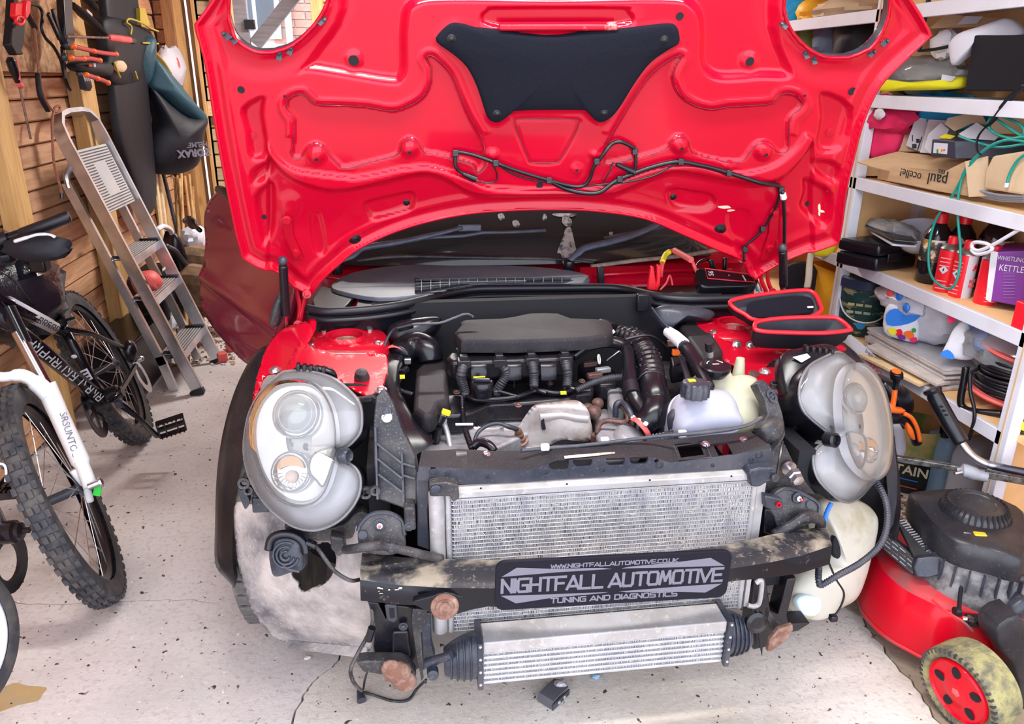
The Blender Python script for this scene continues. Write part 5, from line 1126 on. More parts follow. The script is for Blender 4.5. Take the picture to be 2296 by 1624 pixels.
b = MB(); P,rr = corrug([at(1966,1082,Y=1.50),at(1985,1120,Y=1.46),at(1990,1170,Y=1.43),at(1975,1220,Y=1.40),at(1930,1262,Y=1.38),at(1880,1290,Y=1.36),at(1846,1310,Y=1.36),at(1838,1312,Y=1.36),at(1835,1295,Y=1.37),at(1836,1272,Y=1.40)],.0072,.0072,.006,.0007)
b.tube(P,rr,10); b.build('filler_hose',M['bar'],car,smooth=180)
b = MB(); b.tube(sm([at(1864,1128,Y=1.44),at(1852,1155,Y=1.43),at(1846,1190,Y=1.42)],6),.0055,8,flat=.5); b.build('blue_wire',pm('blue_tape',(.03,.16,.62),.4),car,smooth=180)
b = MB(); b.tube(sm([at(1858,1262,Y=1.40),at(1875,1300,Y=1.40),at(1892,1330,Y=1.40),at(1885,1360,Y=1.40),at(1868,1385,Y=1.40)],6),.0025,6); lw = b.build('loose_wire',M['black'],car,smooth=180)
b = MB(); b.box(at(1868,1386,Y=1.40),(.018,.016,.016)); b.build('wire_plug',M['black'],lw,bevel=.003)
# ---------------------------------------------------------------- engine
def blk(name,top,zt,drop,mt,bev=.006,par=None,zt2=None,dirv=(0,0,-1)):
    """moulded block: outline traced on its top face at height zt, sides falling by drop"""
    n = len(top); P = []
    for i,(x,y) in enumerate(top): P.append(at(x,y,Z=zt if zt2 is None else zt + (zt2-zt)*i/(n-1)))
    b = MB(); b.prism(P,V(dirv)*drop); return b.build(name,M[mt],par or car,bevel=bev,segs=3)
vc = blk('valve_cover',[(932,932),(940,905),(1000,860),(1020,868),(1338,846),(1330,880),(1290,884),(1282,893),(1180,902),(1100,905),(1060,922),(1030,930)],.70,.05,'dusty',.008)
blk('cover_box',[(926,915),(933,826),(951,810),(1001,807),(1008,895),(985,902),(976,925),(950,932)],.742,.05,'matte',.012,vc)
blk('cover_flange',[(934,946),(1010,936),(1195,918),(1290,905),(1292,892),(1180,904),(1040,926),(936,934)],.668,.02,'black',.004,vc)
for x,y,w in ((1135,893,50),(1255,884,40)):
    b = MB(); b.box(at(x,y,Z=.705),(w/1000*1.0,.016,.008)); b.build('cover_step',M['dusty'],vc,bevel=.003)
for x,y in ((1024,880),(1162,909),(1305,855),(1233,860)): bolt(at(x,y,Z=.706),(0,-.3,1),.0055,M['brown'],vc)
bolt(at(931,934,Z=.70),(0,-.3,1),.006,M['steel'],vc)
# coil rail with its scalloped front
b = MB(); P = [(1002,800),(1008,790),(1180,786),(1276,777),(1287,788),(1284,802),(1012,812)]
b.prism([at(x,y,Z=.79) for x,y in P],(0,0,-.05)); rail = b.build('coil_rail',M['dusty'],car,bevel=.008,segs=3)
for x in (1072,1150,1228):
    q0,q1 = at(x-17,812,Z=.785),at(x+17,810,Z=.785); b = MB(); rings = []
    for t in range(7):
        a = t/6*pi/2; rings.append([q0.lerp(q1,k/6)+V((0,-.022*sin(a)-.004*sin(pi*k/6),-.04*(1-cos(a)))) for k in range(7)])
    b.grid(rings); b.build('scallop',M['black'],rail,smooth=180)
    b = MB(); b.bar(q0.lerp(q1,.5)+V((0,-.024,-.04)),q0.lerp(q1,.5)+V((0,-.024,-.06)),.002,.003); b.build('scallop_rib',M['black'],rail)
for i,(pts) in enumerate([[(1040,818),(1035,834),(1034,850),(1039,866),(1043,882)],[(1120,816),(1132,826),(1134,842),(1124,860),(1114,876)],[(1192,812),(1196,828),(1197,846),(1197,868)],[(1267,809),(1271,826),(1273,844),(1271,866)]]):
    zz = (.785,.775,.755,.735,.715)
    p0 = at(pts[0][0],pts[0][1]-4,Z=.79); b = MB(); b.box(p0,(.032,.03,.02)); b.box(p0+V((0,.008,.012)),(.02,.018,.012)); cc = b.build('ignition_coil',M['dusty'],car,bevel=.002)
    P,rr = corrug([at(x,y,Z=zz[k] if k < 5 else .71) for k,(x,y) in enumerate(pts)],.0118,.0108,.0060,.0011); b = MB(); b.tube(P,rr,10); b.build('coil_conduit',M['conduit'],cc,smooth=180)
    b = MB(); b.box(at(pts[-1][0],pts[-1][1]+4,Z=.715),(.018,.016,.014)); b.build('conduit_end',M['navy'],cc,bevel=.002)
b = MB(); b.tube(sm([at(1042,884,Z=.715),at(1062,896,Z=.712),at(1105,896,Z=.712),at(1160,890,Z=.712),at(1205,876,Z=.715),at(1250,882,Z=.712),at(1292,872,Z=.715),at(1325,858,Z=.725)],5),.0065,8); eh = b.build('engine_harness',M['black'],car,smooth=180)
for a,c in (((1118,878),(1160,890)),((1197,872),(1225,882)),((1271,868),(1296,876))): b = MB(); b.tube([at(*a,Z=.72),at(*c,Z=.714)],.005,7); b.build('harness_branch',M['black'],eh)
P,rr = corrug([at(1292,876,Z=.722),at(1330,858,Z=.735),at(1365,848,Z=.745),at(1398,845,Z=.75)],.008,.008,.006,.0008); b = MB(); b.tube(P,rr,10); b.build('harness_conduit',M['conduit'],eh,smooth=180)
b = MB(); b.box(at(1263,881,Z=.724),(.014,.008,.006)); b.build('yellow_tag',M['yellow'],eh)
P,rr = corrug([at(1036,892,Z=.72),at(1037,920,Z=.70),at(1041,955,Z=.69),at(1050,985,Z=.685),at(1058,1006,Z=.68)],.0068,.0068,.006,.0005); b = MB(); b.tube(P,rr,8); b.build('harness_drop',M['black'],eh,smooth=180)
b = MB(); p = at(1041,951,Z=.70); b.tube([p+V((-.02,0,0)),p+V((.02,-.004,0))],.003,6); b.build('cable_tie',M['paper'],eh)
# oil filler cap
p = at(1081,888,Z=.735); b = MB(); b.lathe(p,(0,0,1),[(.024,0),(.025,.012),(.027,.016),(.027,.034),(.024,.038),(.018,.036),(.001,.036)],26); oc = b.build('oil_filler_cap',M['black'],car)
b = MB(); b.box(p+V((0,0,.040)),(.04,.009,.010),Matrix.Rotation(-.2,3,'Z')); b.build('cap_grip',M['dusty'],oc,bevel=.003)
b = MB(); b.box(p+V((-.004,.026,.034)),(.028,.006,.010)); b.build('cap_tag',M['yellow'],oc)
# air filter housing at the back
top = [(1033,726),(1040,717),(1120,714),(1164,707),(1190,702),(1252,702),(1282,713),(1355,716),(1372,724),(1374,745),(1340,752),(1280,758),(1034,762)]
b = MB(); rings = []
TP = s2(top,2)
for f,dz in ((1.0,-.034),(1.0,-.012),(.99,-.004),(.96,0)):
    cx,cy = 1205,735; rings.append([at(cx+(x-cx)*f,cy+(y-cy)*f,Z=.835)+V((0,0,dz)) for x,y in TP])
b.loft(rings); af = b.build('air_filter_housing',M['matte'],car,smooth=40)
A0,A1 = at(1034,758,Z=.80),at(1310,752,Z=.80); b = MB(); rings = []
for k in range(9):
    t = k/8; a = t*pi/2; rings.append([A0.lerp(A1,u/10)+V((0,-.03*sin(a),-.034*(1-cos(a))+.028)) for u in range(11)])
b.grid(rings); b.build('housing_front',M['dusty'],af,smooth=180)
b = MB(); b.bar(at(1022,774,Z=.775),at(1312,764,Z=.775),.05,.012,(0,0,1)); b.bar(at(1024,786,Z=.762),at(1312,778,Z=.762),.04,.02,(0,0,1)); b.build('housing_flange',M['bar'],af,bevel=.003)
for k in range(8):
    p = at(1050+k*34,768-k*1.2,Z=.782)+V((0,-.012,0)); b = MB(); b.box(p,(.006,.010,.014)); b.build('housing_rib',M['bar'],af,bevel=.001)
for x,y in ((1030,780),(1140,777),(1243,771),(1302,770)): bolt(at(x,y,Z=.782)+V((0,-.01,0)),(0,-.2,1),.0055,M['bar'],af)
P = [at(1345,742,Z=.80),at(1372,750,Z=.80)]; b = MB(); b.tube([P[0],P[0].lerp(P[1],.6),P[1]],[.034,.034,.030],20); b.build('filter_outlet',M['dusty'],af,smooth=60)
# intake pipes
def pipe(name,pts,r,mt,Y=None,n=14,k=6,par=None,lab=None):
    b = MB(); Q = sm([at(p[0],p[1],Z=p[2]) for p in pts],k)
    if isinstance(r,(list,tuple)):
        m_ = len(Q); rr = [r[0]+(r[-1]-r[0])*i/(m_-1) if len(r) == 2 else float(np.interp(i/(m_-1),np.linspace(0,1,len(r)),r)) for i in range(m_)]
    else: rr = r
    b.tube(Q,rr,n); return b.build(name,M[mt],par or car,smooth=180,label=lab)
pipe('breather_pipe',[(1284,800,.765),(1319,776,.79),(1358,767,.80),(1388,770,.80),(1405,784,.79),(1409,809,.775),(1412,845,.755),(1417,876,.735),(1428,902,.715),(1445,926,.70),(1452,942,.69)],[.013,.015,.016,.017,.018,.018,.019,.020,.020,.018],'black')
b = MB(); b.tube([at(1413,862,Z=.745),at(1418,886,Z=.73)],.0205,16); b.build('pipe_collar',M['rubber'],car)
hp = [at(1391,752,Z=.80),at(1425,764,Z=.80),at(1447,792,Z=.785),at(1458,825,Z=.765),at(1462,858,Z=.745)]
P,rr = corrug(hp,.026,.033,.017,.0018); b = MB(); b.tube(P,rr,22); ch_ = b.build('intake_hose',M['dusty'],car,smooth=180)
for i in range(0,len(P)-4,4):
    for a in (.4,1.3,2.2):
        t = (P[i+3]-P[i]).normalized(); x,y,_ = frame(t,(0,1,0)); d = x*cos(a+i*.3)+y*sin(a+i*.3)
        bb = MB(); bb.box(P[i+2]+d*(rr[i]),(.004,.008,.004)); bb.build('hose_rib',M['bar'],ch_)
pipe('intake_elbow',[(1462,852,.748),(1467,880,.735),(1471,905,.715),(1466,930,.70),(1452,946,.685),(1436,956,.675)],[.034,.034,.036,.035,.033,.030],'black',n=24)
b = MB(); q = at(1461,857,Z=.745); b.lathe(q,at(1466,884,Z=.733)-q,[(.0355,0),(.0365,.003),(.0355,.006)],24,cap=False); b.build('hose_band',M['bar'],car)
b = MB(); q = at(1371,747,Z=.825); b.box(q,(.02,.008,.006),Matrix.Rotation(-.7,3,'Y')); b.build('clamp_tab',M['whiteink'],ch_)
pipe('dipstick',[(1360,808,.755),(1385,790,.78),(1410,772,.80)],.003,'steel',n=6)
b = MB(); b._ring(at(1342,806,Z=.78),(0.9,-.4,.2),[(.010,0),(.013,0),(.013,.003),(.010,.003)],18); b.build('dipstick_ring',M['whiteink'],car)
blk('coolant_outlet',[(1295,815),(1340,800),(1380,830),(1385,860),(1345,862),(1310,840)],.715,.05,'dusty',.008)
for x,y,c_ in ((1322,816,'brown'),(1352,830,'casting'),(1333,842,'brown')): b = MB(); b.box(at(x,y,Z=.73),(.04,.018,.014),Matrix.Rotation(.2,3,'Z')); b.build('small_fitting',M[c_],car,bevel=.003)
# left intake duct, elbow and red clamp
pipe('intake_elbow',[(966,812,.74),(960,788,.765),(938,775,.775),(912,782,.77),(893,800,.76)],[.032,.036,.038,.037,.034],'black',n=22)
q = at(889,800,Z=.758); b = MB(); b.lathe(q,at(878,822,Z=.75)-q,[(.0345,-.004),(.0355,0),(.0355,.010),(.034,.012)],24,cap=False); b.build('clamp_band',M['salmon'],car)
b = MB(); b.box(at(914,810,Z=.76),(.018,.012,.016)); b.build('clamp_screw',M['steel'],car,bevel=.002)
dc = [(884,806,24,.757),(872,832,27,.75),(868,862,27,.74),(878,896,26,.725),(893,930,28,.71),(910,968,34,.695),(926,1000,42,.675),(936,1016,46,.66)]
b = MB(); rings = []
for i,(x,y,hw,z) in enumerate(dc):
    c_ = at(x,y,Z=z); k = (c_-CAM).dot(FW)/F; r = hw*k; j = min(i+1,len(dc)-1); i0 = max(i-1,0); t = (at(*dc[j][:2],Z=dc[j][3])-at(*dc[i0][:2],Z=dc[i0][3])).normalized(); xx = t.cross(V((0,-.5,1))).normalized(); yy = t.cross(xx)
    rings.append([c_ + xx*r*math.copysign(abs(cos(a))**.7,cos(a)) + yy*r*.62*math.copysign(abs(sin(a))**.7,sin(a)) for a in [2*pi*q/20 for q in range(20)]])
b.loft(rings); b.build('intake_duct',M['black'],car,smooth=60)
pipe('sensor_lead',[(905,838,.75),(895,856,.73),(890,868,.72),(905,878,.71),(925,884,.71)],.005,'bar',n=8)
b = MB(); b.tube([at(900,838,Z=.765),at(912,828,Z=.768)],.009,8); b.build('pressure_sensor',M['black'],car); b = MB(); b.box(at(902,845,Z=.765),(.012,.006,.008)); b.build('sensor_tag',M['yellow'],car)
# plastic front carrier on the left with ribs
cp = [(842,890),(860,870),(880,900),(900,960),(930,1020),(936,1060),(934,1130),(905,1140),(850,1120),(838,1040),(836,960)]
o,n = plane_at(880,1000,n=(-.15,-.8,.45),Y=1.46)
b = MB(); slabp(b,cp,o,n,.03); fc = b.build('front_carrier',M['dirty'],car,bevel=.003)
for a,c in (((846,994),(905,1040)),((850,1030),(908,1076)),((852,1064),(908,1106)),((904,1018),(908,1130)),((906,1040),(934,1048)),((906,1066),(934,1074)),((845,960),(850,1120))):
    b = MB(); A,B_ = atp(*a,o,n)+n*.006,atp(*c,o,n)+n*.006; b.bar(A,B_,.004,.02,n); b.build('carrier_rib',M['bar'],fc)
for x,y,m_ in ((868,936,'steel'),(866,924,'bar')): bolt(atp(x,y,o,n)+n*.001,n,.007,M[m_],fc)
o,n = plane_at(1730,940,n=(.15,-.8,.45),Y=1.50)
b = MB(); slabp(b,[(1697,862),(1712,850),(1740,880),(1756,930),(1762,975),(1750,1000),(1735,1010),(1700,965),(1722,930),(1716,900)],o,n,.03); fc2 = b.build('front_carrier',M['dirty'],car,bevel=.003)
for x,y in ((1726,884),(1732,893)): b = MB(); b._ring(atp(x,y,o,n),n,[(.005,0),(.011,0),(.011,.004),(.005,.004)],16); b.build('carrier_hole',M['bar'],fc2)
b = MB(); pillow(b,s2([(1700,960),(1730,935),(1755,945),(1750,985),(1722,1000)],3),o,n,.02,.02); b.build('air_guide',M['dirty'],fc2)
b = MB(); b.tube([at(1755,990,Y=1.42),at(1748,1030,Y=1.38),at(1742,1075,Y=1.36)],.003,6); b.build('stay_rod',M['black'],car)
# cylinder head, heat shields, lambda sensor, turbo parts
blk('cylinder_head',[(925,1000),(938,950),(1100,938),(1200,925),(1240,945),(1100,1010),(960,1025)],.645,.06,'casting',.006)
hs = [(1017,1000),(1024,982),(1053,954),(1100,956),(1156,958),(1172,941),(1190,922),(1208,914),(1250,911),(1291,908),(1316,922),(1325,955),(1323,992),(1260,1003),(1208,1012),(1169,1018),(1112,1016)]
def hsf(x,y):
    p = at(x,y,Z=.60+.10*min(1,max(0,(1010-y)/90))); h = .018*math.exp(-((x-1260)/60)**2)+.012*NZ.noise(V((x*.02,y*.02,1.3)))
    return p+V((0,-h*.4,h))
b = patch(s2(hs,3),[],hsf,6); sh_ = b.build('heat_shield',M['hshield'],car,smooth=180,recalc=False,solid=.002)
b = MB(); b.grid([[hsf(x,y)+V((0,-.004*(1 if y in (942,950) else 0),.004*(1 if y in (942,950) else 0))) for y in (936,942,950,956)] for x in range(1210,1325,12)])
b.build('pressed_rib',M['hshield'],sh_,smooth=60,recalc=False)
b = MB(); b.prism([hsf(x,y)+V((0,-.004,.004)) for x,y in s2([(1213,946),(1218,944),(1219,956),(1222,968),(1215,968),(1212,958)],2)],(0,0,-.003)); b.build('torn_slot',M['dark'],sh_)
q = hsf(1167,988); ax = V((-.22,-.45,.86))
b = MB(); b.lathe(q,ax,[(.020,-.002),(.020,.004),(.015,.005),(.015,.015),(.011,.016),(.011,.028),(.0085,.030),(.0085,.042),(.006,.046)],12); ls = b.build('oxygen_sensor',M['rust'],sh_)
b = MB(); e = q+ax.normalized()*.044; b.tube(sm([e,at(1140,957,Z=.675),at(1118,950,Z=.68),at(1092,955,Z=.675),at(1072,970,Z=.665),at(1064,990,Z=.65),at(1062,1004,Z=.645)],6),[.006]*8+[.0048]*100,8); b.build('sensor_lead',M['bar'],car,smooth=180)
b = MB(); b.tube(sm([at(1060,1003,Z=.68),at(1075,992,Z=.69),at(1096,998,Z=.69),at(1108,1012,Z=.68)],5),.010,8); b.build('sensor_lead_guard',M['black'],car,smooth=180)
b = MB(); b.tube(sm([at(990,930,Z=.71),at(996,950,Z=.69),at(1004,975,Z=.665),at(1010,1004,Z=.64)],5),[.009]*5+[.0065]*20,10); ol = b.build('sensor_stalk',M['alu'],car,smooth=180)
b = MB(); b.tube([at(984,948,Z=.70),at(990,932,Z=.715)],[.011,.013],10); b.build('sensor_boot',M['black'],ol); b = MB(); b.box(at(1000,925,Z=.722),(.02,.012,.012),Matrix.Rotation(.4,3,'Y')); b.build('yellow_clip',M['yellow'],ol,bevel=.002)
b = MB(); b.tube([at(982,960,Z=.69),at(975,1004,Z=.63)],.010,8); b.build('black_stem',M['black'],car)
for x,y,r,m_ in ((1331,925,.020,'brown'),(1340,905,.016,'brown'),(1318,915,.014,'brown')):
    b = MB(); b.ball(at(x,y,Z=.68),(r,r,r*.9)); b.build('turbo_fitting',M[m_],car,smooth=180)
b = MB(); b.lathe(at(1335,986,Z=.63),(0,-.2,1),[(.011,-.01),(.012,.012),(.010,.016),(.0005,.017)],6); b.build('oil_union',M['brown'],car)
pipe('oil_feed_pipe',[(1338,972,.65),(1345,952,.67),(1362,944,.68),(1395,947,.68),(1407,940,.69),(1404,925,.70),(1392,908,.705),(1384,905,.70)],.0062,'brown',n=8)
pipe('coolant_bypass',[(1380,935,.68),(1382,908,.71),(1395,903,.715),(1408,918,.71),(1418,938,.695)],.0075,'bar',n=10)
blk('turbo_body',[(1330,918),(1362,912),(1375,930),(1420,950),(1440,975),(1438,990),(1350,995),(1338,975)],.655,.06,'casting',.012)
b = MB(); b.lathe(at(1412,976,Z=.66),(.3,-.2,1),[(.036,-.03),(.036,0),(.03,.008),(.0005,.010)],24); b.build('turbo_snail',M['casting'],car)
blk('alternator_cover',[(1362,868),(1395,866),(1400,892),(1402,912),(1376,916),(1366,900)],.70,.05,'alu',.01)
for x in (1420,1432,1448): b = MB(); b.tube([at(x,936+.5*(x-1420),Z=.70),at(x,962+.5*(x-1420),Z=.655)],.0055,8); b.build('clamp_bolt',M['steel'],car)
b = MB(); q = at(1440,960,Z=.675); b.lathe(q,at(1425,972,Z=.665)-q,[(.033,0),(.034,.002),(.034,.010),(.033,.012)],22,cap=False); b.build('clamp_band',M['salmon'],car)
pipe('tie_bar_loom',[(1168,1011,.725),(1230,1005,.725),(1300,1000,.725),(1400,988,.73),(1480,978,.735),(1560,972,.74),(1640,962,.745),(1680,952,.75),(1708,936,.76)],.0042,'bar',n=8)
for x,y in ((1222,1003),(1356,988),(1530,972)): b = MB(); b.box(at(x,y,Z=.73),(.018,.012,.014)); b.build('loom_clip',M['white'],car,bevel=.003)
P,rr = corrug([at(1450,990,Z=.675),at(1480,985,Z=.68),at(1512,978,Z=.68)],.014,.014,.008,.001); b = MB(); b.tube(P,rr,12); b.build('corrugated_stub',M['navy'],car,smooth=180)
# coolant expansion tank
o,n = plane_at(1580,970,n=(0,-.72,.69),Y=1.50)
TK = s2([(1506,925),(1510,900),(1524,884),(1550,874),(1592,876),(1626,882),(1646,904),(1655,930),(1664,952),(1650,962),(1600,968),(1540,975),(1515,966)],4)
b = MB(); pillow(b,TK,o,n,.045,.07,.42,c=(1582,922)); tk = b.build('coolant_tank',M['lav'],car,smooth=60)
b = MB(); b.tube([atp(x,y,o,n)-n*.02 for x,y in TK],.004,6,closed=True); b.build('moulding_seam',M['lav'],tk,smooth=180)
q = at(1557,888,Z=.785); b = MB(); rings = []
for r,h in ((.031,0),(.031,.026),(.028,.033),(.020,.035),(.001,.034)):
    rings.append([q+V(((r+(.0016 if (i % 4) < 2 else -.0016)*(h < .03))*cos(2*pi*i/48),(r+(.0016 if (i % 4) < 2 else -.0016)*(h < .03))*sin(2*pi*i/48),h)) for i in range(48)])
b.loft(rings); cp_ = b.build('coolant_cap',M['navy'],tk,smooth=50)
b = MB(); b.box(q+V((-.008,.004,.036)),(.016,.012,.002)); b.build('cap_sticker',M['yellow'],cp_)
pipe('coolant_hose',[(1540,922,.735),(1520,924,.735),(1508,934,.725),(1508,955,.70),(1514,972,.68)],.0115,'bar',n=12,par=tk)
b = MB(); q = at(1536,921,Z=.737); b.tube([q+V((-.008,0,0)),q+V((.004,0,0))],.0135,14); b.build('hose_clip',M['steel'],tk)
b = MB(); b.tube([at(1592,955,Z=.70),at(1598,962,Z=.69)],.009,6); b.build('tank_boss',M['lav'],tk)
# screenwash tank behind it, cap and spout
o,n = plane_at(1640,900,n=(.05,-.75,.6),Y=1.60)
WT = s2([(1580,830),(1600,822),(1626,828),(1632,845),(1660,842),(1684,846),(1697,862),(1702,930),(1696,968),(1660,972),(1610,960),(1585,900)],4)
b = MB(); pillow(b,WT,o,n,.035,.09,.4,c=(1640,900)); wt = b.build('screenwash_tank',M['cream'],car,smooth=60)
q = at(1604,824,Z=.812); b = MB(); b.lathe(q,(0,-.12,1),[(.026,-.02),(.036,-.004),(.036,.004),(.033,.007),(.012,.008),(.0005,.008)],28); wc_ = b.build('screenwash_cap',M['black'],wt)
b = MB(); b.tube([q+V((.02*cos(a),.02*sin(a),.0085)) for a in [.3+2.6*k/12 for k in range(13)]],.0015,6); b.build('cap_symbol',M['whiteink'],wc_)
b = MB(); b.box(q+V((0,0,.0085)),(.016,.003,.001)); b.build('cap_symbol',M['whiteink'],wc_)
b = MB(); b.loft([[at(x,y,Y=1.66) for x,y in ((1642,852),(1668,852))][0:1]*0 or [V(at(1655,848,Y=1.66))+V((r*cos(a),r*sin(a),h)) for a in [2*pi*k/14 for k in range(14)]] for r,h in ((.020,-.02),(.016,0),(.012,.04),(.010,.052))]); b.build('spout',M['cream'],wt)
# fuse box, taped loom and bits beside it
blk('fuse_box',[(1522,728),(1545,719),(1576,718),(1600,750),(1622,784),(1616,792),(1574,800),(1566,790)],.80,.10,'matte',.010)
pipe('sensor_post',[(1592,800,.815),(1592,772,.86)],.008,'alu',n=10); b = MB(); b.tube([at(1591,784,Z=.845),at(1590,766,Z=.87)],.0105,12); b.build('post_cap',M['dusty'],car)
pipe('taped_loom',[(1500,744,.83),(1515,758,.83),(1530,772,.825),(1550,800,.815),(1570,832,.80),(1590,868,.79)],[.015,.015,.016,.016,.015,.013],'black',n=12)
b = MB(); b.tube([at(1498,744,Z=.834),at(1514,756,Z=.833),at(1532,772,Z=.829)],[.014,.0165,.0168],12); b.build('white_label_wrap',M['paper'],car)
pipe('throttle_cable',[(1462,690,.90),(1480,715,.87),(1505,742,.84),(1522,765,.82)],.0025,'bar',n=6)
pipe('vacuum_line',[(1400,762,.82),(1450,752,.83),(1480,765,.81),(1495,780,.79)],.004,'black',n=6)
blk('relay_box',[(1503,800),(1530,795),(1535,815),(1508,820)],.77,.05,'black',.004)
for x,y,c_ in ((1516,790,'orange'),(1504,770,'brown')): b = MB(); b.box(at(x,y,Z=.79),(.02,.012,.016)); b.build('coloured_plug',M[c_],car,bevel=.002)
pipe('blue_wire',[(1527,800,.785),(1535,825,.77),(1545,855,.755)],.008,'navy',n=8)
blk('gearbox_top',[(1480,800),(1515,790),(1540,850),(1505,900),(1480,870)],.66,.05,'dirty',.008)
# wiring across the bulkhead on the left, dark side covers
pipe('bulkhead_lead',[(862,790,.78),(864,770,.80),(880,742,.83),(905,732,.845),(935,727,.85),(985,725,.85),(1020,713,.86),(1045,705,.865),(1062,712,.86)],.0036,'bar',n=7)
b = MB(); b.tube([at(892,736,Z=.84),at(925,728,Z=.85)],.010,10); b.build('inline_connector',M['black'],car)
b = MB(); pillow(b,s2([(868,740),(900,720),(985,712),(978,740),(935,775),(885,770)],4),*plane_at(920,745,n=(0,-.7,.6),Y=1.98),.03,.03); b.build('brake_servo_cover',M['black'],car)
b = MB(); pillow(b,s2([(1470,690),(1540,685),(1600,700),(1590,720),(1560,718),(1525,722),(1500,740),(1480,730)],4),*plane_at(1530,705,n=(0,-.8,.5),Y=1.97),.03,.03); b.build('brake_servo_cover',M['bar'],car)
# ---------------------------------------------------------------- things along the left wall
def axis_from(cx,cy,ldx,ldy,ratio,flip=1):
    """axle direction of a wheel seen at a pixel as an ellipse with this long direction and width ratio"""
    r = ray(cx,cy).normalized(); rr_ = (RT - r*RT.dot(r)).normalized(); uu = (UP - r*UP.dot(r)); uu = (uu - rr_*uu.dot(rr_)).normalized()
    L_ = math.hypot(ldx,ldy); ax,ay = -ldy/L_*-1,-ldx/L_*-1   # perpendicular, y down -> up
    a = rr_*(abs(ldy)/L_) + uu*(ldx/L_)
    return (a*math.sqrt(1-ratio*ratio) - r*ratio*flip).normalized()
def wheel(parent,c,ax,R_,w,knob,rimmat,spokes=28,tmat='tyre',hubw=.05,rimw=.016,kn=54,rim_r=None):
    x,y,n = frame(ax); rw = rim_r or R_-w*1.05
    prof = [(rw,-w*.42),(rw+w*.35,-w*.5),(R_-w*.18,-w*.46),(R_-w*.03,-w*.28),(R_,0),(R_-w*.03,w*.28),(R_-w*.18,w*.46),(rw+w*.35,w*.5),(rw,w*.42)]
    P = lambda a,r,h: V(c) + x*(r*cos(a)) + y*(r*sin(a)) + n*h
    b = MB(); m_ = 56; b.loft([[P(2*pi*k/m_,r,h) for k in range(m_)] for r,h in prof],False,False); wh = b.build('wheel',M[tmat],parent,smooth=60)
    if knob:
        kb = MB()
        for i in range(kn):
            for j,(h,dr) in enumerate(((-.40,-.10),(-.14,-.015),(.14,-.015),(.40,-.10))):
                a = 2*pi*(i+(.5 if j in (1,2) else 0))/kn; q = P(a,R_+dr*w+knob*.3,h*w); rad = (P(a,1,0)-V(c)).normalized(); tan = n.cross(rad)
                kb.box(q,(w*.19,R_*2*pi/kn*.5,knob*1.6),Matrix((n,tan,rad)).transposed())
        kb.build('tread_knobs',M[tmat],wh,smooth=0,kind='stuff')
    b = MB(); b.loft([[P(2*pi*k/m_,r,h) for k in range(m_)] for r,h in ((rw+.004,-rimw),(rw-.004,-rimw),(rw-.018,-rimw*.5),(rw-.018,rimw*.5),(rw-.004,rimw),(rw+.004,rimw))],False,False); b.build('rim',M[rimmat],wh,smooth=40)
    b = MB(); b.lathe(V(c)-n*hubw,n,[(.006,-.012),(.014,0),(.026,.003),(.026,.006),(.014,.012),(.014,2*hubw-.012),(.026,2*hubw-.006),(.026,2*hubw-.003),(.014,2*hubw),(.006,2*hubw+.012)],16); b.build('hub',M['bar'],wh)
    for i in range(spokes):
        s = 1 if i % 2 else -1; a = 2*pi*i/spokes; a2 = a + (.9 if (i//2) % 2 else -.9)*.5
        b = MB(); b.tube([P(a2,.024,s*(hubw-.004)),P(a,rw-.016,s*.003)],.0013,5); b.build('spoke',M['steel'],wh)
    return wh
# bike leaning against the wall
rc,fc_ = V((-1.09,3.095,0)),V((-.91,1.98,0)); fd = (fc_-rc).normalized(); ld = V((0,0,1)).cross(fd); LE = R(14)
bn,bu = ld*cos(LE)+V((0,0,1))*sin(LE),V((0,0,1))*cos(LE)-ld*sin(LE)
bike = thing('bicycle','black mountain bike with a white fork, leaning on the timber wall','bicycle',(-1.0,2.6,0),'bicycles by the timber wall')
def bp_(x,y,off=0): return atp(x,y,rc,bn)+bn*off if off == 0 else atp(x,y,rc+bn*off,bn)
ax1 = axis_from(150,1115,190,372,.20); R1 = .335
up1 = (V((0,0,1))-ax1*ax1.z).normalized(); gc = at(262,1306,Z=0); C1 = gc + up1*R1
wheel(bike,C1,ax1,R1,.058,.006,'dusty',28,'tyre')
ax2 = axis_from(255,820,160,330,.24); up2 = (V((0,0,1))-ax2*ax2.z).normalized(); C2 = at(330,975,Z=0) + up2*R1
wheel(bike,C2,ax2,R1,.056,.005,'dusty',28,'tyre')
def bt(name,pts,r,mt='satin',off=0,flat=1.0,sm_=1,par=None):
    Q = [bp_(p[0],p[1],p[2] if len(p) > 2 else off) for p in pts]; b = MB(); b.tube(sm(Q,5) if len(Q) > 2 else Q,r,12,flat=flat); return b.build(name,M[mt],par or bike,smooth=180)
ft = bt('frame',[(232,902),(135,722)],.0175)
b_ = [((228,895),(-25,690),.024,'down_tube'),((140,742),(-30,660),.021,'top_tube')]
for a,c,r,nm in b_: bt(nm,[a,c],r)
bt('seat_stay',[(142,735,.02),(175,742,.045),(205,748,.06),(250,768,.065),(290,786,.068),(302,812,.07)],.009,off=.05)
bt('chain_stay',[(238,902,.03),(262,888,.06),(280,862,.065),(304,820,.07)],.010)
bt('seat_post',[(135,722),(62,590)],.0145)
b = MB(); p = bp_(135,722); b.lathe(p-bu*.012,bu,[(.021,0),(.021,.024)],16); b.tube([p+bn*.02,p+bn*.05],.005,8); b.build('seat_clamp',M['black'],bike)
b = MB(); p = bp_(228,892); b.lathe(p-bn*.06,bn,[(.03,0),(.03,.12),(.02,.125),(.02,.135)],20); b.build('bottom_bracket',M['black'],bike)
b = MB(); A,B_ = bp_(80,700,.0215),bp_(20,688,.0215)
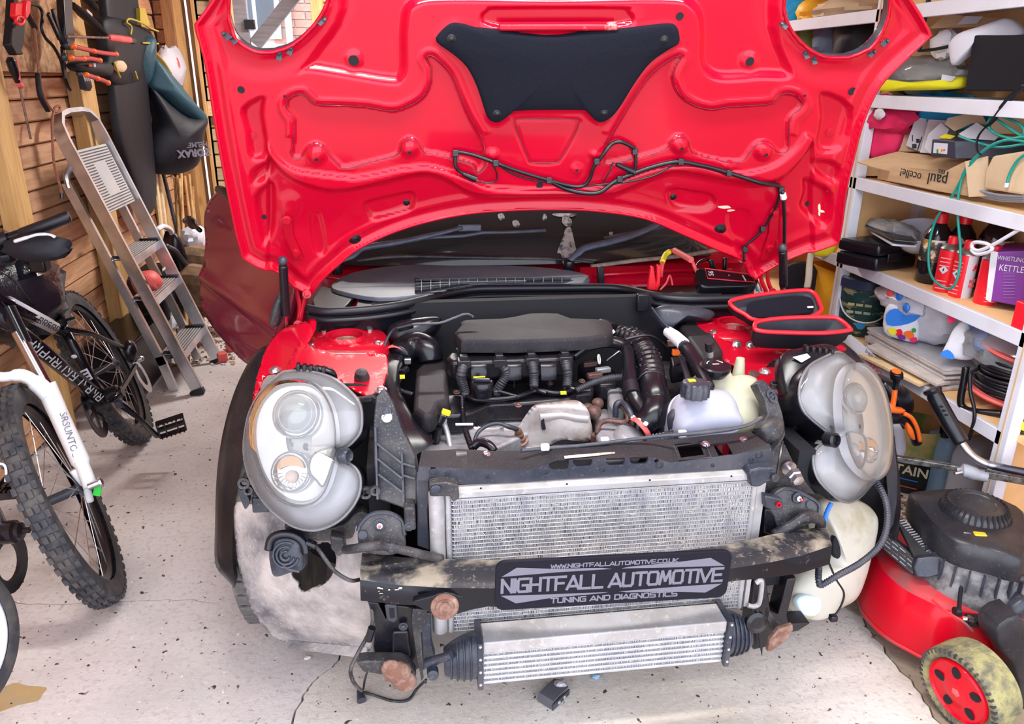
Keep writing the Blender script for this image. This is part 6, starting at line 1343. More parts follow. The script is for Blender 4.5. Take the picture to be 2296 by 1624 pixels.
b = MB(); n_ = 8; q0,q1 = bp_(18,680),bp_(120,734); b.tube([q0,q1],.0216,14); b.build('white_sleeve',M['whiteink'],bike,smooth=180,label='white section of the top tube with black scribbled lettering')
fx = (q1-q0).normalized()
dA,dB = bp_(218,887),bp_(50,752); dx_ = (dB-dA).normalized(); toC = (CAM-(dA+dB)/2); toC = (toC-dx_*toC.dot(dx_)).normalized()
rn_ = random.Random(4)
def glyphs(o0,o1,k,h,mt,r_,nm,x_,nrm):
    up_ = nrm.cross(x_); b = MB()
    for i in range(k):
        c_ = o0.lerp(o1,(i+.5)/k)+nrm*(r_+.0008); wv = (o1-o0).length/k*.3
        for s_ in (((-1,-1),(-1,1)),((-1,1),(1,1)),((1,1),(1,-.2)),((-1,0),(1,0)),((1,-1),(0,0))):
            if rn_.random() < .62: b.bar(c_+x_*(s_[0][0]*wv)+up_*(s_[0][1]*h/2),c_+x_*(s_[1][0]*wv)+up_*(s_[1][1]*h/2),h*.16,.0012,nrm)
    b.build(nm,M[mt],bike,smooth=0)
glyphs(dA,dB,13,.026,'whiteink',.0242,'worn_lettering',dx_,toC)
tc = (CAM-q0); tc = (tc-fx*tc.dot(fx)).normalized(); glyphs(q0,q1,10,.018,'ink',.0218,'worn_lettering',fx,tc)
sA,sB = bp_(188,820),bp_(196,834); sx2 = (sB-sA).normalized(); tcs = CAM-sA; tcs = (tcs-sx2*tcs.dot(sx2)).normalized(); b = MB(); q = bp_(190,838); b.box(q+tcs*.0185,(.045,.03,.001),Matrix((sx2,tcs.cross(sx2),tcs)).transposed()); b.build('frame_sticker',M['whiteink'],bike,smooth=0)
b = MB()
for i in range(3): b.box(q+tcs*.0193+sx2*(-.013+.013*i),(.006,.018,.0008),Matrix((sx2,tcs.cross(sx2),tcs)).transposed())
b.build('sticker_digits',M['ink'],bike,smooth=0)
b = MB(); q = bp_(222,885); b.lathe(q-bu*.006,bu,[(.022,0),(.022,.012)],16); b.build('frame_clamp',M['whiteink'],bike)
b = MB(); q = bp_(164,796); b.ball(q+tcs*.018,(.010,.003,.007)); b.build('badge',M['whiteink'],bike)
# crank, chainring, pedals
pc = bp_(268,905,.07); pe = bp_(352,978,.085); b = MB(); b.tube([pc,pc.lerp(pe,.5)+bn*.006,pe],[.017,.011,.014],10,flat=.7); b.build('crank_arm',M['satin'],bike,smooth=180)
b = MB(); b.lathe(pc-bn*.012,bn,[(.016,0),(.018,.02),(.010,.024),(.0005,.024)],16); b.build('crank_bolt',M['navy'],bike)
b = MB(); b._ring(bp_(212,925,-.045),bn,[(.066,0),(.098,0),(.098,.004),(.066,.004)],40);
for k in range(5): b.bar(bp_(212,925,-.043),bp_(212,925,-.043)+(fd*cos(k*1.257)+bu*sin(k*1.257))*.07,.014,.006,bn)
b.build('chainring',M['dusty'],bike)
def pedal(c_,x,y,z,par,sz=(.095,.07,.018)):
    b = MB(); X_,Y_,Z_ = sz; Mx = Matrix((x,y,z)).transposed()
    for s in (-1,1): b.box(c_+Mx @ V((0,s*Y_/2,0)),(X_,.006,Z_),Mx); b.box(c_+Mx @ V((s*X_/2,0,0)),(.006,Y_,Z_),Mx)
    b.box(c_,(X_,.016,.014),Mx); b.box(c_+Mx @ V((X_*.22,0,0)),(.005,Y_,Z_*.8),Mx); b.box(c_+Mx @ V((-X_*.22,0,0)),(.005,Y_,Z_*.8),Mx)
    for s in (-1,1):
        for k in range(6): b.box(c_+Mx @ V((-X_*.42+X_*.84*k/5,s*Y_/2,Z_*.6)),(.005,.006,.006),Mx)
    return b.build('pedal',M['black'],par)
h1 = (fd*.45+V((0,0,.8))).normalized(); b3 = bn; pz_ = b3.cross(h1).normalized(); pedal(at(384,956,Y=pe.y-.02),b3,h1,pz_,bike,(.10,.085,.02))
# disc brake at the rear
b = MB(); b._ring(at(318,842,Y=C2.y),ax2,[(.045,0),(.078,0),(.078,.002),(.045,.002)],30); b.build('brake_disc',M['steel'],bike)
b = MB(); crumple(b,at(292,788,Y=C2.y-.03),(.05,.07,.09),4,.1,10,8,False); b.build('brake_caliper',M['black'],bike,smooth=40)
b = MB(); q = at(308,808,Y=C2.y); b.lathe(q,ax2,[(.012,0),(.012,.02),(.006,.026),(.0005,.026)],12); b.build('axle_nut',M['steel'],bike)
# fork: stanchion, white lowers with arch
fo = lambda x,y,Yq: at(x,y,Y=Yq)
b = MB(); b.tube([fo(18,690,2.28),fo(56,770,2.24)],.019,12); b.build('fork_crown',M['satin'],bike)
b = MB(); b.tube([fo(40,745,2.25),fo(112,880,2.18)],.0165,14); b.build('stanchion',pm('polished_stanchion',(.50,.47,.50),.18,1),bike)
b = MB(); b.tube(sm([fo(-30,842,2.14),fo(10,846,2.13),fo(50,842,2.14),fo(85,862,2.15),fo(110,886,2.15)],5),[.014]*8+[.018]*6+[.024]*12,12); b.build('fork_arch',pm('white_fork',(.82,.82,.85),.35,dust=(.55,.48,.42),damt=.1,dscale=40),bike,smooth=180)
b = MB(); b.tube(sm([fo(102,862,2.16),fo(130,925,2.14),fo(160,990,2.11),fo(185,1045,2.08),fo(203,1092,2.055)],5),[.026]*5+[.025]*10+[.019]*20,14); lo_ = b.build('fork_leg',bpy.data.materials['white_fork'],bike,smooth=180)
b = MB(); A,B_ = fo(143,935,2.13),fo(172,1030,2.09); x_ = (B_-A).normalized(); t_ = CAM-A; t_ = (t_-x_*t_.dot(x_)).normalized()
word('SRSUNTOUR',(A+B_)/2+t_*.0235,x_,t_.cross(x_),.026,M['greyink'],lo_)
b = MB(); q = fo(215,1085,2.04); b.lathe(q,ax1,[(.010,-.02),(.010,.008),(.016,.010),(.016,.016),(.005,.02)],12); b.build('axle_nut',M['steel'],bike)
b = MB(); b.box(fo(219,1098,2.05),(.02,.008,.04),Matrix.Rotation(.3,3,'Y')); b.build('green_tab',pm('green_tab',(.04,.7,.08),.4),bike,bevel=.002)
b = MB(); b.tube(sm([C1+up1*.06+ax1*.055,C1+ax1*.06,C1+ax1*.05-up1*.05],4),.012,8); b.build('fork_dropout',bpy.data.materials['white_fork'],bike,smooth=180)
# saddle, bars, levers
sp = bp_(60,586); b = MB(); rings = []
for t,w,h in ((-.16,.062,.02),(-.13,.072,.026),(-.06,.058,.024),(.02,.03,.02),(.09,.022,.018),(.13,.014,.014)):
    c_ = sp + fd*t + bu*(.03+.02*(t < -.1)); rings.append([c_ + bn*(w*cos(a)) + bu*(h*sin(a)*(1 if sin(a) > 0 else .8)) for a in [2*pi*k/14 for k in range(14)]])
b.loft(rings); b.build('saddle',M['nylon'],bike,smooth=60)
gl = rc + fd*.84 + bu*1.02
b = MB(); b.tube(sm([gl-bn*.34-bu*.01,gl-bn*.12,gl+bn*0,gl+bn*.12,gl+bn*.30+bu*.012],4),.0125,10); b.build('handlebar',M['satin'],bike,smooth=180)
b = MB(); b.tube([gl+bn*.165,gl+bn*.17,gl+bn*.295+bu*.012,gl+bn*.30+bu*.012],[.014,.0165,.0165,.014],14); b.build('grip',M['rubber'],bike)
b = MB(); b.tube([bp_(20,720),gl-fd*.02],.016,10); b.build('stem',M['satin'],bike)
b = MB(); b.tube([gl+bn*.10,gl+bn*.135],.022,12); crumple(b,gl+bn*.10-bu*.045,(.06,.07,.05),2,.12,10,8,False); b.build('shifter',M['black'],bike,smooth=40)
lv_ = [at(x,y,Y=gl.y-.05) for x,y in ((34,541),(60,533),(85,526),(110,526),(124,532))]; b = MB(); b.tube(sm(lv_,5),[.010]*6+[.008]*8+[.006]*4+[.007]*10,8,flat=.5); b.build('brake_lever',M['whiteink'],bike,smooth=180)
b = MB(); crumple(b,at(85,555,Y=gl.y),(.16,.06,.07),9,.2,14,9,False); b.build('bar_bag',M['nylon'],bike,smooth=40)
b = MB(); b.box(at(88,588,Y=2.6),(.05,.05,.06)); b.build('reflector_bracket',M['black'],bike,bevel=.006)
b = MB(); b.tube(sm([at(0,608,Y=2.4),at(40,640,Y=2.45),at(110,728,Y=2.7),at(145,748,Y=2.85),at(210,752,Y=2.9)],6),.0025,6); b.build('brake_cable',M['black'],bike,smooth=180)
b = MB(); crumple(b,at(30,655,X=-1.30),(.26,.34,.30),6,.2,22,14,False); tag(b.build('bin_bag',pm('shiny_black_polythene',(.012,.012,.018),.18,bump=.6,bscale=16),smooth=40),'crumpled black plastic bag between the leaning bike and the timber wall','bag')
# second bike, only its rear end in view
bike2 = thing('bicycle','second bicycle with white rims, mostly cut off at the lower left edge','bicycle',(-1.15,1.55,0),'bicycles by the timber wall')
ax3 = axis_from(-40,1450,40,300,.62); up3 = (V((0,0,1))-ax3*ax3.z).normalized(); C3 = at(-88,1446,Y=1.42)
wheel(bike2,C3,ax3,.152,.045,0,'white',20,'tyre',.03,.014,rim_r=.112)
pb = at(35,1192,Y=1.86); a4 = axis_from(35,1192,40,300,.5)
b = MB(); b.lathe(pb-a4*.05,a4,[(.03,-.06),(.03,.05),(.022,.055),(.022,.065),(.008,.07),(.008,.085)],18); b.build('bottom_bracket',M['dusty'],bike2)
b = MB(); x_,y_,n_ = frame(a4); q = pb-a4*.04
b._ring(at(12,1260,Y=1.86),a4,[(.05,0),(.085,0),(.085,.01),(.05,.01)],24); b.build('chainring',M['dusty'],bike2)
b = MB(); b.tube([at(-20,1130,Y=1.88),at(12,1200,Y=1.88)],.015,12); b.build('seat_tube',M['steel'],bike2)
b = MB(); b.tube([at(-40,1215,Y=1.8),at(32,1205,Y=1.86)],.012,10); b.build('chain_stay',M['dusty'],bike2)
pedal(at(32,1090,Y=1.95),V((.9,-.3,.2)).normalized(),V((.25,.9,.3)).normalized(),V((.9,-.3,.2)).normalized().cross(V((.25,.9,.3)).normalized()).normalized(),bike2,(.09,.07,.024))
b = MB(); b.tube(sm([at(0,1040,Y=1.8),at(10,1044,Y=1.8),at(14,1060,Y=1.8),at(12,1080,Y=1.8)],4),.003,6); b.build('cable_loop',M['whiteink'],bike2,smooth=180)
# stepladder
lad = thing('stepladder','aluminium stepladder leaning against the timber wall','ladder',(-1.2,3.8,0))
Yn,Yf = 3.575,4.02
def LR(z,y,dx=0): return V((-1.014-.337*z+dx,y,z))
lu = V((-.337,0,1)).normalized(); ln_ = V((1,0,.337)).normalized()
hoop = [LR(.015,Yn),LR(.4,Yn),LR(.8,Yn),LR(1.17,Yn),LR(1.235,Yn+.015),LR(1.275,Yn+.07),LR(1.285,Yn+.15),LR(1.285,Yf-.15),LR(1.275,Yf-.07),LR(1.235,Yf-.015),LR(1.17,Yf),LR(.8,Yf),LR(.4,Yf),LR(.015,Yf)]
def rail(pts,w,t,name,par,mt='ladder'):
    b = MB(); rings = []; n = len(pts)
    for i,p in enumerate(pts):
        tg = (pts[min(i+1,n-1)]-pts[max(i-1,0)]).normalized(); s = ln_.cross(tg).normalized()
        rings.append([p+ln_*(a*w/2)+s*(c*t/2) for a,c in ((-1,-1),(-1,-.4),(-.8,.1),(.8,.1),(1,-.4),(1,-1),(.8,-1),(-.8,-1))][0:4] + [p+ln_*(1*w/2)+s*(c*t/2) for c in (.3,-1)])
    b.loft(rings); return b.build(name,M[mt],par,smooth=40)
rail(hoop,.058,.030,'front_rail',lad)
for y in (Yn,Yf):
    b = MB(); b.bar(LR(.16,y,-.085),LR(1.0,y,-.075),.038,.022,(0,1,0)); b.bar(LR(.02,y,-.10),LR(.2,y,-.083),.038,.022,(0,1,0)); b.tube(sm([LR(.98,y,-.075),LR(1.03,y,-.06),LR(1.07,y,-.02)],4),.014,8); b.build('rear_rail',M['ladder'],lad)
    b = MB(); p = LR(.012,y); b.box(p,(.064,.036,.026),Matrix.Rotation(-.32,3,'Y')); b.build('rubber_foot',M['rubber'],lad,bevel=.003)
for i,yy in enumerate((583,675,797)):
    # find the rail height that falls on this picture line, then build a flat tread there
    z = min((k*.002 for k in range(600)),key=lambda q: abs((lambda v: H/2-F*v.dot(UP)/v.dot(FW))(LR(q,Yn)-CAM)-yy))
    b = MB(); c_ = LR(z,(Yn+Yf)/2,-.035); b.box(c_,(.105,Yf-Yn-.03,.006)); b.box(c_+V((.052,0,-.018)),(.006,Yf-Yn-.03,.042)); b.box(c_+V((-.052,0,-.010)),(.006,Yf-Yn-.03,.024))
    st = b.build('step',M['ladder'],lad,bevel=.0015)
    g = MB()
    for k in range(7): g.box(c_+V((-.042+k*.014,0,.0035)),(.005,Yf-Yn-.06,.0015))
    g.build('tread_rubber',pm('worn_grey_tread',(.38,.36,.34),.7),st)
    for y in (Yn+.02,Yf-.02): b = MB(); b.box(c_+V((.01,(y-c_.y)*.98,.004)),(.09,.018,.02)); b.build('step_cap',M['black'],st,bevel=.003)
b = MB(); z0,z1 = .86,1.13; A = LR(z0,Yn+.03,.01); q = [LR(z0,Yn+.035,.012),LR(z0,Yf-.035,.012),LR(z1,Yf-.035,.012),LR(z1,Yn+.035,.012)]; b.prism(q,-ln_*.022); plt = b.build('platform',pm('grey_ribbed_platform',(.42,.43,.45),.5,c2=(.5,.5,.5),scale=8),lad,bevel=.004)
for k in range(22):
    z = z0+.012+(z1-z0-.024)*k/21; w = (Yf-Yn-.10)*(1 if k in (0,1,2,3,4,17,18,19,20,21) else .26)
    for s in ((0,) if w > .2 else (-1,1)):
        b = MB(); b.box(LR(z,(Yn+Yf)/2+s*.12,.0135),(.004,w,.004),Matrix.Rotation(-.32,3,'Y')); b.build('platform_rib',M['bar'],plt)
b = MB(); b.box(LR(.545,Yf-.14,.02),(.001,.05,.012)); b.build('step_label',M['paper'],lad,smooth=0)
# rope tied round the ladder top
XW = -1.40
def wl_(x,y,off=0): return at(x,y,X=XW+off)
b = MB(); b.tube(sm([wl_(66,28),wl_(76,62),wl_(81,100),wl_(86,150),wl_(93,195),wl_(106,232),wl_(122,250),wl_(134,246),wl_(132,238),wl_(122,244),wl_(117,275),wl_(118,320),wl_(122,370),wl_(135,420),wl_(139,440)],6),.0055,8); rp_ = tag(b.build('rope',M['rope'],smooth=180),'red-brown cord tying the stepladder top to the wall','rope')
b = MB(); b.tube([wl_(62,34),wl_(78,62)],.011,8); b.build('cord_toggle',M['black'],rp_)
b = MB(); b.tube([wl_(138,434),wl_(139,446)],.008,8); b.build('cord_end',M['black'],rp_)
b = MB(); b.tube(sm([wl_(84,165,.01),wl_(90,215,.01),wl_(108,250,.01)],6),.010,8,flat=.4); b.build('strap_tail',M['nylon'],rp_,smooth=180)
b = MB(); b.tube(sm([wl_(62,8),wl_(86,14),wl_(95,32),wl_(93,62),wl_(102,85),wl_(120,105),wl_(136,135),wl_(143,165),wl_(152,192),wl_(158,202)],6),.0065,8); tag(b.build('hanging_cable',M['rubber'],smooth=180),'thick black cable hanging down in front of the wood chip board','cable')
# long screwdriver
sd = thing('screwdriver','long screwdriver hanging point down, black and red handle','screwdriver',wl_(45,200),'screwdrivers on the left wall')
b = MB(); b.tube([wl_(22,128),wl_(24,136),wl_(32,160),wl_(40,185)],[.008,.017,.016,.009],12); b.build('handle',M['black'],sd)
b = MB(); b.tube([wl_(36,132,.01),wl_(44,180,.01)],.005,8); b.tube([wl_(40,188),wl_(47,192)],.012,10); b.build('handle_inlay',M['salmon'],sd)
b = MB(); b.tube([wl_(43,192),wl_(69,312)],.0045,8); b.build('blade',M['brown'],sd)
# second screwdriver, lying across the rack
sd = thing('screwdriver','screwdriver held level with a dull red handle','screwdriver',wl_(230,90),'screwdrivers on the left wall')
b = MB(); b.tube([wl_(244,85,.13),wl_(250,85,.13),wl_(290,90,.13)],[.010,.016,.016],12); b.build('handle',M['salmon'],sd)
b = MB(); b.tube([wl_(290,90,.13),wl_(297,91,.13),wl_(301,91,.13)],[.017,.017,.012],12); b.build('handle_end',M['black'],sd)
b = MB(); b.tube([wl_(150,82,.13),wl_(244,85,.13)],.005,8); b.build('blade',M['brown'],sd)
# pliers
def pliers(pts,lab,pts2):
    t = thing('pliers',lab,'pliers',wl_(*pts[0]),'insulated pliers on the left wall')
    for P_ in (pts,pts2):
        if not P_: continue
        n = len(P_); b = MB(); b.tube(sm([wl_(x,y,.12) for x,y in P_],4),.0095,10); h = b.build('handle',pm('dull_red_grip',(.50,.04,.035),.45),t,smooth=180)
        for f in (0,.45,.98):
            i = f*(n-1); j = min(int(i),n-2); q = V((*P_[j],0)).lerp(V((*P_[j+1],0)),i-j); bb = MB(); bb.ball(wl_(q.x,q.y,.122),(.012,.014,.0115)); bb.build('orange_tip',M['orange'],h)
    b = MB(); q = wl_(pts[0][0]-14,pts[0][1]-2,.05); crumple(b,q,(.03,.05,.03),3,.1,8,6,False); b.build('jaw',M['bar'],t,smooth=40)
pliers([(165,104),(190,110),(215,116),(240,120),(262,122)],'long red and orange handled pliers, uppermost of the three',None)
pliers([(160,130),(180,132),(200,131),(225,136)],'short red and orange handled pliers, middle of the three',None)
pliers([(194,168),(212,174),(230,180),(243,186)],'red and orange handled pliers, lowest of the three',None)
t = thing('folding_shears','bright red handled shears with a black sheath at the top left','shears',wl_(35,60))
b = MB(); b.prism([wl_(x,y,.03) for x,y in ((22,6),(42,4),(44,34),(30,48),(20,36))],(.02,0,0)); b.build('handle',M['brightred'],t,bevel=.005)
b = MB(); b.prism([wl_(x,y,.04) for x,y in ((46,0),(58,0),(56,30),(50,42),(44,40))],(.02,0,0)); b.build('handle',M['brightred'],t,bevel=.005)
b = MB(); b.tube([wl_(44+9*cos(a),46+9*sin(a),.05) for a in [2*pi*k/16 for k in range(16)]],.006,8,closed=True); b.build('finger_ring',M['brightred'],t,smooth=180)
b = MB(); b.prism([wl_(x,y) for x,y in ((12,-10),(22,0),(24,46),(38,48),(36,96),(30,112),(36,122),(18,124),(4,100),(8,60))],(.03,0,0)); b.build('sheath',M['nylon'],t,bevel=.006)
t = thing('steel_rack','black steel bracket rack holding pliers at the edge of the chip board','rack',wl_(140,60))
b = MB(); b.prism([wl_(x,y,.02) for x,y in ((124,-20),(146,-20),(146,30),(152,90),(148,112),(138,112),(130,80))],(.03,0,0)); b.build('bracket',M['black'],t,bevel=.004)
for a,c in (((108,30),(134,88)),((118,20),(140,100)),((140,105),(145,175))): b = MB(); b.bar(wl_(*a,.03),wl_(*c,.03),.012,.02); b.build('prong',M['black'],t,bevel=.002)
for a,c,lab in (((160,8),(238,78),'black handled garden shears blade slanting across the planks, longer one'),((186,-10),(216,22),'short black handled tool hanging above the slanting shears')):
    b = MB(); A,B_ = wl_(*a,.04),wl_(*c,.04); b.tube([A,A.lerp(B_,.3),A.lerp(B_,.7),B_],[.016,.026,.024,.01],10,flat=.5); o_ = tag(b.build('garden_shears',M['nylon'],smooth=60),lab,'shears','shears on the left wall')
    b = MB(); b.bar(A.lerp(B_,.35)+V((.012,0,.02)),A.lerp(B_,.5)+V((.012,0,.02)),.006,.012); b.build('steel_edge',M['steel'],o_)
t = thing('tool_pouch','black tool pouch with a small printed badge, hung below the pliers','pouch',wl_(210,165))
b = MB(); o,n = V((XW+.06,0,0)),V((1,0,0)); pillow(b,s2([(165,148),(178,138),(235,138),(252,150),(246,170),(215,166),(180,160)],3),o,n,.03,.03); b.build('pouch',M['nylon'],t)
b = MB(); q = wl_(203,146,.095); b.box(q,(.002,.035,.012)); b.build('badge',M['redink'],t); b = MB(); b.box(wl_(212,146,.096),(.002,.02,.014)); b.build('badge',M['whiteink'],t)
b = MB(); pillow(b,[(184,166),(200,166),(206,196),(202,204),(190,200)],o,n,.008,.02); b.build('flap',M['nylon'],t)
b = MB()
for k in range(4): b.bar(wl_(187+k*4,168,.075),wl_(192+k*4,182,.075),.004,.003)
b.build('flap_stripes',M['whiteink'],t)
# dark long coat, tool bag with yellow piping, teal bag
o,n = at(300,250,X=-1.38),V((1,-.06,0)).normalized()
b = MB(); pillow(b,s2([(236,-40),(296,-40),(315,60),(330,180),(342,330),(350,440),(338,480),(318,470),(296,400),(270,320),(256,220),(246,110)],3),o,n,.03,.03); tag(b.build('long_coat',M['nylon'],smooth=60),'long black coat hanging on the timber wall behind the stepladder','coat')
o = at(285,120,X=-1.37)
t = thing('tool_bag','black tool bag with dull yellow piping hanging on the left wall','bag',at(280,130,X=-1.3))
b = MB(); pillow(b,s2([(228,45),(262,38),(300,52),(336,70),(340,100),(318,130),(308,190),(270,195),(240,170),(238,110)],3),o,n,.04,.04); b.build('body',M['nylon'],t,smooth=60)
pi_ = pm('mustard_piping',(.42,.32,.04),.6)
for P_ in ([(262,50),(270,42),(300,52),(320,64),(336,70)],[(262,50),(274,60),(272,78)],[(300,96),(322,97),(336,98)],[(234,140),(242,160),(248,174)],[(282,160),(288,178)]):
    b = MB(); b.tube(sm([atp(x,y,o,n)+n*.045 for x,y in P_],4),.005,6); b.build('piping',pi_,t,smooth=180)
b = MB(); pillow(b,s2([(260,140),(274,136),(284,150),(276,162),(262,158)],3),o+n*.04,n,.012,.01); b.build('pale_tag',M['cardd'],t)
b = MB(); b.prism([atp(x,y,o,n)+n*.01 for x,y in ((300,18),(312,18),(324,56),(302,56))],n*.02); b.build('mustard_flap',pi_,t)
t = thing('helmet_bag','teal and black drawstring helmet bag with grey lettering, hanging upside down','bag',at(395,300,X=-1.22))
oh,nh = V((-1.22,0,0)),V((.62,-.78,.0)).normalized(); oh = at(400,300,Y=4.75)
b = MB(); pillow(b,s2([(302,92),(344,82),(350,112),(346,160),(330,192),(304,182),(298,130)],4),oh,nh,.05,.04); b.build('teal_fold',M['teal'],t,smooth=60)
b = MB(); pillow(b,s2([(336,128),(352,132),(400,186),(440,236),(464,262),(458,282),(400,250),(360,214),(330,195),(334,160)],3),oh,nh,.06,.03,c=(385,205)); b.build('teal_side',M['teal'],t,smooth=60)
HB = s2([(332,192),(372,226),(420,262),(464,264),(456,300),(452,340),(440,372),(410,388),(372,392),(344,386),(330,356),(334,316),(352,270)],3)
b = MB(); pillow(b,HB,oh,nh,.09,.06,c=(395,315)); b.build('black_body',M['nylon'],t,smooth=60)
q = atp(420,340,oh,nh)+nh*.088; xx_ = -(RT-nh*RT.dot(nh)).normalized(); yy_ = nh.cross(xx_)
word('ZORAX',q,xx_,yy_,.055,M['greyink'],t,bold=.003); word('HELMET',atp(424,322,oh,nh)+nh*.086,xx_,yy_,.038,M['greyink'],t,bold=.001)
# yellow strap and plastic carriers behind
b = MB(); b.tube(sm([at(345,118,X=-1.36),at(365,140,X=-1.36),at(380,165,X=-1.36)],4),.016,6,flat=.3); tag(b.build('webbing_strap',pi_,smooth=180),'mustard webbing strap above the helmet bag','strap')
for c_,sz,lab in (((386,152),(.12,.34,.22),'crumpled white carrier bag with a red print beside the mustard strap'),((352,255),(.10,.26,.22),'crumpled white carrier bag behind the helmet bag')):
    b = MB(); q = at(*c_,X=-1.40); crumple(b,q,sz,c_[0],.22,16,10,False); o_ = tag(b.build('carrier_bag',M['cloth'],smooth=35),lab,'bag','white carrier bags on the left wall')
    b = MB(); b.ball(q+V((.05,-.06,.0)),(.015,.03,.06),8,6); b.build('red_print',M['redink'],o_,smooth=60)
# canes, battens
rc_ = random.Random(2)
for k,(x0,x1,y0) in enumerate(((392,408,400),(398,422,395),(406,414,390),(414,440,396),(424,448,392),(402,418,402),(432,444,420))):
    A,B_ = at(x0,y0,X=-1.38+.02*(k % 3)),at(x1,620+rc_.uniform(-20,30),X=-1.28+.02*(k % 3)); d = B_-A; B_ = A + d*((A.z-.02)/(A.z-B_.z)) if B_.z < A.z-.1 else B_; B_.z = max(B_.z,.01)
    P,rr = [],[]
    for i in range(13): P.append(A.lerp(B_,i/12)); rr.append(.0085 if i % 3 else .0105)
    b = MB(); b.tube(P,rr,8); tag(b.build('bamboo_cane',M['canes'],smooth=60),'bamboo cane in the bunch below the helmet bag','cane','bamboo canes')
for k,(x0,x1,m_,lab) in enumerate(((348,366,'plankx','pale timber batten leaning beside the canes'),(356,376,'plankx','second pale batten leaning close to the grey strip'),(366,402,'bar','grey metal strip leaning beside the pale battens'))):
    A,B_ = at(x0,388,X=-1.40),at(x1,540,X=-1.33); d = B_-A; B_ = A+d*(A.z/(A.z-B_.z)); b = MB(); b.bar(A,B_,.035,.015,(1,0,0)); tag(b.build('batten',M[m_],smooth=0,bevel=.002),lab,'batten','battens on the left wall')
# rubbish pile at the rear corner
b = MB(); crumple(b,at(436,535,X=-1.18),(.13,.15,.13),12,.22,18,12,False); tag(b.build('crumpled_sack',M['cloth'],smooth=35),'crumpled white sack on the pile beside the bumper-red door','bag')
fw_ = pm('firewood',(.30,.19,.11),.9,c2=(.18,.11,.07),scale=20)
for k,(x,y,r) in enumerate(((442,578,.07),(462,600,.06),(440,622,.08),(465,640,.07),(448,662,.075),(470,685,.08))):
    c_ = at(x,y,X=-1.16); b = MB(); b.tube([c_+V((-.12,.04,0)),c_+V((0,0,.006)),c_+V((.14,-.05,0))],[r*.9,r,r*.85],9); tag(b.build('log',fw_,smooth=30),'%s firewood log in the little stack under the white sack' % ('topmost','second','third','fourth','fifth','lowest')[k],'log','firewood logs')
pz = thing('garden_strimmer','black garden strimmer with a pale curved handle behind the ladder','strimmer',at(400,600,X=-1.25))
b = MB(); b.tube(sm([at(352,516,X=-1.25),at(366,508,X=-1.25),at(382,516,X=-1.25),at(388,532,X=-1.25)],4),.014,8); b.build('handle',M['whiteink'],pz,smooth=180)
b = MB(); b.tube(sm([at(372,552,X=-1.2),at(392,562,X=-1.2),at(406,580,X=-1.2),at(422,600,X=-1.2),at(424,622,X=-1.2)],5),.014,8); b.build('hoop',M['bar'],pz,smooth=180)
b = MB(); pillow(b,s2([(385,520),(402,535),(420,600),(426,622),(404,640),(388,600),(378,560)],3),at(400,580,X=-1.24),V((.8,-.6,0)),.05,.05); b.build('body',M['black'],pz)
ch_s = thing('power_tool','orange-red power tool body lying among dark boxes behind the ladder steps','tool',at(335,640,X=-1.25))
b = MB(); pillow(b,s2([(312,622),(330,607),(345,610),(360,632),(356,646),(336,660),(322,650)],3),at(335,635,X=-1.22),V((.85,-.5,.2)),.05,.06); b.build('red_body',M['salmon'],ch_s)
for k in range(5): b = MB(); b.bar(at(326+k*5,618+k*4,X=-1.165),at(336+k*4,640+k*2,X=-1.165),.004,.006); b.build('vent_rib',M['salmon'],ch_s)
b = MB(); b.box((-1.365,3.78,.14),(.22,.52,.28)); t = tag(b.build('storage_crate',M['black'],bevel=.01),'low black crate standing behind the stepladder','crate')
b = MB(); b.box((-1.36,4.3,.22),(.2,.4,.44)); tag(b.build('tool_case',M['nylon'],bevel=.015),'tall black tool case standing beyond the low crate','case')
for c_,s_,m_,lab,nm in (((392,722),(.06,.10,.06),'paper','crumpled sheet of white paper behind the lowest ladder gap','waste_paper'),((352,668),(.05,.07,.03),'cloth','pinkish white rag by the orange-red tool','rag')):
    b = MB(); q = at(*c_,X=-1.24); crumple(b,q,s_,c_[0],.3,12,8,False); tag(b.build(nm,M[m_],smooth=25),lab,'rag' if nm == 'rag' else 'paper')
for x,y,lab in ((404,752,'small red plastic block behind the ladder steps'),(518,776,'small red plastic block near the open door'),(497,800,'small red cap on the floor beyond the ladder foot')):
    b = MB(); q = at(x,y,Z=.03); b.box(q,(.05,.05,.05),Matrix.Rotation(.5,3,'Z')); tag(b.build('red_block',M['salmon'],bevel=.006),lab,'block','small red blocks')
gp = MB(); rg = random.Random(9)
for i in range(260):
    x,y = rg.uniform(430,530),rg.uniform(700,820); q = at(x,y,Z=.004); s = rg.uniform(.004,.016); gp.c = rg.choice((0,1,2)); gp.box(q,(s,s*rg.uniform(.5,1.4),s*.7),Matrix.Rotation(rg.uniform(0,3),3,'Z'))
gp.build('rubble',[M['cardd'],M['paper'],M['rust']],floor,smooth=0,kind='stuff')
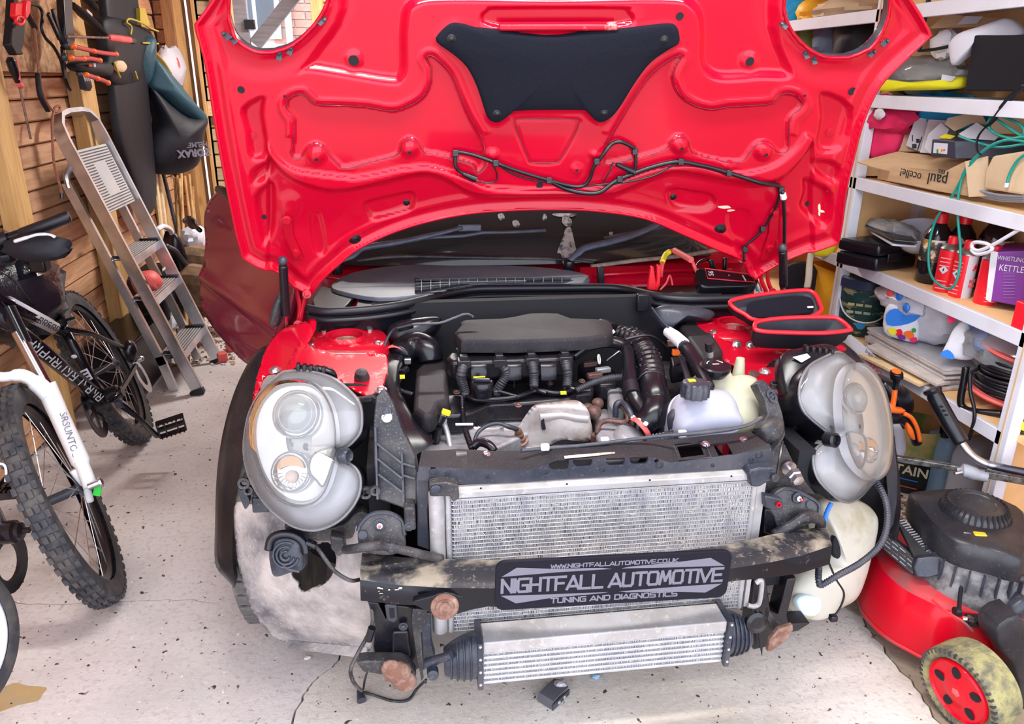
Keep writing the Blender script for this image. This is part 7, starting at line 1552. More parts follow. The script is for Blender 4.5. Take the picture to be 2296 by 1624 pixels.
# ---------------------------------------------------------------- shelving along the right wall
XF,XB = 1.65,1.95
ZA = (1.672,1.392,1.105,.805,.512)
sh = thing('shelving_unit','long white-edged shelving unit along the right wall','shelving',(1.8,2.6,0))
YS_ = (1.76,2.705,3.65)
for y in YS_:
    for x in (XF+.012,XB-.02):
        b = MB(); b.bx(x-.012,x+.024,y-.022,y+.022,0,2.3); b.build('post',M['white'],sh,bevel=.002)
    b = MB(); b.bx(XF+.02,XB,y+.022,y+.030,.02,2.3); b.build('end_panel',M['hard'],sh,smooth=0)
    b = MB(); b.bx(XF-.004,XF,y-.018,y-.014,0,2.3) if False else b.bx(XF-.002,XF+.001,y-.003,y+.003,0,2.3); b.build('post_groove',M['cardd'],sh,smooth=0)
for z in ZA + (2.0,):
    for y0,y1 in ((1.782,2.683),(2.727,3.628)):
        b = MB(); b.bx(XF+.016,XB,y0,y1,z-.018,z); b.build('shelf',M['hard'] if z < 1.3 else M['white'],sh,smooth=0)
        b = MB(); b.bx(XF,XF+.016,y0-.02,y1+.02,z-.042,z+.001); b.build('shelf_edge',M['white'],sh,bevel=.002)
b = MB(); b.bx(XB,XB+.008,1.0,3.7,.02,2.3); b.build('back_panel',M['hard'],sh,smooth=0)
b = MB(); b.bx(1.68,XB,1.42,1.738,ZA[4]-.018,ZA[4]); b.build('shelf',M['hard'],sh,smooth=0)
def face(p): # horizontal direction from a point to the camera
    d = CAM-V(p); d.z = 0; return d.normalized()
def bbox_(name,c,sz,mt,lab,cat,rot=0,group=None,bev=.003,par=None):
    b = MB(); b.box(V(c)+V((0,0,sz[2]/2)),sz,Matrix.Rotation(rot,3,'Z')); o = b.build(name,M[mt] if isinstance(mt,str) else mt,par,bevel=bev)
    return tag(o,lab,cat,group) if lab else o
def ptw(txt,x,y,pl,size,mt,par,ang=0,off=.001,sx=1.0,flipx=1):
    o,n = pl; p = atp(x,y,o,n)+n*off; up_ = (V((0,0,1))-n*n.z).normalized(); xx = up_.cross(n); a = R(ang)
    return word(txt,p,xx*cos(a)+up_*sin(a),up_*cos(a)-xx*sin(a),size,M[mt],par,sx=sx)
def sheet(name,poly,pl,mt,par=None,t=.002,lab=None,cat=None,bev=0):
    b = MB(); slabp(b,poly,pl[0],pl[1],t); o = b.build(name,M[mt] if isinstance(mt,str) else mt,par,smooth=0,bevel=bev)
    return tag(o,lab,cat) if lab else o
FX = V((-.82,-.57,0)).normalized()
# level A: cloths, carton, black box
zA = ZA[1]
t = thing('carton','open brown carton with a labelled flap on the second highest shelf','box',at(2110,195,X=1.84))
sheet('back_wall',[(2042,112),(2175,118),(2172,178),(2040,150)],plane_at(2100,150,n=FX,X=1.86),'card',t,.004)
sheet('top_flap',[(2084,63),(2120,32),(2290,45),(2296,80),(2200,60)],plane_at(2180,50,n=FX+V((0,0,.4)),X=1.80),'card',t,.004)
sheet('shipping_label',[(2146,55),(2165,36),(2205,37),(2190,53)],plane_at(2180,46,n=FX+V((0,0,.4)),X=1.795),'paper',t,.001)
sheet('side_wall',[(2030,160),(2048,112),(2056,112),(2042,165)],plane_at(2045,140,n=FX,X=1.84),'cardd',t,.004)
b = MB(); P_ = s2([(2128,98),(2150,75),(2200,58),(2240,44),(2262,42),(2285,58),(2293,78),(2240,80),(2185,80),(2180,110),(2150,140),(2134,145),(2128,120)],4); pillow(b,P_,*plane_at(2200,90,n=FX,X=1.73),.03,.03); tag(b.build('white_cloth',M['cloth'],smooth=50),'white cloth draped over the carton behind the black box','cloth')
P0 = at(2183,79,X=1.70); P1 = at(2160,203,X=1.70); b = MB()
q = [at(2183,79,X=1.70),at(2300,79,X=1.70),at(2300,205,X=1.70),at(2162,204,X=1.70)]; b.prism(q,(.16,.02,0)); tag(b.build('black_box',pm('matt_black_card',(.005,.0055,.010),.7,spec=.2),smooth=0,bevel=.004),'matt black flat sided box on the second highest shelf','box')
b = MB(); pl = plane_at(2060,190,n=FX,X=1.70); pillow(b,s2([(1968,182),(1985,178),(2030,184),(2080,181),(2130,178),(2158,172),(2160,185),(2150,198),(2090,202),(2020,203),(1972,204)],3),*pl,.03,.03); yr = tag(b.build('yellow_roll',pm('hi_vis_cloth',(.72,.66,.01),.7,bump=.3,bscale=40)),'bright yellow rolled cloth at the front of the second highest shelf','cloth')
b = MB()
for k in range(3): b.tube([at(1955,186+k*6,X=1.70),at(1976,185+k*6,X=1.70)],.006,8)
b.build('green_stripes',pm('lime',(.25,.62,.10),.6),yr)
b = MB(); crumple(b,at(2062,168,X=1.80),(.16,.42,.11),7,.2,20,12,False); o = tag(b.build('parts_bag',M['poly'],smooth=30),'clear polythene bag of grey parts above the yellow roll','bag')
b = MB(); crumple(b,at(2070,168,X=1.81),(.10,.30,.06),8,.15,14,9,False); b.build('grey_contents',pm('grey_green',(.22,.26,.26),.5),o,smooth=40)
sheet('folded_paper',[(1972,176),(1988,146),(2012,160),(2028,180),(2010,182)],plane_at(2000,165,n=FX,X=1.74),'paper',None,.003,'folded sheet of white paper left of the polythene bag','paper')
sheet('white_card',[(2110,180),(2112,167),(2144,172),(2134,182)],plane_at(2120,175,n=FX,X=1.73),'paper',None,.003,'small white card right of the polythene bag','card')
b = MB(); b.tube(sm([at(x,y,X=1.66) for x,y in ((2084,-10),(2076,30),(2069,60),(2064,95),(2060,115))],5),.009,6,flat=.4); b.tube(sm([at(x,y,X=1.68) for x,y in ((2062,114),(2085,112),(2110,108),(2128,104))],5),.010,6,flat=.5); tag(b.build('black_strap',M['nylon'],smooth=60),'black webbing strap hanging from the top shelf to the carton','strap')
b = MB(); crumple(b,at(2118,100,X=1.76),(.06,.10,.07),3,.3,12,8,False); tag(b.build('white_tape_bundle',M['cloth'],smooth=30),'small bundle of white tape beside the strap end','tape')
# level B
zB = ZA[2]
b = MB(); crumple(b,at(1966,258,X=1.74)+V((0,0,.0)),(.16,.36,.13),14,.25,22,12,False); pk = thing('pink_bag','pink fabric bag slumped at the left end of the middle shelf','bag',at(1960,350,X=1.74)); b.build('folded_top',M['pink'],pk,smooth=40)
b = MB(); pillow(b,s2([(1968,268),(2020,266),(2024,300),(2008,345),(1980,352),(1950,352),(1955,310)],3),*plane_at(1985,310,n=FX,X=1.72),.02,.06); b.build('pink_body',M['pink'],pk)
b = MB(); crumple(b,at(1972,256,X=1.655),(.02,.05,.03),3,.3,10,7,False); b.build('white_tag',M['cloth'],pk,smooth=30)
b = MB(); crumple(b,at(2080,248,X=1.86),(.14,.62,.11),15,.2,24,12,False); tag(b.build('cyan_cloth',M['cyan'],smooth=45),'bright blue cloth bundle behind the open carton, middle shelf','cloth')
t = thing('carton','open brown carton with dark upside down lettering on the middle shelf','box',at(2080,420,Z=zB))
plb = plane_at(2090,300,n=FX+V((0,0,.1)),X=1.82)
sheet('back_flap',[(2034,243),(2072,243),(2180,252),(2180,330),(2110,340),(2005,340)],plb,'cardd',t,.004)
sheet('front_flap',[(1922,363),(2012,340),(2166,356),(2160,368),(2076,405),(2020,388),(1960,375)],plane_at(2050,365,n=V((-.35,-.25,.9)),Z=zB+.075),'card',t,.004)
plf = plane_at(2060,400,n=V((-1,-.1,0)),X=1.66)
fr_ = sheet('front_face',[(1995,378),(2078,404),(2164,362),(2172,440),(2120,432),(1990,404)],plf,'card',t,.004)
sheet('end_face',[(2164,362),(2215,350),(2215,440),(2172,442)],plane_at(2190,400,n=V((-.9,-.45,0)),X=1.67),'cardd',t,.004)
ptw('paul',2103,402,plf,.052,'ink',t,180,.002); ptw('ocelle!',2043,391,plf,.038,'ink',t,176,.002); ptw('ERS',2113,384,plf,.018,'ink',t,180,.002)
b = MB(); q = at(2100,378,X=1.80); b.bx(1.69,1.90,2.28,2.62,zB+.004,zB+.06); b.build('carton_inside',M['card'],t,smooth=0)
b = MB(); plw = plane_at(2050,300,n=V((-.7,-.7,.1)),X=1.77); slabp(b,[(2054,262),(2082,268),(2062,340),(2031,326)],plw[0],plw[1],.004); slabp(b,[(2082,268),(2120,270),(2112,345),(2062,342)],*plane_at(2090,300,n=V((-.9,-.3,.1)),X=1.77),.06); wbx = tag(b.build('lamp_box',M['paper'],smooth=0),'white lamp carton with small black print standing in the open carton','box')
for k,(x,y,w,h) in enumerate(((2050,328,10,10),(2058,316,8,9),(2046,310,2,14))): sheet('print_mark',[(x-w/2,y-h/2),(x+w/2,y-h/2),(x+w/2,y+h/2),(x-w/2,y+h/2)],(plw[0]+plw[1]*.0015,plw[1]),'ink',wbx,.001)
sheet('print_bar',[(2066,306),(2068,308),(2058,338),(2056,336)],(plw[0]+plw[1]*.0015,plw[1]),'ink',wbx,.001);
for pl_,P_,mt,lab in ((plane_at(2090,320,n=FX,X=1.74),[(2072,330),(2082,300),(2110,275),(2128,290),(2115,320),(2085,345)],'paper','crumpled white paper sheet leaning in the open carton'),(plane_at(2180,300,n=FX+V((0,0,.4)),X=1.74),[(2150,300),(2190,275),(2240,305),(2230,315),(2160,310)],'paper','white and blue paper sheet among the carton contents')):
    sheet('paper_sheet',P_,pl_,mt,None,.003,lab,'paper')
sheet('torn_card',[(2118,278),(2125,265),(2190,250),(2204,260),(2214,280),(2180,276),(2140,294)],plane_at(2160,275,n=FX+V((0,0,.5)),X=1.76),'cardd',None,.004,'torn piece of pale cardboard above the papers, middle shelf','cardboard')
t = thing('bulb_box','dark blue light bulb box with a white energy label lying in the carton','box',at(2130,360,X=1.68))
P_ = plane_at(2105,335,n=V((-.75,-.65,0)),X=1.69)
b = MB(); c4_ = [at(2090,312,X=1.69),at(2140,316,X=1.69),at(2142,356,X=1.69),at(2087,348,X=1.69)]; b.prism(c4_,(.16,-.12,.01)); b.build('box_body',pm('dark_blue_card',(.02,.022,.05),.5),t,smooth=0,bevel=.002)
plq = (c4_[0],(c4_[1]-c4_[0]).cross(c4_[3]-c4_[0]).normalized()); plq = (plq[0],plq[1] if plq[1].dot(CAM-c4_[0]) > 0 else -plq[1])
sheet('energy_label',[(2094,320),(2125,322),(2123,346),(2092,343)],(plq[0]+plq[1]*.001,plq[1]),'paper',t,.0008)
for k,c_ in enumerate(('green','yellow','orange','brightred')): sheet('rating_bar',[(2100+k*5,344-k*2),(2103+k*5,344-k*2),(2103+k*5,334-k*0),(2100+k*5,335-k*0)],(plq[0]+plq[1]*.0022,plq[1]),c_,t,.0006)
sheet('yellow_leaflet',[(2105,308),(2120,300),(2142,305),(2130,312)],plane_at(2120,306,n=FX+V((0,0,.6)),X=1.73),'yellow',None,.003,'small yellow leaflet behind the bulb box','leaflet')
t = thing('carton','brown carton at the right end of the middle shelf, hung with green hose','box',at(2250,430,X=1.7))
b = MB(); b.prism([at(x,y,X=1.665) for x,y in ((2225,350),(2300,338),(2300,432),(2290,437),(2205,424),(2208,385))],(.2,0,.01)); b.build('carton_body',M['cardd'],t,smooth=0,bevel=.006)
sheet('upright_flap',[(2228,232),(2280,240),(2296,250),(2296,300),(2220,300)],plane_at(2260,270,n=FX,X=1.80),'cardd',t,.004)
gh = M['green']; b = MB()
b.tube(sm([at(x,y,X=1.66) for x,y in ((2300,318),(2260,314),(2225,326),(2190,352),(2160,395),(2135,440),(2100,490),(2085,540),(2082,590),(2092,625),(2120,646),(2140,640),(2152,600),(2153,550),(2148,490),(2150,430),(2165,380),(2200,342),(2240,318),(2300,306))],6),.0040,8)
b.tube(sm([at(x,y,X=1.675) for x,y in ((2222,262),(2215,280),(2232,300),(2270,310),(2296,300),(2288,280),(2250,262),(2222,256),(2240,272),(2300,312))],6),.0040,8); b.tube(sm([at(x,y,X=1.665) for x,y in ((2150,305),(2185,318),(2240,330),(2300,322))],5),.0038,8)
b.tube(sm([at(x,y,X=1.655) for x,y in ((2300,345),(2280,362),(2264,390),(2258,412))],5),.0040,8)
hz_ = tag(b.build('green_hose',gh,smooth=180),'thin green hose looped over the cartons and hanging past the shelf below','hose')
b = MB(); b.tube([at(2258,410,X=1.655),at(2256,420,X=1.655)],.0055,8); b.build('hose_end',M['whiteink'],hz_)
b = MB(); b.tube(sm([at(x,y,X=1.655) for x,y in ((2300,190),(2270,215),(2245,245),(2225,272),(2205,290),(2192,310),(2190,335),(2200,348))],6),[.013]*12+[.009]*10+[.004]*60,6,flat=.35); tag(b.build('bag_strap',M['nylon'],smooth=180),'black webbing strap tapering down over the green hose','strap')
b = MB()
for k in range(4): b.tube(sm([at(x,y+k*4,X=1.68+.006*k) for x,y in ((2185,424),(2215,432),(2250,438),(2300,440))],5),.004,6)
tag(b.build('cable_coil',pm('grey_cable',(.30,.32,.38),.5),smooth=180),'coil of thin grey cable under the right hand carton','cable')
# level C
zC = ZA[3]
t = thing('hard_case','black moulded tool case lying on the third shelf','case',(1.76,2.5,zC))
pts = [at(1872,590,Z=zC),at(1965,613,Z=zC),at(2055,596,Z=zC)]
A,B_,C_ = at(1870,592,Z=zC),at(1962,612,Z=zC),at(2052,602,Z=zC); D = A+(C_-B_)
for z0,z1,nm in ((.002,.052,'case_base'),(.055,.098,'case_lid')):
    b = MB(); b.prism([p+V((0,0,z0)) for p in (A,B_,C_,D)],(0,0,z1-z0)); b.build(nm,M['black'],t,bevel=.012,segs=3)
b = MB(); m_ = B_.lerp(C_,.5); b.bar(B_.lerp(C_,.25)+V((-.004,-.004,.05)),B_.lerp(C_,.6)+V((-.004,-.004,.05)),.008,.03); b.build('handle',M['dusty'],t,bevel=.003)
for k,(P_,mt,dz) in enumerate((([(1938,510),(1950,500),(2040,530),(2056,548),(2000,542)],'black',.125),([(1950,522),(2050,552),(2054,556),(2000,552)],'paper',.108))):
    b = MB(); b.prism([at(x,y,Z=zC+dz) for x,y in P_],(0,0,.008)); tag(b.build('flat_tray',M[mt],smooth=0,bevel=.003),('black shallow tray on top of the hard case' if k == 0 else 'white tray sandwiched between the black tray and the hard case'),'tray','trays on the hard case')
b = MB(); q = at(2065,528,X=1.80); b.lathe(V((q.x,q.y,q.z-.04)),(-.25,-.25,1),[(.03,0),(.06,.004),(.082,.035),(.088,.068),(.083,.068),(.075,.034),(.05,.010),(.001,.008)],28); tag(b.build('white_bowl',M['white'],smooth=60),'white plastic bowl lying at a tilt behind the trays','bowl')
b = MB(); crumple(b,at(1998,515,X=1.74),(.10,.24,.06),18,.25,16,9,False); tag(b.build('polythene_wrap',M['poly'],smooth=25),'clear polythene wrapping on top of the black tray','wrap')
bot_mt = pm('black_glossy_plastic',(.010,.010,.014),.15,coat=.3)
lab_mt = pm('charcoal_label',(.04,.035,.035),.5,c2=(.75,.74,.74),scale=26,lo=.52,hi=.58,dust=(.85,.42,.03),damt=.5,dscale=22)
def fuel_bottle(q,r,h,lab):
    t = thing('fluid_bottle',lab,'bottle',q,'black fluid bottles on the third shelf')
    b = MB(); b.lathe(q,(0,0,1),[(r*.9,0),(r,.006),(r,h*.3),(r*.96,h*.36),(r,h*.42),(r,h*.62),(r*.85,h*.72),(r*.45,h*.84),(r*.38,h*.87)],22); b.build('body',bot_mt,t)
    b = MB(); b.lathe(q,(0,0,1),[(r*1.01,h*.32),(r*1.015,h*.33),(r*1.015,h*.62),(r*1.0,h*.63)],22,cap=False); b.build('label',lab_mt,t)
    b = MB(); b.lathe(q,(0,0,1),[(r*.46,h*.85),(r*.46,h*.96),(r*.40,h*.985),(.001,h*.985)],20); b.build('cap',M['brightred'],t)
    return t
fuel_bottle(at(2082,632,Z=zC),.045,.235,'black fluid bottle with red cap, nearest the hard case')
fuel_bottle(at(2130,640,Z=zC)+V((.03,.03,0)),.045,.235,'black fluid bottle with red cap half hidden by the gas cans')
fuel_bottle(V((1.88,2.22,zC)),.05,.26,'black fluid bottle with red cap, rearmost against the back panel')
def gas_can(q,a,lab):
    t = thing('gas_can',lab,'can',q,'red gas cans on the third shelf')
    r,h = .0325,.135; d = face(q); d = (Matrix.Rotation(a,3,'Z') @ d)
    b = MB(); x,y = V((0,0,1)).cross(d),d
    def ringp(r_,z): return [q+x*(r_*sin(2*pi*k/32))+y*(r_*cos(2*pi*k/32))+V((0,0,z)) for k in range(32)]
    b.loft([ringp(r*.95,0),ringp(r,.004),ringp(r,h)],True); n0 = len(b.f); b.mi = [1 if 4 <= (i % 32) <= 12 else 0 for i in range(n0)]
    b.build('body',[M['brightred'],M['paper']],t)
    b = MB(); b.lathe(q,(0,0,1),[(r,h),(r*1.02,h+.004),(r*.8,h+.012),(r*.45,h+.020),(r*.42,h+.024)],24); b.build('shoulder',M['steel'],t)
    b = MB(); b.lathe(q,(0,0,1),[(r*.48,h+.018),(r*.48,h+.040),(r*.42,h+.043),(.001,h+.043)],18); b.build('cap',M['brightred'],t)
    c_ = q+y*(r+.0006)+V((0,0,h*.55)); b = MB(); b.box(c_,(.020,.0006,.020),Matrix((x,y,x.cross(y))).transposed() @ Matrix.Rotation(pi/4,3,'Y')); b.build('warning_diamond',M['paper'],t,smooth=0)
    b = MB(); b.ball(c_+y*.0008,(.003,.001,.005),8,6); b.build('flame_mark',M['ink'],t)
    b = MB()
    for k in range(9):
        if k in (3,4,5): continue
        b.box(q+y*(r*.985+.0012)+V((0,0,h*(.1+.09*k))),(.03,.0006,.0032),Matrix((x,y,x.cross(y))).transposed())
    b.build('small_print',pm('pink_print',(.85,.35,.36),.6),t,smooth=0)
    w = q+(x*sin(.98*1.6)+y*cos(.98*1.6))*(r+.001); return t,x,y
gas_can(at(2115,652,Z=zC),-.35,'red gas can, leftmost, tucked behind its neighbours')
t,x,y = gas_can(at(2150,664,Z=zC),-.62,'red gas can, middle, with its white side turned out'); q = at(2150,664,Z=zC)
a_ = 2*pi*8/32; d_ = x*sin(a_)+y*cos(a_); xx = V((0,0,1)).cross(d_)
word('BUT',q+d_*.0332+V((0,0,.055)),xx,(0,0,1),.016,M['redink'],t); word('FUEL',q+d_*.0332+V((0,0,.040)),xx,(0,0,1),.014,M['redink'],t); word('A',q+d_*.0332+V((0,0,.098)),xx,(0,0,1),.026,M['brightred'],t,bold=.001)
gas_can(at(2207,680,Z=zC),.35,'red gas can, rightmost, beside the purple kettle box')
t = thing('kettle_box','purple kettle box with white lettering at the end of the third shelf','box',at(2240,690,Z=zC))
k0 = at(2224,676,Z=zC); k1 = at(2232,678,Z=zC)
kp = plane_at(2265,630,n=V((-.72,-.69,0)),X=1.74)
b = MB(); f4 = [atp(2235,565,*kp),atp(2300,562,*kp),atp(2300,690,*kp),atp(2216,674,*kp)]; b.prism(f4,-kp[1]*.16); b.build('box_body',M['purple'],t,smooth=0,bevel=.003)
sheet('white_side',[(2222,562),(2238,566),(2222,678),(2210,672)],(kp[0]+kp[1]*.001,kp[1]),'whiteink',t,.001)
for tx,x,y,s in (('WHISTLING',2268,581,.018),('KETTLE',2268,603,.026)): ptw(tx,x,y,kp,s,'whiteink',t,1,.002,sx=.72)
b = MB()
for k in range(9): A = atp(2250,612+k*7,*kp)+kp[1]*.002; b.bar(A,atp(2276,612+k*7,*kp)+kp[1]*.002,.001,.003,kp[1])
b.build('small_print',pm('lilac_print',(.40,.22,.5),.6),t,smooth=0)
bbox_('navy_box',at(2302,640,Z=zC)+V((.05,.0,.05)),(.07,.06,.10),pm('navy_card',(.03,.05,.12),.5),'dark blue box at the frame edge above the red box','box')
rbx = bbox_('red_box',at(2300,730,X=1.68),(.05,.05,.075),'brightred','small red box at the right hand end of the third shelf','box'); rbx.location.z = zC
b = MB(); b.tube(sm([at(x,y,X=1.66) for x,y in ((2310,500),(2260,530),(2225,550),(2195,562),(2180,556),(2184,544),(2210,546),(2225,556),(2215,566),(2190,570),(2178,560))],6),.0055,8); tag(b.build('white_cable',M['white'],smooth=180),'white cable with a loose loop hanging in front of the gas cans','cable')
# level D
zD = ZA[4]
q = at(1927,752,Z=zD)+V((.03,.05,0)); t = thing('plastic_tub','dark green tub with navy lid and wire handle on the fourth shelf','tub',q)
tub_l = pm('tub_label',(.015,.05,.05),.45,c2=(.30,.30,.17),scale=14,lo=.56,hi=.60,stretch=(1,1,2.5))
b = MB(); b.lathe(q,(0,0,1),[(.085,0),(.09,.006),(.102,.19)],30); b.build('body',tub_l,t)
b = MB(); b.lathe(q,(0,0,1),[(.104,.185),(.108,.188),(.108,.222),(.10,.228),(.096,.222),(.001,.224)],30); b.build('lid',pm('navy_lid',(.025,.04,.08),.4),t)
d_ = face(q); x_ = V((0,0,1)).cross(d_); b = MB(); b.tube(sm([q-x_*.106+V((0,0,.19)),q-x_*.07+d_*.09+V((0,0,.10)),q+d_*.13+V((0,0,.072)),q+x_*.07+d_*.09+V((0,0,.09)),q+x_*.104+V((0,0,.17))],6),.003,6); b.build('wire_handle',M['whiteink'],t,smooth=180)
b = MB(); c_ = q+d_*.095+V((0,0,.05)); b.lathe(c_,d_,[(.016,0),(.016,.0014),(.001,.0014)],20); b.build('round_badge',pm('badge_blue',(.03,.25,.55),.4),t)
for k in range(6): b = MB(); b.box(q+d_*(.1-.0005*k)+x_*(-.045+.03*(k % 3))+V((0,0,.13-.03*(k//3))),(.024,.002,.010),Matrix((x_,d_,x_.cross(d_))).transposed()); b.build('swatch',pm('swatch%d' % k,(.42-.03*k,.36,.16+.02*k),.6),t,smooth=0)
wrap_mt = pm('white_polythene',(.80,.80,.86),.35,c2=(.70,.70,.78),scale=12,bump=.3,bscale=30)
q = at(2052,770,Z=zD+.08)+V((.07,.08,.08)); t = thing('bread_bag','large white and blue printed polythene bag on the fourth shelf','bag',q,'printed polythene bags')
b = MB(); crumple(b,q,(.16,.30,.20),21,.12,26,16); b.build('bag_body',wrap_mt,t,smooth=40)
pb_ = plane_at(2030,710,n=V((-.75,-.66,.1)),X=1.70)
def onlump(P_,mt,nm,t,off=0): b = MB(); slabp(b,s2(P_,3),pb_[0]+pb_[1]*off,pb_[1],.012); return b.build(nm,M[mt] if isinstance(mt,str) else mt,t,bevel=.003)
b = MB(); pillow(b,s2([(1986,690),(2010,680),(2050,690),(2060,720),(2056,766),(2020,762),(1982,744)],3),*pb_,.014,.05); b.build('printed_front',wrap_mt,t)
for P_,mt in (([(1988,704),(2006,692),(2040,700),(2064,704),(2052,720),(2020,730),(1990,728)],'blue'),([(1990,740),(2004,736),(2012,746),(2000,752)],'yellow'),([(2008,742),(2020,738),(2024,750),(2012,754)],'brightred'),([(2026,746),(2042,742),(2050,754),(2036,760)],'orange'),([(2044,738),(2052,736),(2054,744),(2046,746)],'greenp'),([(2014,752),(2028,752),(2030,762),(2016,760)],'purple'),([(2040,760),(2054,756),(2056,766),(2044,768)],'pink')):
    b = MB(); o_,n_ = pb_[0]+pb_[1]*.0145,pb_[1]; b.prism([atp(x,y,o_,n_) for x,y in s2(P_,2)],n_*.0012); b.build('printed_patch',M[mt],t,smooth=0)
b = MB(); crumple(b,at(2022,672,X=1.72),(.10,.22,.08),5,.25,18,10,False); b.build('gathered_neck',wrap_mt,t,smooth=35)
for x,y,mt in ((1995,660,'redink'),(2016,664,'blue'),(2032,690,'blue')): b = MB(); crumple(b,at(x,y,X=1.665),(.012,.03,.03),x,.2,8,6,False); b.build('printed_patch',M[mt],t,smooth=35)
ptw('Mapei',2096,690,(pb_[0]+pb_[1]*.012,pb_[1]),.034,'redink',t,148)
q = at(2172,800,Z=zD+.08)+V((.07,.07,.07)); t = thing('bread_bag','smaller white and blue polythene bag leaning over the tile stack','bag',q,'printed polythene bags')
b = MB(); crumple(b,q,(.15,.24,.17),31,.14,24,14); b.build('bag_body',wrap_mt,t,smooth=40)
pb2 = plane_at(2160,760,n=V((-.75,-.66,.1)),X=1.71)
b = MB(); pillow(b,s2([(2140,735),(2160,720),(2180,740),(2190,790),(2170,808),(2115,796),(2125,765)],3),*pb2,.014,.05); b.build('white_front',wrap_mt,t)
for P_,mt in (([(2166,712),(2200,714),(2215,740),(2205,780),(2185,784),(2178,745)],'blue'),([(2108,796),(2124,784),(2138,796),(2136,806)],'blue'),([(2124,712),(2140,708),(2142,722),(2128,724)],'pink')):
    b = MB(); o_,n_ = pb2[0]+pb2[1]*.0145,pb2[1]; b.prism([atp(x,y,o_,n_) for x,y in s2(P_,3)],n_*.0015); b.build('printed_patch',M[mt],t,smooth=0)
b = MB()
for k in range(6): b.bar(atp(2184,722+k*9,pb2[0]+pb2[1]*.017,pb2[1]),atp(2206,724+k*9,pb2[0]+pb2[1]*.017,pb2[1]),.001,.003,pb2[1])
b.build('small_print',M['whiteink'],t,smooth=0)
b = MB(); crumple(b,at(2262,770,X=1.80),(.20,.26,.18),41,.2,22,14,False); tag(b.build('clear_bag',M['poly'],smooth=30),'clear polythene bag heaped above the cable reel','bag')
b = MB(); crumple(b,at(2275,770,X=1.86),(.10,.16,.10),43,.2,14,9,False); tag(b.build('dark_bundle',M['nylon'],smooth=40),'dark bundle inside the clear polythene above the reel','bundle')
# stack of tiles: each tile its own thing
A,B_,D_ = at(1962,757,Z=zD+.07),at(2150,850,Z=zD+.07),at(2130,778,Z=zD+.07)
for i in range(9):
    z0 = zD+.002+i*.0085; off = V((random.Random(i).uniform(-.006,.006),random.Random(i+50).uniform(-.008,.008),0))
    P_ = [V((1.672,2.49,z0)),V((1.672,2.06,z0)),V((1.90,2.06,z0)),V((1.90,2.49,z0))]; b = MB(); b.prism([p+off for p in P_],(0,0,.0075)); b.mi = [1 if abs((V(b.v[f[1]])-V(b.v[f[0]])).cross(V(b.v[f[2]])-V(b.v[f[0]])).normalized().z) > .9 else 0 for f in b.f]
    tag(b.build('ceramic_tile',[M['tile'],M['tiletop']],smooth=0),'grey tile, %s in the stack on the fourth shelf' % (('lowest','second lowest','third from the bottom','fourth from the bottom','middle one','fourth from the top','third from the top','second from the top','topmost')[i]),'tile','stacked grey tiles')
for k,(P_,dz,m_,lab) in enumerate((([(1925,800),(1945,790),(2085,862),(2060,868)],.004,'plankx','thin pale board poking out below the tile stack'),([(1940,782),(1962,776),(2130,862),(2100,868)],.006,'tile','pinkish tile slid forward under the tile stack'))):
    b = MB(); b.prism([at(x,y,Z=zD+dz+.02*k) for x,y in P_],(0,0,.010)); tag(b.build('loose_board',M[m_],smooth=0,bevel=.001),lab,'board')
# cable reel
rcx = at(2236,890,X=1.80); t = thing('cable_reel','red cable reel wound with black flex at the end of the fourth shelf','reel',(1.79,1.93,zD))
ra = V((.10,-.10,1)).normalized(); c0 = V((1.795,1.93,zD+.035))
b = MB(); b.lathe(c0,ra,[(.05,0),(.115,0),(.12,.006),(.115,.012),(.05,.012)],36); b.build('lower_flange',M['salmon'],t)
c1_ = c0+ra*.135; b = MB(); b.lathe(c1_,ra,[(.05,0),(.115,0),(.122,.006),(.117,.013),(.06,.016),(.001,.016)],36); b.build('upper_flange',M['salmon'],t)
for k in range(11): b = MB(); rr_ = .098+.004*((k*7) % 3-1); b.tube([c0+ra*(.018+.0105*k)+V((rr_*cos(a),rr_*sin(a),.003*sin(a*2+k))) for a in [2*pi*j/28 for j in range(28)]],.0058,7,closed=True); b.build('flex_turn',M['rubber'],t,smooth=180)
b = MB(); b.tube([c1_+V((-.06,-.05,.01)),c1_+V((-.06,-.05,.045))],.013,14); b.build('winding_knob',M['black'],t)
b = MB(); b.tube(sm([at(2166,822,X=1.655),at(2160,860,X=1.655),at(2154,895,X=1.655),at(2158,912,X=1.66),at(2180,922,X=1.67),at(2250,928,X=1.72)],5),.0105,10); b.build('stand_tube',M['black'],t,smooth=180)
b = MB(); b.tube(sm([at(2190,828,X=1.69),at(2176,840,X=1.655),at(2176,880,X=1.648),at(2184,915,X=1.645),at(2184,945,X=1.648),at(2172,985,X=1.66)],5),.0055,8); b.build('loose_flex',M['rubber'],t,smooth=180)
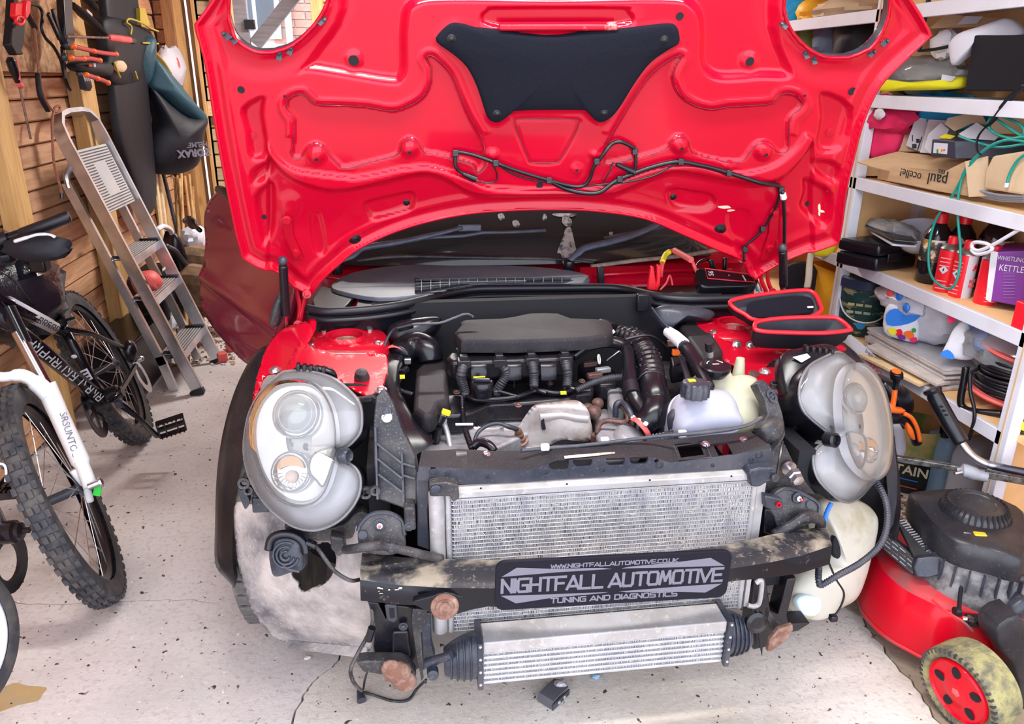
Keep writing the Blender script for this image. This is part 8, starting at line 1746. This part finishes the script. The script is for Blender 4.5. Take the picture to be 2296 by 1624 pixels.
# strip of paper reading ceramic
pst = plane_at(1960,810,n=V((-.85,-.35,.55)),X=1.62)
t = thing('paper_banner','curling white paper banner with red lettering hanging off the fourth shelf','paper',at(1960,830,X=1.62))
b = MB(); b.grid([[atp(x,y,*pst)+pst[1]*(.008*sin(i*.9)) for i,(x,y) in enumerate(row)] for row in ([(1884,755),(1910,752),(1935,772),(1965,800),(2000,826),(2022,845)],[(1900,800),(1925,800),(1955,815),(1975,832),(1998,848),(2020,862)],[(1915,830),(1940,838),(1965,850),(1985,862),(2005,872),(2022,878)])]); b.build('paper_strip',M['paper'],t,smooth=180,solid=.001,recalc=False)
ptw('CERAMIC',1964,826,pst,.030,'redink',t,148,.010,sx=.9); ptw('Y',2008,850,pst,.030,'redink',t,148,.010)
b = MB()
for k in range(26): p = atp(1945+k*2.6,790+k*1.9,*pst)+pst[1]*.011; b.box(p,(.0012,.0012,.010 if k % 5 else .016))
b.build('ruler_marks',M['ink'],t,smooth=0)
# things on the floor below
t = thing('pump_tool','orange and black hand pump tool with a T handle','tool',at(2020,1000,X=1.45))
yp = 2.02
b = MB(); b.tube([at(2010,838,Y=yp),at(2011,848,Y=yp)],.019,18); b.lathe(at(2010,838,Y=yp),(0,-.2,1),[(.018,-.004),(.020,.002),(.018,.006),(.001,.007)],20); b.build('knob',M['black'],t); b = MB(); b.lathe(at(2009,835,Y=yp-.004),(0,-.2,1),[(.014,.002),(.014,.005),(.001,.006)],20); b.build('knob_disc',M['orange'],t)
b = MB(); b.tube([at(2011,848,Y=yp),at(2009,862,Y=yp),at(2008,872,Y=yp)],[.013,.009,.011],12); b.build('neck',M['black'],t)
b = MB(); b.tube([at(2008,866,Y=yp),at(2000,925,Y=yp)],.008,8); b.build('plunger',M['orange'],t)
b = MB(); pillow(b,s2([(1984,912),(1996,905),(2012,916),(2030,920),(2020,928),(1990,925)],3),*plane_at(2005,918,Y=yp),.012,.02); b.build('orange_head',M['orange'],t)
b = MB(); b.tube(sm([at(1985,935,Y=yp),at(2010,938,Y=yp),at(2030,945,Y=yp),at(2046,965,Y=yp),at(2056,994,Y=yp)],5),[.020]*6+[.016]*20,10); b.build('black_grip',M['black'],t,smooth=180)
b = MB(); b.tube(sm([at(2028,928,Y=yp-.015),at(2044,938,Y=yp-.015),at(2056,960,Y=yp-.015),at(2063,990,Y=yp-.015)],5),.007,8); b.build('orange_spine',M['orange'],t,smooth=180); b = MB(); pillow(b,s2([(2034,948),(2046,962),(2052,985),(2044,985),(2034,968)],3),*plane_at(2042,968,Y=yp-.02),.006,.01); b.build('orange_pad',M['orange'],t)
b = MB(); pillow(b,s2([(1975,850),(2030,870),(2045,905),(2030,930),(1990,935),(1970,900)],3),*plane_at(2005,890,Y=2.12),.05,.05); tag(b.build('black_canister',M['black'],smooth=60),'black rounded canister behind the orange pump tool','canister')
q = V((1.86,2.33,0)); t = thing('stain_tin','dark tin lettered STAIN with a green and yellow upper label','tin',q,'tins on the floor')
q = at(2052,1108,Z=0)+V((.02,.09,0)); put(t,q); b = MB(); b.lathe(q,(0,0,1),[(.098,0),(.10,.004),(.10,.17)],30); b.build('body',pm('tin_black',(.015,.02,.02),.35),t)
b = MB(); b.lathe(q,(0,0,1),[(.1015,.14),(.102,.145),(.102,.245),(.10,.25)],30,cap=False); b.build('label_band',pm('tin_label',(.62,.45,.18),.4,c2=(.25,.35,.12),scale=7,lo=.45,hi=.55),t)
d_ = face(q); x_ = V((0,0,1)).cross(d_); word('STAIN',q+d_*.101+x_*.0+V((0,0,.095)),x_,(0,0,1),.050,pm('cream_ink',(.78,.75,.58),.6),t,bold=.001)
for k,c_ in enumerate(('blue','salmon')): b = MB(); b.box(q+d_*.0995+V((0,0,.058-.03*k)),(.08,.002,.004),Matrix((x_,d_,x_.cross(d_))).transposed()); b.build('label_line',M[c_],t)
q2 = at(2085,1055,Z=0)+V((.08,.16,0)); t = thing('green_tin','bright green paint tin with a white strap handle','tin',q2,'tins on the floor'); b = MB(); b.lathe(q2,(0,0,1),[(.11,0),(.112,.004),(.112,.30),(.116,.305),(.116,.312),(.105,.312),(.10,.30),(.001,.30)],32); b.build('body',M['greenp'],t)
d_ = face(q2); x_ = V((0,0,1)).cross(d_); b = MB(); b.tube(sm([q2-x_*.11+d_*.03+V((0,0,.25)),q2-x_*.06+d_*.11+V((0,0,.215)),q2+d_*.125+V((0,0,.215)),q2+x_*.06+d_*.11+V((0,0,.24)),q2+x_*.11+d_*.03+V((0,0,.27))],5),.008,6,flat=.5); b.build('strap_handle',M['whiteink'],t,smooth=180)
b = MB(); b.box(q2+d_*.112+x_*.04+V((0,0,.2)),(.07,.003,.025),Matrix((x_,d_,x_.cross(d_))).transposed()); b.build('tin_label',M['yellow'],t)
b = MB(); pillow(b,s2([(1994,962),(2004,948),(2016,950),(2026,978),(2024,1020),(2000,1026)],3),*plane_at(2010,990,Y=2.10),.03,.03); tag(b.build('white_bottle',M['white'],smooth=60),'white plastic bottle half hidden behind the right headlamp','bottle')
q = at(2122,1120,Z=0)+V((.03,.06,0)); t = thing('blue_jug','pale blue fluid can with black cap and moulded handle','can',q)
R3 = Matrix.Rotation(.15,3,'Z'); b = MB(); rings = []
for z,w,d,ox in ((0,.17,.12,0),(.01,.18,.13,0),(.20,.18,.13,0),(.235,.165,.11,0),(.25,.10,.07,.0)): rings.append([q+R3 @ V((u+ox,v,z)) for u,v in rpoly(w,d,min(w,d)*.25)])
b.loft(rings); b.build('body',M['jug'],t,smooth=50)
b = MB(); b.tube(sm([q+R3 @ V(p) for p in ((.0,-.01,.24),(.02,-.01,.285),(.06,-.01,.285),(.085,-.01,.24))],5),.014,10); b.build('handle',M['jug'],t,smooth=180)
b = MB(); b.lathe(q+R3 @ V((-.055,-.01,.235)),(-.1,0,1),[(.024,0),(.024,.035),(.022,.04),(.001,.04)],20); b.build('cap',M['black'],t)
b = MB(); b.box(q+R3 @ V((.045,-.066,.08)),(.06,.002,.09),R3); b.build('label',M['paper'],t); b = MB(); b.box(q+R3 @ V((.04,-.067,.132)),(.06,.002,.014),R3); b.build('label_strip',M['ink'],t)
q = V((1.87,2.05,0)); t = thing('grey_can','dark grey fluid can behind the shelf post','can',q); b = MB(); rings = []
for z,w,d in ((0,.15,.11),(.01,.16,.12),(.27,.16,.12),(.32,.13,.09),(.34,.07,.06)): rings.append([q+V((u,v,z)) for u,v in rpoly(w,d,min(w,d)*.3)])
b.loft(rings); b.build('body',M['greyjug'],t,smooth=50); b = MB(); b.lathe(q+V((-.02,-.055,.24)),(0,-1,0),[(.03,0),(.03,.012),(.02,.014),(.001,.012)],20); b.build('moulded_boss',M['greyjug'],t)
q = at(2240,1150,Z=.02)+V((.03,.05,0)); q.z = 0; t = thing('red_capped_bottle','pale bottle with a wide red cap behind the mower','bottle',q); b = MB(); b.lathe(q,(0,0,1),[(.07,0),(.075,.01),(.075,.05),(.06,.07),(.045,.075)],24); b.build('body',M['bottle'],t); b = MB(); b.lathe(q,(0,0,1),[(.047,.074),(.048,.078),(.048,.115),(.042,.12),(.001,.12)],26); b.build('cap',M['brightred'],t)
q = V((1.80,1.66,.5)); t = thing('green_bottle','dark green bottle with yellow label standing past the shelf post at the right edge','bottle',at(2292,900,X=1.72)); b = MB(); q = at(2305,940,X=1.72); q.z = ZA[4]; b.lathe(q,(0,0,1),[(.03,0),(.034,.006),(.034,.12),(.02,.15)],20); b.build('body',pm('dark_green_plastic',(.03,.06,.02),.35),t); b = MB(); b.box(q+face(q)*.034+V((-.01,0,.03)),(.03,.003,.025),Matrix.Rotation(-.9,3,'Z')); b.build('label',M['yellow'],t)
b = MB(); rg = random.Random(11)
for i in range(120):
    q = at(rg.uniform(2000,2090),rg.uniform(1095,1180),Z=.004); s = rg.uniform(.006,.03); b.c = i % 2; b.box(q,(s,s*.4,.006),Matrix.Rotation(rg.uniform(0,3),3,'Z'))
b.build('wood_chips',[M['cardd'],M['rust']],floor,smooth=0,kind='stuff')
# second bay, seen through and beside the bonnet
b = MB(); pillow(b,s2([(1822,560),(1836,530),(1862,505),(1872,500),(1884,520),(1880,545),(1860,572),(1830,575)],3),*plane_at(1850,545,n=FX,X=1.635),.03,.03); tag(b.build('yellow_bag',M['yellow'],smooth=60),'bright yellow bag beside the bonnet corner on the third shelf','bag')
bbox_('amber_box',V((1.80,2.93,zD)),(.2,.22,.20),'amber','amber yellow box low down beyond the tub','box',.1)
bbox_('pale_box',at(1890,492,X=1.72)+V((.08,.08,0)),(.16,.16,.14),'paper','pale box just behind the far shelf post','box')
b = MB(); q = at(1795,632,X=1.66); b.lathe(q,V((-.6,-.8,0)),[(.02,-.02),(.085,-.02),(.09,0),(.085,.02),(.05,.022),(.001,.02)],24); tag(b.build('small_wheel',M['rubber'],smooth=50),'dark wheel in the gap between bonnet and shelving','wheel')
b = MB(); b.tube(sm([at(x,y,X=1.62) for x,y in ((1822,555),(1816,590),(1814,620),(1810,645))],5),.016,6,flat=.2); tag(b.build('cream_strap',pm('cream_webbing',(.66,.56,.44),.8),smooth=180),'cream webbing strap hanging below the bonnet corner','strap')
for k,(c_,sz,mt,lab,nm) in enumerate((((1790,40),(.16,.16,.14),'cyan','blue and white bag on the top shelf, seen through the lamp opening','blue_bag'),((1832,14),(.14,.14,.10),'amber','yellow ochre bundle on the top shelf, seen through the lamp opening','ochre_bundle'),((1905,4),(.2,.34,.08),'cardd','beige roll on the top shelf, seen through the lamp opening','beige_roll'),((1820,92),(.2,.2,.18),pm('olive_cloth',(.16,.19,.05),.8,bump=.3,bscale=30),'olive green bundle below the top shelf, seen through the lamp opening','olive_bundle'),((1875,88),(.16,.16,.2),pm('slate_cloth',(.10,.13,.19),.8,bump=.3,bscale=30),'slate grey bundle below the top shelf, seen through the lamp opening','grey_bundle'),((1925,95),(.16,.2,.2),'nylon','black bundle below the top shelf, seen through the lamp opening','black_bundle'))):
    q = at(*c_,X=1.80); q.z = (ZA[0] if k < 3 else ZA[1]) + sz[2]/2*.8;
    if k >= 3: q.z = max(q.z,at(*c_,X=1.80).z)
    b = MB(); crumple(b,q,sz,60+k,.2,18,12); tag(b.build(nm,M[mt] if isinstance(mt,str) else mt,smooth=40),lab,'bag' if k == 0 else 'bundle')
# ---------------------------------------------------------------- lawn mower
mw = thing('lawn_mower','red petrol lawn mower with a black engine cowl','lawn mower',(1.5,1.55,0))
bt_ = [at(x,y,Z=.055) for x,y in ((1918,1296),(1924,1340),(1938,1378),(1985,1425),(2040,1458),(2090,1482),(2150,1492),(2240,1500))]
far = [V((1.52,1.33,.055)),V((1.66,1.36,.055)),V((1.73,1.46,.055)),V((1.73,1.58,.055)),V((1.66,1.68,.055)),V((1.58,1.73,.055)),V((1.46,1.80,.055)),V((1.35,1.81,.055))]
OUTL = sm(bt_+far,4,True); cm = sum(OUTL,V())/len(OUTL)
def shr(f,z): return [V((cm.x+(p.x-cm.x)*f,cm.y+(p.y-cm.y)*f,z)) for p in OUTL]
b = MB(); b.loft([shr(1.0,.05),shr(1.005,.06),shr(.985,.12),shr(.93,.175),shr(.88,.20),shr(.80,.212),shr(.60,.225),shr(.3,.23)]); nring = len(OUTL)
b.mi = [1 if (i//nring) >= 4 else 0 for i in range(len(b.f))]; b.build('deck',[M['deck'],M['deckd']],mw,smooth=50)
b = MB(); b.tube(shr(1.003,.053),.006,6,closed=True); b.build('deck_rim',M['deckd'],mw,smooth=180)
b = MB(); b.tube(sm([at(2090,1345,Z=.24),at(2120,1370,Z=.235),at(2160,1395,Z=.225),at(2180,1415,Z=.2)],5),.003,5); b.build('deck_crease',M['deckd'],mw)
# front wheel with red five hole hub
ax5 = -axis_from(2160,1545,65,140,.58,-1); q = at(2160,1545,Y=1.262); x,y,n = frame(ax5); Rw = .104; w = .028
q.z = max(q.z,Rw*math.sqrt(1-ax5.z**2)+.002)
P = lambda a,r,h: q+x*(r*cos(a))+y*(r*sin(a))+n*h
b = MB(); m_ = 48; b.loft([[P(2*pi*k/m_,r,h) for k in range(m_)] for r,h in ((.076,-.03),(.092,-.062),(.101,-.060),(Rw,-.04),(Rw,.005),(.100,.022),(.092,.024),(.082,.018),(.076,.012))],False,False); wl5 = b.build('front_wheel',M['grassy'],mw,smooth=50)
kb = MB()
for k in range(44): a = 2*pi*k/44; t_ = (P(a+.01,.1,0)-P(a,.1,0)).normalized(); r_ = (P(a,1,0)-q).normalized(); kb.box(P(a,.098,.021),(.010,.005,.008),Matrix((r_,t_,n)).transposed())
kb.build('sidewall_ribs',M['tyre'],wl5,smooth=0,kind='stuff')
b = MB(); rings = []
for r,h in ((.078,.006),(.078,.020),(.074,.024),(.070,.018),(.045,.016),(.03,.022),(.02,.024),(.001,.024)): rings.append([P(2*pi*k/m_,r,h) for k in range(m_)])
b.loft(rings); hub = b.build('hub',M['deck'],wl5,smooth=50)
for k in range(5):
    a = 2*pi*k/5+.5; c_ = P(a,.050,.0185); t_ = (P(a+.01,.05,0)-P(a,.05,0)).normalized(); r_ = (P(a,1,0)-q).normalized()
    b = MB(); b.prism([c_+r_*(.015*cos(s))+t_*(.011*sin(s)) for s in [2*pi*j/14 for j in range(14)]],n*.001); b.build('hub_hole',M['dark'],wl5,smooth=0)
b = MB(); b.box(P(0,0,.0245),(.02,.002,.02),Matrix((x,n,y)).transposed()) if False else b.lathe(q+n*.0242,n,[(.012,0),(.010,.001),(.001,.001)],5); b.build('hub_mark',M['salmon'],wl5)
# rear wheel on the far side, mostly hidden
b = MB(); b.lathe(V((1.76,1.52,.104)),(1,.2,0),[(.05,-.03),(.098,-.03),(.104,0),(.098,.03),(.05,.03)],30); b.build('rear_wheel',M['grassy'],mw,smooth=50)
# black engine cowl
CW = s2([(2038,1112),(2060,1104),(2150,1099),(2205,1108),(2262,1130),(2300,1160),(2300,1255),(2220,1240),(2150,1222),(2095,1188),(2062,1150)],4); cc_ = (2160,1165)
b = MB(); rings = []
for f,z,m in ((1.0,.30,0),(1.02,.335,0),(1.0,.36,0),(.93,.37,0),(.6,.375,0),(.1,.376,0)):
    rings.append([at(cc_[0]+(x_-cc_[0])*f,cc_[1]+(y_-cc_[1])*f,Z=.36)+V((0,0,z-.36)) for x_,y_ in CW])
b.loft(rings); b.build('engine_cowl',M['mowblk'],mw,smooth=45)
lipc = sm([at(x_,y_,Z=.30) for x_,y_ in ((2050,1175),(2080,1215),(2130,1250),(2180,1268),(2240,1285),(2300,1300))],5); b = MB(); b.tube(lipc,.012,8); b.build('cowl_skirt',M['mowblk'],mw,smooth=180)
dm = at(2187,1140,Z=.385); b = MB(); b.lathe(dm-V((0,0,.025)),(.0,-.1,1),[(.085,0),(.085,.012),(.080,.030),(.066,.042),(.045,.046),(.042,.043),(.001,.044)],40); dome = b.build('recoil_starter',M['mowblk'],mw,smooth=40)
for k in range(34):
    a = 2*pi*k/34; b = MB(); p0,p1 = dm+V((.0855*cos(a),.0855*sin(a),-.012)),dm+V((.070*cos(a),.070*sin(a),.0185)); b.bar(p0,p1,.005,.004); b.build('cooling_slot',M['dark'],dome)
b = MB(); q_ = at(2197,1200,Z=.372); b.box(q_,(.030,.018,.010),Matrix.Rotation(-.3,3,'Z')); b.box(q_+V((.004,-.008,-.012)),(.026,.012,.010),Matrix.Rotation(-.3,3,'Z')); b.build('orange_lever',M['amber'],mw,bevel=.003)
b = MB(); b.tube([at(2160,1196,Z=.372),at(2184,1198,Z=.372)],.003,6); b.build('lever_rod',M['steel'],mw)
# slotted exhaust guard
eg = plane_at(2060,1240,n=V((-.75,-.62,.25)),X=1.30)
b = MB(); gp_ = [(1984,1185),(2002,1170),(2058,1215),(2062,1246),(2050,1292),(1990,1246)]; slabp(b,[(1980,1190),(2052,1250),(2048,1294),(1976,1232)],*eg,.03); g_ = b.build('exhaust_guard',M['mowblk'],mw,bevel=.004)
for r in range(4):
    for c in range(4):
        x0,y0 = 1984+c*17+r*0,1200+c*14+r*10; b = MB(); b.bar(atp(x0,y0,*eg)+eg[1]*.001,atp(x0+13,y0+11,*eg)+eg[1]*.001,.002,.005,eg[1]); b.build('guard_slot',M['casting'] if (r+c) % 3 else M['brown'],g_,smooth=0)
eg2 = plane_at(2040,1200,n=V((-.2,-.35,.9)),Z=.305)
b = MB(); slabp(b,[(2010,1168),(2022,1160),(2096,1240),(2076,1252),(2050,1248)],*eg2,.012); g2 = b.build('guard_top',M['mowblk'],mw,bevel=.003)
for k in range(14): x0,y0 = 2014+k*4.8,1170+k*5.2; b = MB(); b.bar(atp(x0,y0,*eg2)+eg2[1]*.001,atp(x0+14,y0-3,*eg2)+eg2[1]*.001,.002,.004,eg2[1]); b.build('guard_slot',M['cond'],g2,smooth=0)
b = MB(); slabp(b,s2([(2056,1252),(2130,1252),(2136,1268),(2110,1290),(2056,1296)],2),*plane_at(2095,1270,n=V((-.4,-.85,.3)),Y=1.50),.03); b.build('exhaust_end',M['bar'],mw,bevel=.004)
b = MB(); e0 = V((1.44,1.52,.20)); b.lathe(e0,(0,0,1),[(.13,0),(.135,.03),(.12,.06),(.12,.1)],26); eb = b.build('engine_block',pm('grimy_alloy',(.26,.25,.26),.6,.3,c2=(.10,.095,.10),scale=24,lo=.4,hi=.55),mw,smooth=40)
for k in range(24): a = 2*pi*k/24; b = MB(); b.box(e0+V((.123*cos(a),.123*sin(a),.075)),(.012,.004,.06),Matrix.Rotation(a,3,'Z')); b.build('engine_fin',M['bar'],eb,smooth=0)
b = MB(); b.tube(sm([at(2150,1370,Z=.23),at(2155,1320,Y=1.44),at(2170,1285,Y=1.46),at(2200,1268,Y=1.47)],5),.005,8); b.build('fuel_pipe',M['rubber'],mw,smooth=180)
b = MB(); b.tube([at(2140,1372,Z=.225),at(2152,1372,Z=.225)],.012,10); b.build('pipe_foot',M['black'],mw)
b = MB(); b.bar(at(2165,1390,Z=.20),at(2300,1405,Z=.20),.03,.02); b.build('height_bracket',M['black'],mw,bevel=.003)
b = MB(); b.tube([at(2158,1387,Z=.205),at(2182,1390,Z=.205)],.006,8); b.build('height_stud',M['steel'],mw); b = MB(); b.lathe(at(2176,1389,Z=.206),V((-1,-.3,0)),[(.011,0),(.011,.006),(.001,.006)],6); b.build('stud_nut',M['brown'],mw); bolt(at(2212,1393,Z=.215),(0,-.8,.5),.008,M['bar'],mw)
b = MB(); pillow(b,s2([(2240,1400),(2300,1395),(2300,1600),(2285,1560),(2262,1480),(2236,1450)],3),*plane_at(2270,1500,Y=1.29),.01,.06); b.build('side_discharge_flap',M['mowblk'],mw)
b = MB(); pillow(b,s2([(2255,1370),(2275,1350),(2300,1340),(2300,1380),(2260,1388)],3),*plane_at(2275,1365,Y=1.38),.02,.03); b.build('rear_cover',M['bar'],mw)
b = MB(); b.tube(sm([at(2252,1265,Y=1.45),at(2262,1258,Y=1.45),at(2280,1268,Y=1.45),at(2300,1280,Y=1.45)],4),.004,6); b.build('spark_lead',M['cardd'],mw,smooth=180)
# folded handlebars with foam grip and clamp
b = MB(); b.tube(sm([at(2092,876,Y=1.84),at(2100,895,Y=1.83),at(2130,950,Y=1.79),at(2155,992,Y=1.76)],5),[.020]*4+[.0225]*8+[.021]*10,14); hb = b.build('grip',M['black'],mw,smooth=180)
b = MB(); b.lathe(at(2089,872,Y=1.845),at(2100,895,Y=1.83)-at(2089,872,Y=1.845),[(.001,-.003),(.024,0),(.026,.006),(.022,.014)],18); b.build('grip_end',M['black'],hb)
for k in range(8): p = at(2104+k*5.4,910+k*9.2,Y=1.815-.004*k); b = MB(); b.ball(p+V((-.006,-.020,.006)),(.006,.004,.003),8,5); b.build('grip_bump',M['black'],hb)
b = MB(); b.tube(sm([at(2150,985,Y=1.765),at(2175,1018,Y=1.74),at(2205,1038,Y=1.72),at(2250,1050,Y=1.69),at(2310,1062,Y=1.65)],5),.0115,12); b.build('upper_handle',pm('worn_chrome',(.45,.45,.48),.3,.9,c2=(.06,.06,.08),scale=9,lo=.4,hi=.55),mw,smooth=180)
b = MB(); b.bar(at(2008,1028,Y=1.84),at(2150,1050,Y=1.76),.018,.018); b.bar(at(2205,1062,Y=1.73),at(2310,1080,Y=1.67),.018,.022); b.build('lower_handle',pm('scratched_bar',(.20,.19,.18),.4,.7,c2=(.05,.05,.05),scale=60),mw,bevel=.003)
b = MB(); b.tube(sm([at(2146,1056,Y=1.755),at(2165,1056,Y=1.745),at(2190,1064,Y=1.735),at(2212,1068,Y=1.725)],4),[.010]*3+[.020]*5+[.017]*10,10); b.build('handle_clamp',pm('grey_clamp',(.32,.33,.37),.5),mw,smooth=50); b = MB(); b.tube([at(2140,1062,Y=1.74),at(2160,1058,Y=1.74)],.005,6); b.build('clamp_bolt',M['steel'],mw)
# ---------------------------------------------------------------- jump starter pack, leads and its zip case on the car
js = thing('jump_starter','black jump starter pack with red clamp leads on the car battery','jump starter',at(1620,650,Z=.90))
o,n = at(1620,650,Z=.865),V((0,-.5,.86)).normalized()
def jp(x,y,h=0): return atp(x,y,o,n)+n*h
b = MB(); b.prism([jp(x,y,.03) for x,y in s2([(1556,622),(1572,617),(1640,626),(1688,634),(1692,650),(1670,658),(1620,660),(1572,660),(1560,645)],3)],-n*.04); b.build('pack_body',M['black'],js,bevel=.006,segs=3)
b = MB(); b.prism([jp(x,y,.031) for x,y in ((1576,622),(1640,630),(1678,635),(1682,650),(1630,646),(1582,642))],n*.002); b.build('display_panel',pm('dark_red_gloss',(.05,.004,.012),.12,coat=.5),js,bevel=.001)
b = MB(); b.tube([jp(x,y,.034) for x,y in ((1574,621),(1640,629),(1680,634),(1684,651),(1630,648),(1580,643))],.0015,5,closed=True); b.build('red_outline',M['brightred'],js,smooth=180)
xx = (jp(1640,629)-jp(1576,621)).normalized(); yy = n.cross(xx)
word('95',jp(1586,632,.034),yy*-1,xx,.022,M['whiteink'],js); b = MB(); b.bar(jp(1657,636,.034),jp(1664,648,.034),.003,.002); b.build('printed_dash',M['whiteink'],js); b = MB(); b.ball(jp(1627,636,.034),.0025,6,5); b.build('indicator_led',M['redink'],js)
lead = [at(1482,620,Z=0.890),at(1484,600,Z=0.920),at(1492,572,Z=0.945),at(1508,562,Z=0.955),at(1530,570,Z=0.950),at(1548,580,Z=0.945),at(1558,600,Z=0.920),at(1566,618,Z=0.900)]
b = MB(); b.tube(sm(lead,6),.0055,8); b.build('red_lead',M['redink'],js,smooth=180)
b = MB(); b.tube(sm([at(1485,588,Z=0.932),at(1492,572,Z=0.945),at(1502,564,Z=0.954)],5),.0085,10); b.build('yellow_label',M['yellow'],js,smooth=180); b = MB(); b.tube([at(1512,562,Z=0.957),at(1550,583,Z=0.948)],.0095,10); b.build('red_sleeve',pm('pale_red_sleeve',(.80,.16,.15),.4),js)
for P_,mt,nm in (([(1460,598),(1466,598),(1472,640),(1470,652),(1452,650),(1456,625)],'brightred','red_clamp'),([(1474,595),(1484,596),(1480,640),(1474,654),(1466,650),(1474,630)],'brightred','red_clamp'),([(1592,585),(1600,583),(1612,618),(1604,622),(1596,616)],'black','black_clamp'),([(1624,580),(1632,578),(1630,620),(1618,622),(1622,604)],'black','black_clamp')):
    b = MB(); slabp(b,P_,*plane_at(P_[0][0],P_[0][1],Y=2.12 if mt == 'brightred' else 2.15),.014); b.build(nm,M[mt],js,bevel=.003)
b = MB(); b.tube(sm([at(1480,650,Z=0.865),at(1494,635,Z=0.880),at(1502,618,Z=0.890),at(1508,640,Z=0.865)],5),.003,6); b.build('red_wire',M['redink'],js,smooth=180)
b = MB(); b.tube(sm([at(1558,612,Z=0.900),at(1566,590,Z=0.920),at(1585,582,Z=0.930),at(1600,590,Z=0.920)],5),.0045,6); b.build('black_lead',M['black'],js,smooth=180)
for k,(c_,mt) in enumerate((((1690,640),'cyan'),((1696,646),'whiteink'),((1700,640),'redink'))):
    b = MB(); b.tube(sm([at(1668,632,Z=0.880),at(1680,622+3*k,Z=0.890),at(c_[0],c_[1]-8,Z=0.880),at(c_[0]+8,c_[1]+12,Z=0.850)],5),.003,6); b.build('charge_wire',M[mt],js,smooth=180)
zc_ = thing('zip_case','open black moulded zip case with red piping resting on the right wing','case',at(1760,760,Z=.84))
def shell(name,outer,z,depth,tilt,c,lined):
    n = V(tilt).normalized(); o = at(*c,Z=z); O = s2(outer,4); cc = cen(outer); b = MB()
    b.loft([[atp(cc[0]+(x-cc[0])*f,cc[1]+(y-cc[1])*f,o,n)-n*h for x,y in O] for f,h in ((.93,.004),(1.0,0),(1.01,.004),(1.0,depth*.6),(.9,depth),(.5,depth))],cap=False); b2 = b.build(name,M['nylon'],zc_,smooth=50)
    b = MB(); b.loft([[atp(cc[0]+(x-cc[0])*f,cc[1]+(y-cc[1])*f,o,n)-n*h for x,y in O] for f,h in ((.94,.003),(.92,depth*.5),(.82,depth*.9),(.3,depth*.92),(.02,depth*.92))],cap=False); b.build('lining',pm('case_lining%d' % lined,(.05,.05,.065),.8,c2=(.08,.08,.09),scale=9),b2,smooth=50)
    b = MB(); b.tube([atp(x,y,o,n)+n*.001 for x,y in O],.0055,8,closed=True); b.build('red_piping',M['brightred'],b2,smooth=180)
    return o,n,b2
o1,n1_,s1_ = shell('case_lid',[(1640,675),(1700,662),(1790,652),(1822,656),(1838,682),(1838,700),(1800,715),(1700,719),(1668,704),(1644,690)],.875,.03,(.05,-.45,.9),(1740,690),1)
b = MB(); b.prism([atp(x,y,o1,n1_)-n1_*.006 for x,y in s2([(1676,690),(1684,676),(1740,664),(1800,660),(1824,668),(1822,694),(1760,704),(1700,708),(1680,702)],4)],-n1_*.003); b.build('mesh_pocket',M['pad'],s1_,bevel=.002)
b = MB(); b.box(atp(1816,690,o1,n1_)+n1_*.002,(.016,.004,.004)); b.build('zip_pull',M['whiteink'],s1_)
shell('case_base',[(1692,735),(1700,722),(1760,714),(1850,712),(1880,716),(1904,736),(1900,742),(1840,748),(1740,746),(1700,742)],.862,.055,(.02,-.38,.92),(1800,732),2)
# ---------------------------------------------------------------- loose metal clip on the floor
q = at(1240,1566,Z=0); t = thing('metal_clip','loose black and grey bent metal clip on the concrete in front of the car','clip',q)
Rz = Matrix.Rotation(.75,3,'Z'); b = MB(); b.loft([[q+Rz @ V((u,v*.022,h)) for v in (-1,1)] + [q+Rz @ V((u,v*.022,h+.003)) for v in (1,-1)] for u,h in ((-.034,.002),(-.036,.014),(-.028,.022),(.0,.024),(.034,.022))]); b.build('clip_top',pm('dull_grey_clip',(.10,.10,.12),.45),t,smooth=40)
b = MB(); b.box(q+Rz @ V((0,-.024,.010)),(.07,.003,.018),Rz); cl = b.build('clip_side',M['bar'],t,bevel=.001)
for u in (-.01,.012): b = MB(); b.lathe(q+Rz @ V((u,-.026,.010)),Rz @ V((0,-1,0)),[(.005,0),(.004,.002),(.001,.002)],10); b.build('clip_rivet',M['cond'],cl)
b = MB(); crumple(b,q+Rz @ V((.03,0,.02)),(.03,.03,.02),4,.3,10,7,False); b.build('torn_end',M['cond'],t,smooth=20)
for (x,y),sz,lab,mt in (((218,988+230),.022,'pale flat stone chip beside the leaning bicycle tyre','tile'),((690,1478),.012,'pale crumb of loose concrete by the arch liner','tile'),((1336,1500+20),.014,'small green and grey scrap on the floor under the cooler','jug')):
    b = MB(); q = at(x,y,Z=.003); crumple(b,q+V((0,0,sz*.3)),(sz*1.5,sz,sz*.7),int(x),.2,10,7); tag(b.build('stone_chip',M[mt],smooth=25),lab,'stone')
